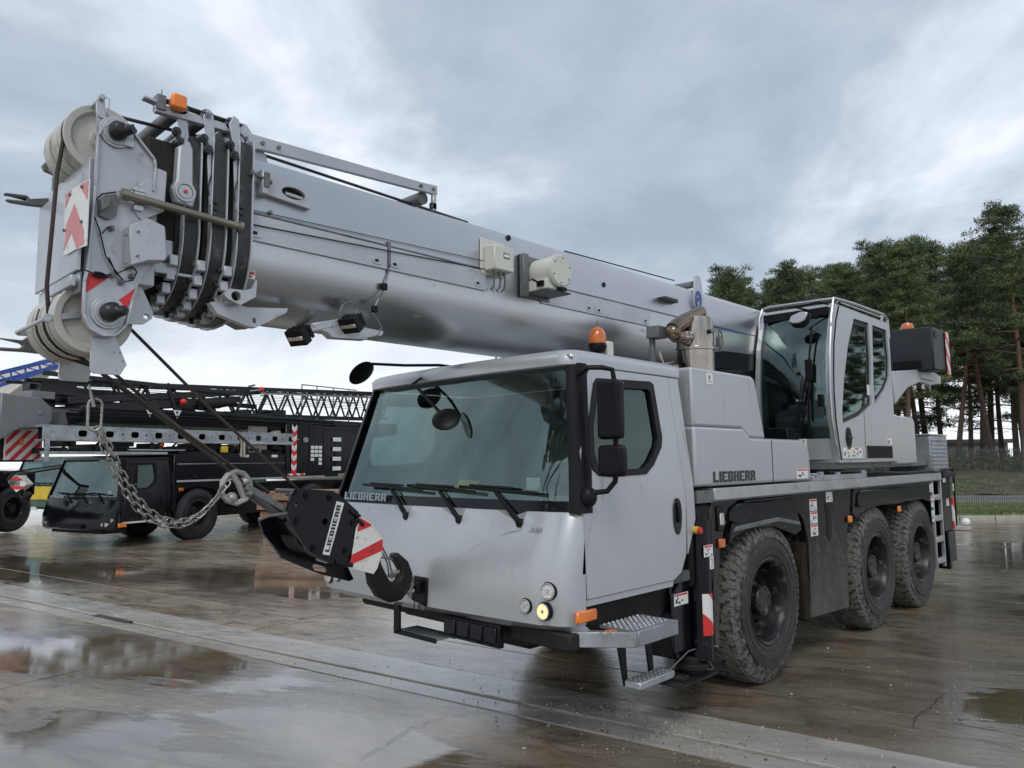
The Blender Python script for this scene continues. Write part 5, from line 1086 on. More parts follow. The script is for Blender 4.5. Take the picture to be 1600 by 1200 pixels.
# work lamps slung underneath
bl = MB().prism([(-1.360,2.710),(-1.178,2.760),(-1.109,2.734),(-0.845,2.725),(-0.855,2.695),(-0.981,2.652),(-1.220,2.638),(-1.256,2.665),(-1.351,2.684)], 'x', -1.0, -.93).cyl([(-0.950,-1.423,2.648)][0], [(-0.950,-1.187,2.723)][0], .022, n=12).cyl((-1.2, -1.3, 2.72), (-.93, -1.22, 2.71), .02, n=10).build('lamp_bracket', SILV2, boom, bevel=.004)
for c in ([(-0.920,-1.452,2.622)][0], [(-0.880,-1.124,2.729)][0]):
    m = MB(); c = Vector(c); d = Vector((.25, -.75, -.62)).normalized(); a = d.cross(Vector((0, 0, 1))).normalized(); b = a.cross(d)
    def bx_(w1, h1, d0, d1, mi): m.add([c+d*q+a*w1*i+b*h1*j for q in (d0, d1) for i, j in ((-1, -1), (1, -1), (1, 1), (-1, 1))], [(0, 1, 2, 3)[::-1], (4, 5, 6, 7), (0, 1, 5, 4), (1, 2, 6, 5), (2, 3, 7, 6), (3, 0, 4, 7)], mi)
    bx_(.062, .048, -.02, .035, 0); bx_(.054, .012, .035, .038, 1); bx_(.05, .04, -.035, -.021, 0)
    for i in range(6): m.add([c+d*q+a*(-.055+i*.022+k)+b*h for q in (-.06, -.036) for k, h in ((-.003, -.042), (.003, -.042), (.003, .042), (-.003, .042))], [(0, 1, 2, 3)[::-1], (4, 5, 6, 7), (0, 1, 5, 4), (1, 2, 6, 5), (2, 3, 7, 6), (3, 0, 4, 7)], 0)
    m.build('work_lamp', [PLAS, LENS], bl, bevel=.003)
m = MB().tube([(-0.910,-1.177,2.750),(-0.910,-1.187,2.796),(-0.910,-1.170,2.841),(-0.910,-1.134,2.866),(-0.910,-1.092,2.865),(-0.910,-1.068,2.836),(-0.910,-1.072,2.795),(-0.910,-1.100,2.760)], .005, 6).tube([(-0.890,-0.819,3.169),(-0.890,-0.848,3.089),(-0.890,-0.868,3.027),(-0.890,-0.887,2.966),(-0.890,-0.935,2.884),(-0.890,-0.963,2.815),(-0.890,-0.924,2.780),(-0.890,-0.895,2.735),(-0.890,-0.923,2.682),(-0.890,-0.995,2.658)], .005, 6); m.build('lamp_cable', GREY, boom)
for p in [(-0.888,-0.879,3.000),(-0.888,-0.951,2.845)]: m = MB().box(p[0]-.01, p[0]+.014, p[1]-.02, p[1]+.02, p[2]-.022, p[2]+.022); m.build('cable_plug', PLAS, boom, bevel=.004)
# jib bracket under the front of the boom
m = MB().plate([(-1.963,2.750),(-1.865,2.771),(-1.759,2.751),(-1.508,2.780),(-1.515,2.756),(-1.700,2.644),(-1.756,2.648),(-1.920,2.693)], [[(-1.701,2.691),(-1.713,2.700),(-1.724,2.691),(-1.719,2.670),(-1.701,2.669)]], 'x', -1.0, -.95); m.build('jib_bracket', SILV2, boom, bevel=.006)
m = MB().plate([(-1.900,2.766),(-1.922,2.786),(-1.895,2.822),(-1.806,2.826),(-1.766,2.843),(-1.745,2.896),(-1.738,2.890),(-1.743,2.800),(-1.829,2.742)], [circ([(-1.855,2.787)][0], .027, 16)], 'x', -.92, -.875); m.build('jib_bracket', SILV2, boom, bevel=.005)
m = MB().prism([(-1.802,2.798),(-1.607,2.791),(-1.357,2.809),(-1.524,2.719),(-1.585,2.708)], 'x', -1.45, -1.3); m.build('jib_bracket', GREY, boom, bevel=.006)
p = [(-0.888,-1.883,2.870)][0]; sticker(-.893, p[1], 2.90, .14, .045, boom, seed=40, red=False); MB().box(-.893, -.889, p[1]+.09, p[1]+.135, 2.922, 2.94).build('sticker_heading', REDM, boom, smooth=0)

# ---- collars of the four telescope sections
def collar(y, g, sec, parent):
    """flanged ring round a section mouth"""
    P = boom_section(g+.055); Q = boom_section(g)
    m = MB(); n = len(P)
    for (a, b, gg) in ((y, y+.007, .058), (y+.078, y+.086, .066)):
        R_ = boom_section(g+gg); tube_sec(m, R_, a, b, 0)
    tube_sec(m, boom_section(g+.050), y+.007, y+.078, 1)
    o = m.build('boom_collar', [SILV2, DGRY], parent, smooth=28, bevel=.002)
    m = MB(); tube_sec(m, Q, y-.16, y, 0); m.build('telescope_section', UND, o, smooth=28)
    # wear pad blocks and bolts round the rim
    for i, t in enumerate([.22, .33, .45, .57, .68, .78]):
        a = -pi*t*.62; c = cos(a); s = sin(a); w_ = .37+g+.045; x, z = BC+w_*abs(c)**.8*(1 if c > 0 else -1), 3.10+(.37+g+.045)*(-(abs(s)**.92))
        MB().box(x-.035, x+.012, y-.050, y-.006, z-.028, z+.028).build('wear_pad', SILV2, o, bevel=.004); MB().cyl((x-.01, y-.075, z), (x-.01, y-.055, z), .014, n=6).build('bolt', DGRY, o)
    # upright cheek plates with link and top roller
    for x in (BX1+g+.03, BX0-g-.045):
        m = MB().prism([(y-.005, 3.25), (y-.02, 3.45), (y-.03, 3.62), (y-.055, 3.72), (y-.03, 3.775), (y+.0, 3.76), (y+.018, 3.6), (y+.02, 3.25)], 'x', x, x+.014); m.build('cheek_plate', SILV2, o, bevel=.003)
    x = BX1+g+.044
    m = MB().cyl((x-.004, y-.05, 3.60), (x+.018, y-.05, 3.60), .022, n=16).cyl((x-.004, y-.028, 3.545), (x+.022, y-.028, 3.545), .024, n=16).beam((x+.004, y-.05, 3.60), (x+.004, y-.028, 3.545), .012, .035, up=(1, 0, 0)).cyl((x+.018, y-.05, 3.60), (x+.028, y-.05, 3.60), .011, n=6).cyl((x+.022, y-.028, 3.545), (x+.032, y-.028, 3.545), .012, n=6)
    m.build('link', DGRY, o, smooth=30)
    MB().cyl((BX0+.02, y-.03, 3.735), (BX1+.02, y-.03, 3.735), .036, n=22).cyl((BX1+.02, y-.03, 3.735), (BX1+.034, y-.03, 3.735), .016, n=6).build('rope_roller', GREY, o)
    m = MB()
    for zz_ in (3.20, 3.235, 3.27): m.box(x-.03, x+.02, y+.01, y+.03, zz_-.006, zz_+.006)
    m.cyl((x+.0, y+.02, 3.17), (x+.0, y+.02, 3.29), .006, n=6).tube([(x, y-.01, 3.30), (x+.01, y-.02, 3.34), (x, y, 3.42), (x+.004, y, 3.55)], .004, 5); m.build('cable_clamp', DGRY, o)
    return o
for i, (y, g) in enumerate(((-1.875, .0), (-2.01, -.018), (-2.145, -.036))): collar(y, g, i, boom)
# locking unit with round cover between head and first collar
m = MB().prism([(-2.19, 3.22), (-2.21, 3.30), (-2.19, 3.34), (-2.185, 3.52), (-2.165, 3.565), (-2.13, 3.565), (-2.11, 3.52), (-2.105, 3.34), (-2.085, 3.30), (-2.10, 3.21)], 'x', -.93, -.865); lu = m.build('locking_unit', SILV2, boom, bevel=.01)
c = (-2.148, 3.285); m = MB().plate(circ(c, .052, 28), [circ(c, .040, 24)], 'x', -.864, -.856).prism(circ(c, .034, 24), 'x', -.864, -.858); m.build('round_cover', SILV2, lu); MB().cyl((-.857, c[0], c[1]), (-.850, c[0], c[1]), .010, n=6).build('red_bolt', REDM, lu)
# guard tube along the collars
gt = MB().cyl((-.83, -2.44, 3.185), (-.83, -1.86, 3.155), .020, n=16).cyl((-.83, -2.46, 3.187), (-.83, -2.425, 3.184), .028, n=16).cyl((-.83, -1.875, 3.157), (-.83, -1.855, 3.155), .030, n=16).build('guard_tube', mat('dull_brass_tube', (.24, .22, .18), .35, .6, .15), boom)
# orange lamp on its rail over the collars
m = MB().beam((-.90, -2.30, 3.695), (-.90, -1.84, 3.710), .04, .045).beam((-.90, -2.36, 3.730), (-.90, -2.27, 3.720), .05, .016); lr = m.build('lamp_rail', SILV2, boom, bevel=.004)
m = MB().beam((-.90, -2.30, 3.750), (-.90, -1.84, 3.748), .055, .006).box(-.93, -.87, -2.30, -2.255, 3.685, 3.765).tube([(-.88, -2.275, 3.755), (-.88, -2.278, 3.795)], .004, 5); m.build('rail_cover', GREY, lr, bevel=.003)
MB().prism(rrect(-2.245, -2.165, 3.700, 3.780, .018), 'x', -.875, -.825).build('side_marker', ORNG, lr, bevel=.012, seg=2)
m = MB().tube([(-.875, -1.86, 3.695), (-.868, -1.83, 3.665), (-.872, -1.835, 3.60), (-.868, -1.845, 3.45), (-.875, -1.80, 3.36), (-.872, -1.80, 3.28)], .004, 5); m.build('wire', PLAS, lr)

# ================================================================ BOOM HEAD
hp = [(-2.563,3.458),(-2.542,3.503),(-2.487,3.554),(-2.413,3.529),(-2.303,3.414),(-2.295,3.376),(-2.302,3.248),(-2.343,3.211),(-2.344,3.074),(-2.289,3.054),(-2.282,2.892),(-2.323,2.836),(-2.334,2.812),(-2.376,2.684),(-2.400,2.561),(-2.443,2.506),(-2.504,2.499),(-2.560,2.529),(-2.587,2.592),(-2.589,2.743),(-2.578,2.806),(-2.563,3.212)]
hd = MB().plate(hp, [], 'x', -.90, -.88).build('boom_head', SILV2, boom.parent, bevel=.004)
m = MB().plate(hp, [], 'x', -1.64, -1.62); m.build('cheek_plate', SILV2, hd, bevel=.004)
m = MB(); n = len(hp)                                         # edge flanges of the near cheek
for i in list(range(0, n)):
    a, b = hp[i], hp[(i+1) % n]
    if 6 <= i <= 12: continue
    m.beam((-.872, a[0], a[1]), (-.872, b[0], b[1]), .012, .022, up=(1, 0, 0))
m.build('edge_flange', SILV2, hd, bevel=.002)
m = MB().plate([(-2.615, 2.80), (-2.615, 3.27), (-2.60, 3.27), (-2.60, 2.80)], [], 'x', -1.615, -.902).box(-1.60, -.92, -2.58, -2.26, 2.78, 3.36).box(-1.58, -.94, -2.34, -2.02, 2.86, 3.44); m.build('head_box', SILV2, hd, bevel=.004)
m = MB().box(-1.60, -.92, -2.60, -2.585, 2.70, 2.80).box(-1.24, -.90, -2.64, -2.615, 2.72, 2.775); m.build('cross_bar', SILV2, hd, bevel=.004)
# chevrons printed on the front
F = [(-1.133,3.233),(-0.778,3.202),(-0.778,3.084),(-0.791,2.871),(-0.875,2.873),(-0.978,2.916),(-1.097,2.903),(-1.099,3.095),(-0.964,3.125)]
m = MB().prism([(-1.135,3.223),(-0.761,3.197),(-0.758,2.882),(-0.919,2.897),(-1.048,2.899),(-1.101,2.909)], 'y', -2.622, -2.616, 0)
def fl(P, k): m.add([(x, -2.6235, z) for x, z in P], [tuple(range(len(P)))], k)
fl([(-1.099,2.928),(-1.079,3.051),(-0.961,3.127),(-0.803,2.969),(-0.783,2.898),(-0.895,2.898),(-0.989,2.995),(-1.089,2.929)], 1); fl([(-0.896,3.200),(-0.764,3.192),(-0.768,3.099)], 1); fl([(-1.117,3.214),(-1.015,3.213),(-1.105,3.143)], 1)
m.build('chevron_panel', [WHTM, REDF], hd, smooth=0)
for p in [(-0.846,3.180),(-1.032,3.192),(-1.096,3.029),(-0.829,3.010)]: MB().cyl((p[0], -2.622, p[1]), (p[0], -2.632, p[1]), .008, n=6).build('bolt', GREY, hd)
# red triangles on the near cheek
m = MB(); P = [(-2.583,2.792),(-2.484,2.779),(-2.579,2.690)]; m.add([(-.8785, y, z) for y, z in P], [(0, 1, 2)]); P = [(-2.362,2.749),(-2.456,2.659),(-2.420,2.602),(-2.398,2.636)]; m.add([(-.8785, y, z) for y, z in P], [(0, 1, 2, 3)]); m.build('hazard_triangle', REDM, hd, smooth=0)
# second cheek corner plate with eye, behind
m = MB().plate([(-2.356,2.795),(-2.308,2.777),(-2.248,2.655),(-2.252,2.622),(-2.288,2.591),(-2.377,2.580),(-2.398,2.660)], [circ([(-2.280,2.631)][0], .014, 14)], 'x', -.975, -.955); m.build('anchor_plate', SILV2, hd, bevel=.004)
# hanging plates near and far
np_ = [(-2.531,2.501),(-2.430,2.507),(-2.405,2.450),(-2.373,2.375),(-2.400,2.323),(-2.515,2.323),(-2.530,2.346)]; hol = [circ(q, .005, 8) for q in [(-2.433,2.429),(-2.407,2.428),(-2.394,2.389),(-2.421,2.340)]]
m = MB().plate(np_, hol, 'x', -.94, -.92); m.build('hanging_plate', SILV2, hd, bevel=.003)
m = MB().plate([(-2.486,2.507),(-2.389,2.502),(-2.302,2.482),(-2.334,2.390),(-2.344,2.347),(-2.475,2.348),(-2.485,2.368)], [], 'x', -1.62, -1.60); m.build('hanging_plate', SILV2, hd, bevel=.003)
# inner cheek corner welded plates on near side
m = MB().prism([(-2.428,3.030),(-2.348,3.087),(-2.262,3.064),(-2.247,2.913),(-2.255,2.889),(-2.331,2.875),(-2.420,2.833)], 'x', -.88, -.80); bxo = m.build('sensor_box', SILV2, hd, bevel=.006)
for q in [(-2.441,2.977),(-2.387,3.008),(-2.386,2.888),(-2.435,2.841)]: MB().cyl((-.80, q[0], q[1]), (-.79, q[0], q[1]), .006, n=6).build('bolt', GREY, bxo)
m = MB().prism([(-2.406,3.217),(-2.369,3.260),(-2.282,3.376),(-2.238,3.368),(-2.243,3.160),(-2.350,3.086),(-2.387,3.125)], 'x', -.885, -.870); m.build('stiffener', SILV2, hd, bevel=.004)
m = MB().box(-.87, -.845, -2.395, -2.35, 3.16, 3.22, 0).box(-.87, -.84, -2.385, -2.36, 3.175, 3.205, 1).prism(rrect(-2.40, -2.345, 3.225, 3.245, .008), 'x', -.87, -.85, 0).prism(rrect(-2.395, -2.35, 3.13, 3.155, .008), 'x', -.87, -.85, 0).tube([(-.85, -2.385, 3.25), (-.845, -2.39, 3.275), (-.845, -2.375, 3.275), (-.85, -2.375, 3.24)], .003, 5); m.build('latch_bracket', [ALU, DARKV], hd, bevel=.003)
m = MB().plate([(-2.549,3.142),(-2.519,3.171),(-2.472,3.190),(-2.459,3.145),(-2.468,3.080),(-2.501,3.056),(-2.543,3.068)], [], 'x', -.88, -.862).prism([(-2.545,3.143),(-2.501,3.167),(-2.504,3.116),(-2.547,3.075)], 'x', -.862, -.83); m.build('angle_sensor', GREY, hd, bevel=.004)
m = MB().box(-.845, -.842, -2.445, -2.40, 3.155, 3.20, 0).box(-.8415, -.840, -2.42, -2.405, 3.175, 3.195, 1).box(-.8415, -.840, -2.44, -2.425, 3.165, 3.17, 2); m.build('warning_sticker', [WHTM, BLUE, LETB], hd, smooth=0)
for a, (y, z) in enumerate([(-2.458,3.210),(-2.448,3.197),(-2.439,3.183)]): MB().beam((-.878, y, z), (-.878, y+.05, z+.014), .004, .004).build('weld_bead', GREY, hd)
for q in [(-2.485,3.018),(-2.384,2.801),(-2.429,2.765),(-2.473,2.792)]: MB().cyl((-.88, q[0], q[1]), (-.862, q[0], q[1]), .014, n=12).cyl((-.862, q[0], q[1]), (-.852, q[0], q[1]), .008, n=6).build('bolt', GREY, hd)
m = MB().tube([(-0.865,-2.472,3.200),(-0.865,-2.533,3.175),(-0.865,-2.567,3.129),(-0.865,-2.567,3.067),(-0.865,-2.539,3.002),(-0.865,-2.522,2.937),(-0.865,-2.506,2.878),(-0.865,-2.467,2.823),(-0.865,-2.425,2.774)], .0035, 5).tube([(-0.860,-2.526,2.982),(-0.860,-2.505,3.017),(-0.860,-2.477,3.027)], .003, 5).tube([(-0.860,-2.605,2.797),(-0.860,-2.545,2.784),(-0.860,-2.476,2.790),(-0.860,-2.392,2.842),(-0.860,-2.371,2.840)], .003, 5).tube([(-0.855,-2.495,2.872),(-0.855,-2.464,2.806),(-0.855,-2.420,2.767),(-0.855,-2.385,2.779),(-0.855,-2.367,2.824),(-0.855,-2.394,2.850)], .0035, 5).tube([(-0.860,-2.556,2.782),(-0.860,-2.531,2.774),(-0.860,-2.495,2.780),(-0.860,-2.518,2.788),(-0.860,-2.551,2.789)], .008, 5); m.build('wire', PLAS, hd)
# sheaves
def sheave(y, z, x, r, parent):
    w_ = .045; pr = [(.03, -w_), (.05, -w_), (.055, -w_*.4), (r*.72, -w_*.35), (r*.80, -w_*.9), (r*.97, -w_), (r, -w_*.9), (r*.93, -.012), (r*.90, 0), (r*.93, .012), (r, w_*.9), (r*.97, w_), (r*.80, w_*.9), (r*.72, w_*.35), (.055, w_*.4), (.05, w_), (.03, w_)]
    o = MB().lathe(pr, (x, y, z), 'x', 48).build('sheave', CREM, parent, smooth=30)
    MB().cyl((x-w_-.004, y, z), (x+w_+.004, y, z), .034, n=20).build('bearing', DGRY, o); return o
for x in (-1.06, -1.17, -1.30): sheave(-2.50, 3.50, x, .175, hd)
for x in (-1.05, -1.18, -1.31, -1.44): sheave(-2.50, 2.60, x, .176, hd)
for (y, z, r) in ((-2.50, 3.50, .05), (-2.50, 2.60, .05)): MB().cyl((-1.62, y, z), (-.90, y, z), r*.6, n=18).build('axle', DGRY, hd)
for (y, z) in ((-2.48, 3.50), (-2.48, 2.61)):
    m = MB().cyl((-.88, y, z), (-.868, y, z), .078, n=32).cyl((-.868, y, z), (-.862, y, z), .066, n=32); m.build('axle_flange', SILV2, hd, bevel=.003)
    # tied black rain bonnet
    m = MB().sph((-.845, y, z), .046, 18).cyl((-.855, y, z), (-.815, y+.035, z+.004), .040, .026, n=14).cyl((-.815, y+.035, z+.004), (-.79, y+.05, z+.006), .026, .022, n=12)
    for i in range(len(m.v)): v = Vector(m.v[i]); v += Vector((1, 1, 1))*noise.noise(v*45)*.006; m.v[i] = tuple(v)
    m.build('rain_bonnet', mat('crumpled_black_bag', (.018, .02, .022), .35, 0, .3, bump=.5, bscale=30) if y and 'crumpled_black_bag' not in MATS else MATS['crumpled_black_bag'], hd)
m = MB().box(-.868, -.860, -2.45, -2.40, 3.44, 3.475); m.build('axle_keeper', ALU, hd, bevel=.003)
m = MB().prism([(-2.559,3.456),(-2.570,3.629),(-2.557,3.653),(-2.534,3.649),(-2.528,3.579),(-2.509,3.534)], 'x', -.905, -.89).cyl((-1.62, -2.55, 3.655), (-.87, -2.55, 3.655), .012, n=12).cyl((-.89, -2.55, 3.655), (-.872, -2.55, 3.655), .016, n=6).cyl((-.889, -2.545, 3.57), (-.882, -2.545, 3.57), .018, n=16).tube([(-.875, -2.545, 3.66), (-.872, -2.52, 3.655), (-.872, -2.52, 3.61), (-.88, -2.53, 3.58)], .003, 5); m.build('rope_keeper', SILV2, hd, bevel=.002)
m = MB().beam((-1.02, -2.56, 2.61), (-1.02, -2.70, 2.575), .012, .03).cyl((-1.55, -2.70, 2.575), (-1.0, -2.70, 2.575), .010, n=10).cyl((-1.02, -2.70, 2.575), (-.995, -2.70, 2.575), .020, n=14).beam((-1.55, -2.50, 2.58), (-1.55, -2.70, 2.575), .012, .03); m.build('rope_keeper', SILV2, hd, bevel=.002)
# fork brackets sticking out of the far cheek
for (A, t) in (([(-2.768,3.330),(-2.671,3.341),(-2.652,3.325),(-2.533,3.362),(-2.524,3.307),(-2.621,3.297),(-2.651,3.293),(-2.738,3.289),(-2.761,3.297),(-2.669,3.310),(-2.664,3.329),(-2.768,3.323)], 0), ([(-2.757,2.555),(-2.649,2.554),(-2.616,2.585),(-2.582,2.617),(-2.528,2.491),(-2.641,2.494),(-2.740,2.491),(-2.755,2.506),(-2.659,2.509),(-2.642,2.528),(-2.660,2.539)], 0)):
    m = MB().prism(A, 'x', -1.70, -1.655); m.build('fork_bracket', GREY, hd, bevel=.004)
m = MB().prism([(-2.603,3.530),(-2.586,3.556),(-2.549,3.546),(-2.504,3.536),(-2.503,3.507),(-2.546,3.495),(-2.590,3.505)], 'x', -1.70, -1.66).prism([(-2.584,3.499),(-2.566,3.511),(-2.491,3.511),(-2.486,3.402),(-2.532,3.462)], 'x', -1.655, -1.64); m.build('fork_bracket', GREY, hd, bevel=.004)

# ---- ropes
def rope(pts, r, nm='hoist_rope'):
    m = MB()
    P = [Vector(p) for p in pts]
    m.tube(P, r, 8); return m.build(nm, ROPE, crane)
s_ = []
for i in range(13): a = -.15+pi*i/12*.62; s_.append((-1.06-.0, -2.50-.165*sin(a) if False else -2.50-.163*sin(a), 3.50+.163*cos(a)))
rope([(-1.06, .0, 3.66), (-1.06, -1.8, 3.70), (-1.06, -2.38, 3.665)]+s_+[(-1.08, -2.672, 3.3), (-1.12, -2.68, 2.75), (-1.14, -2.66, 2.60)]+[(-1.18, -2.50-.17*cos(a), 2.60-.17*sin(a)) for a in (0, .3, .6, .9, 1.2, 1.5)]+[(-1.220,-1.457,1.718)], .010)
rope([(-1.31, -2.50-.17*cos(a), 2.60-.17*sin(a)) for a in (-.4, 0, .3, .6, .9, 1.2, 1.5)]+[(-1.31, -2.3, 2.37)]+[(-1.260,-1.904,2.034),(-1.260,-1.475,1.673),(-1.260,-1.225,1.451)], .009)
rope([(-1.120,-2.293,2.584),(-1.120,-1.862,2.189),(-1.120,-1.334,1.746)], .009)
rope([(-1.200,-2.394,2.351),(-1.200,-2.069,2.116),(-1.200,-1.382,1.602)], .009)

# ================================================================ HOOK BLOCK
hb = thing('hook_block', 'large black hook block with white lettered strip, slung in front of the silver cab', 'hook block', (-1.2, -1.0, 1.1))
X0, X1 = -1.10, -1.34
plt = [(-1.400,1.607),(-1.378,1.710),(-1.341,1.743),(-1.096,1.719),(-1.064,1.702),(-0.979,1.639),(-0.907,1.580),(-0.882,1.530),(-0.914,1.421),(-0.959,1.268),(-0.982,1.239),(-1.156,1.303),(-1.265,1.374),(-1.387,1.551)]
hl = [circ(q, r, 14) for q, r in zip([(-1.147,1.535),(-1.347,1.649)], (.020, .012))]
m = MB().plate(plt, hl, 'x', -1.125, -1.10); m.build('side_plate', BLK, hb, bevel=.006)
pl2 = [(-1.455,1.563),(-1.305,1.592),(-1.173,1.585),(-0.838,1.234),(-0.777,1.124),(-0.812,1.115),(-1.028,1.185),(-1.166,1.248),(-1.298,1.312),(-1.364,1.403),(-1.420,1.465)]
m = MB().plate(pl2, [[(-1.089,1.244),(-1.071,1.254),(-0.992,1.226),(-0.972,1.199),(-1.000,1.194),(-1.075,1.215)]], 'x', -1.36, -1.335); m.build('side_plate', BLK, hb, bevel=.006)
m = MB().prism([(-1.387,1.551),(-1.265,1.374),(-1.156,1.303),(-0.982,1.239),(-0.959,1.268),(-0.997,1.310),(-1.157,1.356),(-1.249,1.410)], 'x', -1.335, -1.126); m.build('spreader', BLK, hb, bevel=.008)
for q in [(-1.272,1.699),(-1.109,1.680),(-1.328,1.551),(-0.940,1.514),(-1.218,1.381),(-0.993,1.345),(-1.345,1.724)]:
    MB().cyl((-1.10, q[0], q[1]), (-1.088, q[0], q[1]), .024, n=18).cyl((-1.088, q[0], q[1]), (-1.076, q[0], q[1]), .013, n=6).cyl((-1.335, q[0], q[1]), (-1.125, q[0], q[1]), .014, n=10).build('bolt', BLK, hb, smooth=30)
c = [(-1.190,1.466)][0]
for x in (-1.17, -1.23, -1.29):
    m = MB().lathe([(.02, -.022), (.12, -.02), (.155, -.024), (.16, -.018), (.145, 0), (.16, .018), (.155, .024), (.12, .02), (.02, .022)], (x, c[0]+.02, c[1]+.03), 'x', 36); m.build('sheave', DGRY, hb)
# white strip with lettering, hazard plate
q = [(-1.098,-1.162,1.342),(-1.099,-1.113,1.330),(-1.099,-1.013,1.641),(-1.099,-1.069,1.655)]
a0, b0, c0, d0 = [Vector(t) for t in q]
m = MB().add([a0, b0, c0, d0], [(0, 1, 2, 3)], 0); m.build('name_strip', WHTM, hb, smooth=0)
ux = (d0-a0).normalized(); uy = (a0-b0).normalized(); L_ = (d0-a0).length; H_ = (b0-a0).length
m = MB().text('LIEBHERR', b0+uy*H_*.20+ux*L_*.055+Vector((.0015, 0, 0)), ux, uy, H_*.60)
x_ = [v for v in m.v]; base = b0; w_ = max((Vector(v)-base).dot(ux) for v in x_)-min((Vector(v)-base).dot(ux) for v in x_); k_ = L_*.89/w_; st0 = min((Vector(v)-base).dot(ux) for v in x_)
m.v = [tuple(Vector(v)+ux*((Vector(v)-base).dot(ux)-st0)*(k_-1)) for v in x_]; m.build('brand_lettering', LETB, hb, smooth=0)
HP = [(-0.915,1.557),(-0.807,1.502),(-0.721,1.398),(-0.726,1.317),(-0.764,1.216),(-0.794,1.183),(-0.981,1.240),(-0.959,1.300)]
m = MB().prism(HP, 'x', -1.097, -1.088); m.build('hazard_plate', mat('hazard_white', (.72, .71, .67), .35, 0, .05, dirt=(.4, .33, .22), dirt_amt=.2, dscale=20), hb, bevel=.002)
m = MB()
for P in ([(-0.901,1.544),(-0.818,1.499),(-0.818,1.486),(-0.924,1.458)], [(-0.728,1.399),(-0.727,1.325),(-0.982,1.256),(-0.960,1.320)]): m.add([(-1.0865, y, z) for y, z in P], [(0, 1, 2, 3)])
m.build('red_stripe', REDM, hb, smooth=0)
for P in ([(-0.954,1.599),(-0.892,1.556),(-0.920,1.542),(-0.978,1.585)], [(-0.920,1.549),(-0.862,1.498),(-0.886,1.484),(-0.939,1.535)], [(-1.070,1.300),(-0.949,1.268),(-0.954,1.241),(-1.074,1.274)]):
    MB().prism(P, 'x', -1.10, -1.078).build('grip_slot', BLK, hb, bevel=.006)
MB().prism(rrect(-.80, -.72, 1.22, 1.34, .03), 'x', -1.33, -1.13).build('crosshead', BLK, hb, bevel=.01)
# hook: tapering bowl from the shank under the plate round to the upturned point
hk = [(-0.764,1.287),(-0.743,1.215),(-0.716,1.130),(-0.665,1.053),(-0.587,1.010),(-0.507,1.008),(-0.448,1.055),(-0.432,1.126),(-0.455,1.188),(-0.509,1.236),(-0.557,1.266)]
rad = [.036, .042, .050, .058, .062, .060, .054, .046, .038, .030, .016]
m = MB().prism([(-0.769,1.295),(-0.762,1.196),(-0.746,1.105),(-0.685,1.015),(-0.591,0.965),(-0.496,0.968),(-0.426,1.039),(-0.405,1.135),(-0.444,1.221),(-0.526,1.285),(-0.563,1.280),(-0.568,1.251),(-0.530,1.209),(-0.498,1.159),(-0.508,1.113),(-0.551,1.089),(-0.598,1.111),(-0.635,1.170),(-0.667,1.227),(-0.678,1.286)], 'x', -1.245, -1.175); hko = m.build('hook', mat('forged_hook_black', (.018, .016, .015), .42, .4, .3, dirt=(.05, .035, .025), dirt_amt=.3), hb, smooth=60, bevel=.018, seg=3)
P = [(-1.200,-0.660,1.352),(-1.200,-0.628,1.299),(-1.200,-0.591,1.237),(-1.200,-0.569,1.155),(-1.200,-0.569,1.113)]; m = MB().tube(P, .006, 6).tube([(-1.215,-0.664,1.339),(-1.215,-0.633,1.290),(-1.215,-0.595,1.219),(-1.215,-0.579,1.134)], .005, 6).cyl([(-1.200,-0.685,1.271)][0], [(-1.200,-0.554,1.242)][0], .006, n=6); m.build('safety_latch', GREY, hb)
# shackle through hook and tow ring
sh = [(-1.210,-0.562,1.145),(-1.210,-0.492,1.141),(-1.210,-0.382,1.098),(-1.210,-0.275,1.033)]; sh = [Vector(s) for s in sh]; sh[-1] = Vector((-1.245, yb-.08, 1.045))
m = MB().tube([sh[0]+Vector((0, 0, .012)), sh[1]+Vector((0, 0, .012)), sh[2]+Vector((0, 0, .010)), sh[3]+Vector((0.02, 0, .01))], .013, 8).tube([sh[0]+Vector((-.03, -.01, -.012)), sh[1]+Vector((-.03, 0, -.02)), sh[2]+Vector((-.03, 0, -.04)), sh[3]+Vector((-.0, 0, -.06))], .012, 8).cyl(sh[3]+Vector((.02, 0, .03)), sh[3]+Vector((0, 0, -.08)), .016, n=10)
sk = m.build('shackle', CAST); tag(sk, 'grey steel link tying the crane hook to the coupling on the cab front', 'shackle')
# wedge socket and spreader forks left of the block
m = MB()
m.beam([(-1.140,-1.637,1.763)][0], [(-1.140,-1.365,1.604)][0], .02, .035).beam([(-1.260,-1.596,1.730)][0], [(-1.260,-1.314,1.550)][0], .02, .035).cyl([(-1.120,-1.619,1.727)][0], [(-1.280,-1.565,1.691)][0], .015, n=10)
m.tube([(-1.100,-1.575,1.574),(-1.100,-1.517,1.592),(-1.100,-1.404,1.600)], .010, 6); m.build('link_fork', GREY, hb, bevel=.003)
m = MB(); P = [(-1.200,-1.748,1.794),(-1.200,-1.720,1.829),(-1.200,-1.675,1.846),(-1.200,-1.629,1.835),(-1.200,-1.588,1.790),(-1.200,-1.579,1.730),(-1.200,-1.609,1.688),(-1.200,-1.662,1.668),(-1.200,-1.719,1.686),(-1.200,-1.750,1.723)]
m.tube(P, .017, 10, closed=True).tube([(-1.200,-1.697,1.836),(-1.200,-1.658,1.781),(-1.200,-1.617,1.695)], .018, 8).sph([(-1.200,-1.693,1.699)][0], .032, 12).sph([(-1.200,-1.612,1.790)][0], .024, 12); m.build('wedge_socket', CAST, hb)

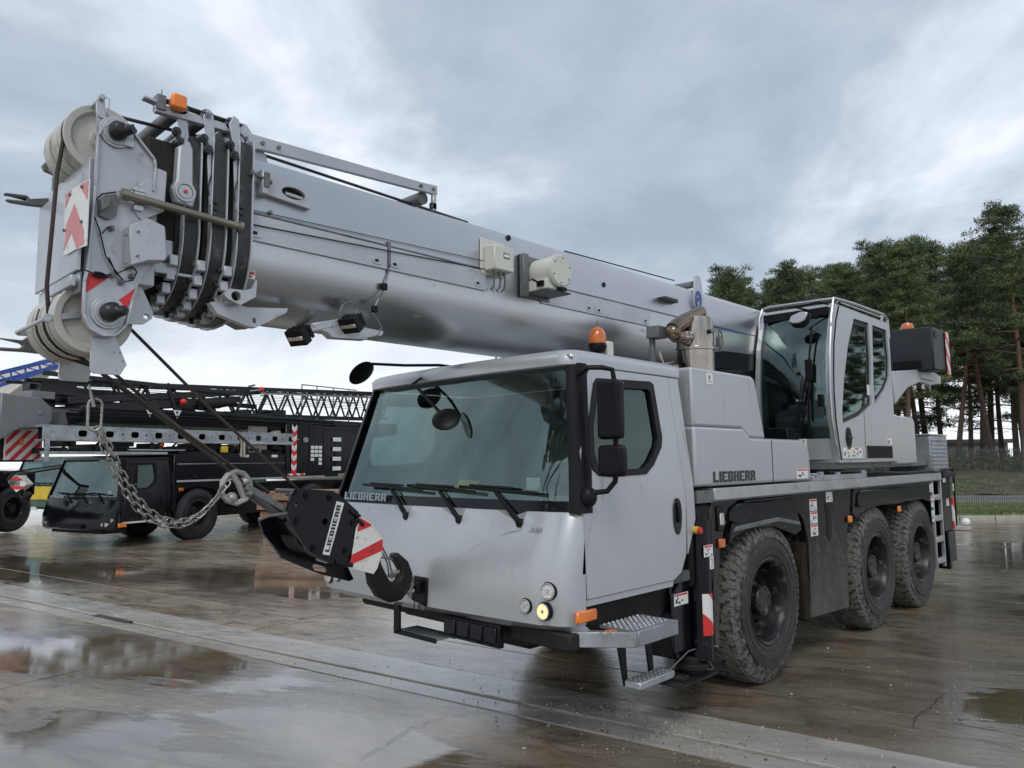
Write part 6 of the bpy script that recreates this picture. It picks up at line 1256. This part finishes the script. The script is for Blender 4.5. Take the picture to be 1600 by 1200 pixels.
# ---- chain hanging from the boom head
cp = [(-1.150,-2.458,2.255),(-1.150,-2.423,2.120),(-1.150,-2.421,2.078),(-1.150,-2.394,2.009),(-1.150,-2.368,1.929),(-1.150,-2.328,1.842),(-1.150,-2.276,1.751),(-1.150,-2.215,1.667),(-1.150,-2.149,1.605),(-1.150,-2.061,1.569),(-1.150,-1.968,1.570),(-1.150,-1.894,1.613),(-1.150,-1.832,1.671),(-1.150,-1.780,1.739),(-1.150,-1.756,1.774)]
cp = [Vector(p) for p in cp]
chn = thing('lashing_chain', 'slack steel link chain looping down from the boom head to the rope socket', 'chain', tuple(cp[0]))
def resample(P, d):
    out_ = [P[0].copy()]; acc = 0
    for a, b in zip(P, P[1:]):
        L = (b-a).length; t = 0
        while acc+L-t >= d:
            t += d-acc; acc = 0; out_.append(a.lerp(b, t/L))
        acc += L-t
    return out_
def linkmesh(L, w_, r):
    P = [(sin(a)*w_*.5, 0, cos(a)*w_*.5+(L/2-w_/2)*(1 if cos(a) > 0 else -1)) for a in [2*pi*i/20+.157 for i in range(20)]]
    return MB().tube(P, r, 7, closed=True)
for k_, off in ((0, Vector((0, .0, 0))), (1, Vector((-.02, .030, .020)))):
    Q = resample([p+off*(1 if k_ else 0)*min(1, i/2) for i, p in enumerate(cp[2:])], .043)
    l0 = None
    for i in range(len(Q)-1):
        mid = (Q[i]+Q[i+1])/2; d = (Q[i+1]-Q[i]).normalized()
        if l0 is None: l0 = linkmesh(.056, .029, .0043).build('link', CHN, chn); o = l0; l0.data.transform(Matrix.Translation(-Vector((0, 0, 0))+ROOT[chn.name]))
        else: o = l0.copy(); COL.objects.link(o)
        o.location = mid-ROOT[chn.name]; qt = d.to_track_quat('Z', 'X'); o.rotation_mode = 'QUATERNION'
        from mathutils import Quaternion
        o.rotation_quaternion = qt @ Quaternion((0, 0, 1), (pi/2 if i % 2 else 0)+random.uniform(-.25, .25)+.5)
m = linkmesh(.160, .060, .0062); mm = Matrix.Translation(Vector([(-1.150,-2.435,2.141)][0])) @ Matrix.Rotation(radians(75), 4, 'Z'); m.v = [tuple(mm @ Vector(v)) for v in m.v]; m.build('master_link', CHN, chn)
m = MB().tube([(-1.150,-2.468,2.293),(-1.150,-2.460,2.255),(-1.150,-2.447,2.205),(-1.150,-2.440,2.180)], [.004, .006, .009, .010], 8); m.build('turnbuckle', CHN, chn)

# ================================================================ BLACK CRANE BEHIND, TURNED A LITTLE TOWARDS US
BA = radians(16.7); BO = Vector((-15.1636, 2.3812, 0))
XB = Matrix.Translation(BO) @ Matrix.Rotation(BA, 4, 'Z')
bkc = thing('mobile_crane', 'black mobile crane parked behind the hanging chain, with a lattice jib over it', 'crane', tuple(XB @ Vector((-1.27, 3.5, 0))))
XF[0] = XB @ Matrix.Translation((0, -.02, -.42)) @ Matrix.Diagonal((1, .98, .955, 1))
bcab = make_cab(bkc, dict(body=BLK, black=BLK, glass=GLS, gld=GLD))
MB().text('LIEBHERR', (-2.44, yfz(1.59)+.04, 1.590), (1, -.045, 0), (0, .12, 1), .062, length=.6).build('brand_lettering', LETG, bcab, smooth=0)
for q, z, r in ((-.10, 1.10, .05), (-.30, 1.0, .04), (-.18, 1.0, .05), (XL+.12, 1.10, .05), (XL+.30, 1.0, .04), (XL+.18, 1.0, .05)):
    p = Vector((q, yfz(z)+bow(q)+(.05 if abs(q+1.27) > 1.1 else 0), z)); MB().cyl(p+Vector((0, .03, 0)), p-Vector((0, .02, 0)), r, n=16).build('headlamp', LENS, bcab)
MB().box(-.02, .03, -.06, .14, .93, 1.03).build('indicator', ORNG, bcab, bevel=.01)
MB().box(-1.7, -.9, -.34, -.28, .88, .98).build('plate_holder', PLAS, bcab); MB().box(-.008, .008, .05, 1.25, 1.005, 1.045).build('white_edge', WHTP, bcab)
MB().prism(rrect(.06, .26, 1.95, 2.38, .03), 'y', .10, .20).prism(rrect(.06, .26, 1.72, 1.92, .03), 'y', .10, .20).tube([(-.05, .1, 2.42), (.15, .15, 2.46), (.17, .15, 1.72), (0, .1, 1.66)], .018, 6).build('mirror_housing', PLAS, bcab, bevel=.01)
XF[0] = XB
def bb(nm, mt, *boxes, bevel=.01, parent=None, smooth=35):
    m = MB()
    for b in boxes: m.box(*b)
    return m.build(nm, mt, parent or bkc, bevel=bevel, smooth=smooth)
bb('chassis', UND, (-2.3, -.45, .2, 11.5, .5, 1.3), (-2.45, -.1, 1.3, 1.36, .6, 2.1), (-2.4, -.5, -.1, .5, .30, .6))
m = MB().prism([(1.32, 2.13), (1.32, .75), (1.42, .70), (1.44, 1.0), (1.62, 1.22), (2.0, 1.32), (2.5, 1.24), (2.75, 1.0), (2.95, .75), (3.3, .65), (3.3, 1.44), (7.3, 1.44), (7.3, 1.66), (5.0, 1.66), (5.0, 2.13)], 'x', -.06, 0); m.build('side_panel', BLK, bkc, bevel=.012)
bb('engine_housing', BLK, (-2.5, -.02, 1.34, 5.0, 1.66, 2.125), (-2.3, -.1, 1.5, 4.9, 2.125, 2.18))
m = MB().box(-.0, .012, 1.41, 6.67, 1.43, 1.475).box(-.02, -.0, 1.41, 5.0, 1.86, 1.88); m.build('white_edge', ALU, bkc)
bb('operator_housing', BLK, (-2.2, -.02, 5.05, 6.6, 1.55, 3.02), (-2.3, -.04, 6.62, 7.15, 1.52, 3.0), (-2.3, -.04, 7.17, 8.6, 1.52, 3.1), bevel=.02)
CHEV = NT('chevron_strip'); k = CHEV; s3 = k.n('ShaderNodeSeparateXYZ'); k.l(k.pos(True), s3.inputs[0])
CH0 = XB @ Vector((0, 5.35, 0))
# chevron strip: red and white pieces laid edge to edge
cs = MB(); z = 1.58; i = 0
while z < 2.98:
    for (ya, yb_, da, db) in ((5.24, 5.345, 0, -.09), (5.345, 5.45, -.09, 0)):
        cs.add([(.012, ya, z+da), (.012, yb_, z+db), (.012, yb_, z+.14+db), (.012, ya, z+.14+da)], [(0, 1, 2, 3)], i % 2)
    z += .14; i += 1
cs.build('chevron_strip', [REDM, WHTM], bkc, smooth=0)
for i in range(4): MB().box(.0, .01, 7.02, 7.40, 1.62+i*.30, 1.74+i*.30).build('white_marker', WHTM, bkc, smooth=0)
m = MB()
random.seed(2)
for i in range(5):
    for j in range(3):
        if random.random() < .8: m.box(-.0, .008, 6.05+j*.17, 6.19+j*.17, 1.80+i*.12, 1.89+i*.12)
m.build('warning_sticker', WHTM, bkc, smooth=0)
for y in (2.55, 3.55, 4.6): MB().box(-.0, .008, y-.12, y+.10, 2.03, 2.10).build('warning_sticker', WHTM, bkc, smooth=0)
m = MB().box(-.04, .02, 5.1, 5.8, 1.50, 1.56); m.build('hazard_strip', stripes('strip_hazard', (.7, .7, .7), (.6, .03, .03), .1, .8, 'x'), bkc)
m = MB().box(-.03, .0, 6.0, 7.1, 1.58, 2.95); 
for y in (5.98, 6.62): MB().box(-.012, -.003, y, y+.012, 1.6, 2.95).build('panel_gap', DARKV, bkc)
MB().box(.0, .03, 1.47, 1.60, 1.21, 1.29).build('side_marker', ORNG, bkc, bevel=.01)
WP2 = make_wheel(.655, TYR2, mat('black_gloss_rim', (.02, .02, .022), .3, .3, .2)); 
for y in (2.10, 6.2, 8.0, 9.7):
    wheel_at(WP2, 0, bkc, (-.04, y, .62)); wheel_at(WP2, 0, bkc, (-2.5, y, .62), pi)
# galvanised beam with oval cut-outs
HB = [rrect(y-.10, y+.10, 2.475, 2.615, .05, 3) for y in [-1.0+.62*i for i in range(12)]]; HB2 = [circ((y+.30, 2.545), .022, 8) for y in [-1.0+.62*i for i in range(11)]]
gb_ = MB().plate([(-1.85, 2.40), (5.3, 2.40), (5.3, 2.69), (-1.85, 2.69)], HB+HB2, 'x', .0, .02).box(-.25, -.002, -1.85, 5.3, 2.67, 2.71).box(-.25, -.002, -1.85, 5.3, 2.38, 2.41)
gb_ = gb_.build('slotted_beam', GALV, bkc, bevel=.004); MB().box(-.24, -.22, -1.8, 5.2, 2.415, 2.665).build('beam_web', DARKV, gb_); MB().box(.02, .03, -1.80, -1.70, 1.95, 2.70).build('end_post', GALV, gb_)
bb('walkway', GALV, (-.05, .04, -1.85, 1.1, 2.10, 2.16), (-.05, .04, .1, 1.6, 2.19, 2.22), bevel=.004)
m = MB()
random.seed(8)
for i in range(34):
    y = random.uniform(-1.6, 5.0); z = random.uniform(2.16, 2.34); m.box(-.6-random.random(), -.1, y, y+random.uniform(.05, .4), z-.06, z+random.uniform(.02, .08))
for i in range(10): y = -1.4+i*.66; m.beam((-.2, y, 2.15), (-.2, y+.3, 2.40), .04, .04)
m.build('machinery', UND, bkc, bevel=.004)
m = MB().cyl((-.15, 1.05, 2.20), (-.15, 1.05, 2.28), .03, n=8).sph((-.15, 1.05, 2.34), .08, 14); m.build('beacon_lens', ORNG, bkc)
m = MB().box(-.9, -.1, 3.72, 4.4, 2.14, 2.92); m.build('exhaust_box', mat('perforated_steel', (.30, .28, .26), .4, .7, .2, bump=.6, bscale=120), bkc, bevel=.01)
m = MB().tube([(-.0, 3.42, 2.05), (-.0, 3.42, 2.45), (-.05, 3.35, 2.62), (-.12, 3.2, 2.60)], .11, 14); m.build('exhaust_elbow', INOX, bkc); MB().tube([(-.2, 4.4, 2.6), (-.2, 4.7, 2.72), (-.2, 4.95, 2.75)], .06, 10).build('exhaust_tip', CREM, bkc); MB().box(-.1, .02, 2.75, 2.95, 2.15, 2.32).build('yellow_cap', YELL, bkc, bevel=.02)
# telescopic boom of the black crane and the folded lattice jib above it
m = MB(); m.prism([(-1.9, 2.80), (-.9, 2.74), (-.15, 2.80), (-.08, 2.95), (-.08, 3.18), (-1.9, 3.18)], 'y', -.9, 10.5).box(-.075, -.03, -1.3, 10, 2.88, 2.91).box(-.075, -.02, -1.3, 10, 3.02, 3.05); m.build('telescopic_boom', BLK, bkc, bevel=.02)
for y in (.65, 1.40):
    MB().plate([(y-.12, 3.18), (y+.12, 3.18), (y, 2.98)], [[(y-.05, 3.15), (y+.05, 3.15), (y, 3.06)]], 'x', -.06, -.05).build('marker_triangle', WHTM, bkc, smooth=0)
LBK = mat('lattice_black', (.012, .012, .014), .4)
lj = MB().beam((-.9, -1.6, 3.72), (-.9, 11, 4.28), .07, .07).beam((-1.9, -1.6, 3.72), (-1.9, 11, 4.28), .07, .07).beam((-.9, .0, 3.15), (-.9, 11, 3.42), .07, .07).beam((-1.9, .0, 3.15), (-1.9, 11, 3.42), .07, .07).build('lattice_jib', LBK, bkc)
random.seed(4)
y = .2; i = 0
def zt_(y): return 3.72+(y+1.6)/12.6*.56
def zb_(y): return 3.15+y/11*.27
while y < 10.8:
    for x in (-.9, -1.9):
        a, b = (y, y+.42)
        m = MB().beam((x, a, zb_(a) if i % 2 else zt_(a)), (x, b, zt_(b) if i % 2 else zb_(b)), .045, .045); m.build('lacing_bar', LBK, lj, smooth=0)
    m = MB().beam((-.9, y, zt_(y)), (-1.9, y+.42, zt_(y)), .03, .03).beam((-.9, y, zb_(y)), (-1.9, y+.42, zb_(y)), .03, .03); m.build('lacing_bar', LBK, lj, smooth=0); y += .42; i += 1
m = MB().beam((-.7, -1.5, 3.86), (-.7, 4, 3.80), .05, .1).beam((-1.2, -1.5, 3.60), (-1.2, 5, 3.52), .1, .12).beam((-.8, -1.5, 3.48), (-.8, 3.2, 3.30), .05, .08).box(-1.6, -.9, -1.4, -.6, 3.3, 3.75).beam((-.75, -.9, 3.30), (-.75, 4.9, 3.95), .05, .16).beam((-.75, -.6, 3.12), (-.75, 4.0, 3.66), .05, .18).beam((-.72, 1.9, 3.15), (-.72, 1.6, 3.9), .05, .1).beam((-1.0, -1.7, 3.70), (-1.0, 11, 4.36), .04, .09); m.build('jib_guy_frame', LBK, bkc, bevel=.006)
m = MB().beam((-.6, 4.6, 3.86), (-.6, 11, 4.16), .03, .05).tube([(-.6, 4.2, 3.9), (-.6, 4.5, 3.95), (-.6, 4.9, 3.85), (-.6, 4.6, 3.80)], .02, 6); m.build('pendant_bar', GALV, bkc); MB().sph((-.6, 4.62, 3.98), .08, 10).sph((-.6, 2.0, 3.45), .09, 10).build('red_cap', REDM, bkc)
m = MB()
for i in range(6): m.tube([(-1.1-.12*i, -.5, 3.45+.05*i), (-1.1-.12*i, 11, 3.75+.07*i)], .010, 4)
m.build('pendant_rope', LBK, bkc)
m = MB(); random.seed(12)
for i in range(40):
    y = random.uniform(-1.5, 6); z = random.uniform(3.16, 3.40); m.box(-1.6, -.8-random.random()*.5, y, y+random.uniform(.06, .5), z, z+random.uniform(.03, .14))
m.build('jib_fittings', LBK, bkc, bevel=.004)
m = MB().cyl((-.7, 2.6, 3.42), (-.7, 3.4, 3.52), .16, .12, n=16).cyl((-.7, 3.3, 3.5), (-.65, 3.7, 3.55), .10, n=14); m.build('winch_motor', UND, bkc)
# grey boom head box and warning board at the left edge
m = MB().prism([(-2.35, 3.36), (-1.55, 3.30), (-1.30, 3.10), (-1.30, 2.80), (-1.45, 2.66), (-1.95, 2.64), (-2.35, 2.38)], 'x', -1.0, -.6); m.build('boom_nose', MGRY, bkc, bevel=.02)
m = MB().prism([(-1.3, 3.05), (-.95, 3.05), (-1.05, 2.70), (-1.3, 2.75)], 'x', -.9, -.85).box(-1.2, -.7, -1.7, -1.2, 3.30, 3.46).cyl((-.62, -1.55, 2.98), (-.58, -1.55, 2.98), .05, n=12); m.build('nose_bracket', MGRY, bkc, bevel=.01)
m = MB().box(-1.1, -1.0, -3.0, -1.4, 1.95, 2.65); m.build('winch_housing', UND, bkc)
WB = stripes('board_stripes', (.72, .72, .70), (.62, .04, .05), .10, radians(-45), 'y', .3)
c0 = XB @ Vector((-.95, -2.0, 2.3))
P4 = [(-0.209,-3.000,2.009),(0.203,-3.000,1.998),(0.221,-3.000,1.910),(-0.185,-3.000,1.910)]
wb = MB().box(-.98, -.96, -2.05, -1.27, 1.99, 2.68).build('warning_board', stripes('board_stripes2', (.72, .72, .70), (.62, .04, .05), .085, radians(-42), 'x', .3), bkc)
MB().box(-.96, -.955, -2.05, -1.27, 2.62, 2.68).box(-.96, -.955, -2.05, -2.02, 1.99, 2.62).box(-.96, -.955, -1.30, -1.27, 1.99, 2.62).build('board_edge', WHTM, wb, smooth=0); MB().box(-.96, -.92, -1.75, -1.68, 2.30, 2.46).build('board_lamp', ORNG, bkc, bevel=.01)
# handrails on the rear deck
m = MB()
for y in (6.9, 7.6, 8.4, 9.2): m.tube([(-1.2, y, 3.1), (-1.2, y, 4.35)], .022, 6)
m.tube([(-1.2, 6.9, 4.35), (-1.2, 9.6, 4.38)], .022, 6).tube([(-1.2, 6.9, 3.9), (-1.2, 9.6, 3.92)], .018, 6); m.build('handrail', GALV, bkc)
XF[0] = Matrix.Identity(4)

# ================================================================ GREEN AND YELLOW CRANE FURTHER BACK
GP_ = ray_at(112, 25.5); XF[0] = Matrix.Translation((GP_.x, GP_.y, -.46)) @ Matrix.Rotation(radians(22), 4, 'Z')
grc = thing('mobile_crane', 'dark green and yellow mobile crane partly hidden left behind the black crane cab', 'crane', tuple(XF[0] @ Vector((-1.27, 1, .5))))
gcab = make_cab(grc, dict(body=GREN, black=PLAS, glass=GLS, gld=GLD))
MB().box(-2.5, -.04, -.36, -.30, 1.16, 1.60).build('yellow_band', YELL, gcab, bevel=.01)
MB().box(-2.52, -.02, .1, 10, .8, 1.9).box(-2.4, -.1, 1.3, 9, 1.9, 2.4).build('carrier_body', GREN, grc, bevel=.02)
MB().box(-1.6, -.9, -.40, -.37, .80, .92).build('licence_plate', WHTM, grc)
for x in (-2.3, -.25): MB().cyl((x, -.36, 1.0), (x, -.33, 1.0), .06, n=14).build('headlamp', LENS, gcab)
for y in (2.5, 5.2): wheel_at(WP2, 0, grc, (-.05, y, 1.12)); wheel_at(WP2, 0, grc, (-2.49, y, 1.12), pi)
XF[0] = Matrix.Identity(4)
# dark crane front at the far left edge: only its wheel and hook block reach into the picture
XF[0] = Matrix.Translation((-21.35, 1.1, 0)) @ Matrix.Rotation(radians(35), 4, 'Z')
dkc = thing('mobile_crane', 'dark crane carrier whose big wheel is cut off by the left edge of the picture', 'crane', tuple(XF[0] @ Vector((-1.2, 2, 0))))
MB().prism([(-5.6, .7), (.1, .7), (.3, 1.25), (1.4, 1.35), (1.55, 1.0), (1.55, 1.7), (-5.6, 1.9)], 'x', -2.5, -.02).build('carrier_body', BLK, dkc, bevel=.02)
wheel_at(WP2, 0, dkc, (-.04, .85, .66)); wheel_at(WP2, 0, dkc, (-2.5, .85, .66), pi); wheel_at(WP2, 0, dkc, (-.04, -3, .66))
XF[0] = Matrix.Identity(4); purge(WP2)
hp_ = [(-17.062,0.800,1.440)][0]; d_ = Vector(hp_)
hb2 = thing('hook_block', 'small striped hook block at the left edge before the green crane', 'hook block', hp_)
rt_ = Vector((cos(radians(44)), sin(radians(44)), 0)); up_ = Vector((0, 0, 1)); fw_ = Vector((-sin(radians(44)), cos(radians(44)), 0))
sc_ = (d_-cam.location).dot(_f)/1158
def q2(a, b, dep=0): return tuple(d_+rt_*(a*sc_)+up_*(-b*sc_)+fw_*dep)
def plate2(P, t, nm, mt):
    m = MB(); n = len(P); m.add([q2(a, b, 0) for a, b in P]+[q2(a, b, t) for a, b in P], [tuple(range(n)), tuple(range(n, 2*n))[::-1]]+[(i, (i+1) % n, n+(i+1) % n, n+i) for i in range(n)]); return m.build(nm, mt, hb2, bevel=.003)
plate2([(-20, -8), (-13, -18), (-4, -18), (2, -6), (0, 6), (-12, 8)], .3, 'block_body', BLK)
plate2([(-18, -5), (-5, -17), (12, 0), (-4, 12), (-14, 2)], .25, 'side_plate', WHTM)
m = MB()
for P in ([(-10, -11), (2, -10), (6, -6), (-14, -7)], [(-14, 2), (9, 3), (5, 7), (-9, 7)]): m.add([q2(a, b, -.01) for a, b in P], [(0, 1, 2, 3)])
m.build('red_stripe', REDM, hb2, smooth=0)
m = MB().tube([q2(a, b, .1) for a, b in [(0, 8), (-2, 16), (2, 22), (9, 22), (13, 16), (10, 11)]], [.05, .06, .07, .07, .06, .02], 8); m.build('hook', PLAS, hb2)
m = MB().tube([q2(-14, -14, .1), q2(20, -26, 1.2), q2(60, -36, 3.0)], .025, 5).tube([q2(-30, -18, .1), q2(20, -30, 1.2), q2(62, -38, 3.0)], .02, 5); m.build('rope', ROPE, hb2)

# ================================================================ CRANE MATS
def matpile(loc, rz, L=4.6, W_=1.0, n=5, lab='', grp=None, cols=0):
    t = thing('crane_mat', lab, 'timber mat', tuple(loc), grp); t.rotation_euler[2] = rz; keep = ROOT[t.name]; ROOT[t.name] = Vector((0, 0, 0)); random.seed(int(loc[2]*100)+3)
    for i in range(n):
        w1 = W_/n; x0 = -W_/2+i*w1+.006; dz = random.uniform(-.006, .006); d0, d1 = random.uniform(0, .05), random.uniform(0, .05)
        MB().box(x0, x0+w1-.012, d0, L-d1, .0+dz, .20+dz).build('plank', WOOD[random.randrange(3)], t, bevel=.008)
    for y in (.35, L-.4): MB().cyl((-W_/2-.02, y, .10), (W_/2+.02, y, .10), .016, n=6).build('tie_rod', GREY, t)
    ROOT[t.name] = keep; return t
WOOD = [mat('azobe_red', (.26, .13, .09), .6, 0, .3, dirt=(.10, .08, .06), dirt_amt=.3, dsc=(1, .15, 1)), mat('azobe_brown', (.22, .145, .10), .65, 0, .3, dirt=(.34, .24, .13), dirt_amt=.3, dsc=(1, .15, 1)), mat('azobe_pale', (.32, .22, .15), .65, 0, .3, dirt=(.10, .08, .06), dirt_amt=.3, dsc=(1, .15, 1))]
mp0 = [(-16.088,6.118)][0]
RZ = radians(-52)
for lv in range(5):
    for j in range(2):
        o_ = Vector((mp0[0]+.55, mp0[1]+.4, 0))+Vector((cos(RZ), sin(RZ), 0))*(j*1.04+lv*.10-.3)
        w_i = ['bottom', 'second', 'middle', 'fourth', 'top'][lv]
        matpile((o_.x, o_.y, .01+lv*.235), RZ, 4.2-.1*lv, 1.0, 5, 'reddish timber crane mat, %s layer of the stack behind the hook block, %s column' % (w_i, ['near left', 'right hand'][j]), 'timber mats stacked behind the hook block')

# ================================================================ BLUE LATTICE BOOM AND WHITE BOOM, far left
BL = Vector(ray_at(0, 34)); 
def far(u, v, w_): 
    d = _f+_r*((u-800)/1158)*1.0; 
    dd = _f+_r2*((u-800)/1158)-_u2*((v-600)/1158); return Vector((2.90, -3.64, 1.90))+dd*w_
bll = thing('lattice_crane', 'blue lattice boom sloping up at the left edge behind the black crane', 'crane', tuple(far(-40, 725, 40)))
A0, A1 = far(-160, 622, 40), far(92, 560, 44); B0, B1 = far(-160, 655, 40), far(110, 566, 44)
bt = MB().beam(A0, A1, .22, .22).beam(B0, B1, .20, .20).beam(A0+Vector((-1, 1.2, 0)), A1+Vector((-1, 1.2, 0)), .2, .2).build('boom_chord', BLUE, bll)
for i in range(22):
    t0, t1 = i/22, (i+1)/22; p = A0.lerp(A1, t0) if i % 2 else B0.lerp(B1, t0); q = B0.lerp(B1, t1) if i % 2 else A0.lerp(A1, t1)
    MB().beam(p, q, .08, .08).build('lacing_bar', BLUE, bll, smooth=0)
W0 = [far(-120, 700, 46), far(-20, 640, 46), far(55, 585, 47), far(92, 557, 48), far(82, 556, 48), far(-20, 590, 46), far(-120, 640, 46)]
wt = thing('telescopic_boom', 'tapering white crane boom rising behind the blue lattice boom at the left edge', 'crane boom', tuple(W0[0]))
m = MB(); n = len(W0); m.add([tuple(p) for p in W0]+[tuple(p+Vector((-1, 1, 0))) for p in W0], [tuple(range(n)), tuple(range(n, 2*n))[::-1]]+[(i, (i+1) % n, n+(i+1) % n, n+i) for i in range(n)]); m.build('boom_plate', WHTP, wt, bevel=.05)
m = MB().beam(far(-100, 716, 45), far(-60, 745, 45), 1.5, 3.0); m.build('boom_foot', WHTP, wt)
# ---- street lamp
p0 = far(388, 740, 60); p1 = far(388, 604, 60)
sl = thing('street_lamp', 'slim street lamp standing far behind the black crane', 'street lamp', (p1.x, p1.y, 0)); MB().cyl((p1.x, p1.y, -.1), tuple(p1), .09, .05, n=8).build('pole', GREY, sl); q = p1+rt_*.55+Vector((0, 0, .12)); MB().beam(tuple(p1), tuple(q), .16, .14).build('lamp_head', GREY, sl, bevel=.02)
# ---- kerbside post lamp at the right, behind the crane
lp = [(-2.145,18.107)][0]
gl_ = thing('floor_light', 'small round lamp on a low block by the kerb, right of the crane tail', 'lamp', (lp[0], lp[1], 0))
MB().box(lp[0]-.5, lp[0]+.15, lp[1]-.1, lp[1]+.1, 0.003, .12).build('block', KERB, gl_, bevel=.02); MB().sph((lp[0]+.05, lp[1], .22), .10, 14).build('lamp_globe', WHTM, gl_)
# ---- low handrail far behind the cab roof
hr = thing('guard_railing', 'thin guard railing visible under the boom above the silver cab roof', 'railing', tuple(far(820, 690, 30)))
m = MB()
for u in (775, 808, 838, 852, 880): m.beam(far(u, 540, 30), far(u, 788, 30), .05, .05)
m.beam(far(772, 562, 30), far(884, 574, 30), .035, .035); m.build('rail', GREY, hr)
print('objects', len(bpy.data.objects), 'tris', sum(len(o.data.polygons) for o in bpy.data.objects if o.type == 'MESH'))
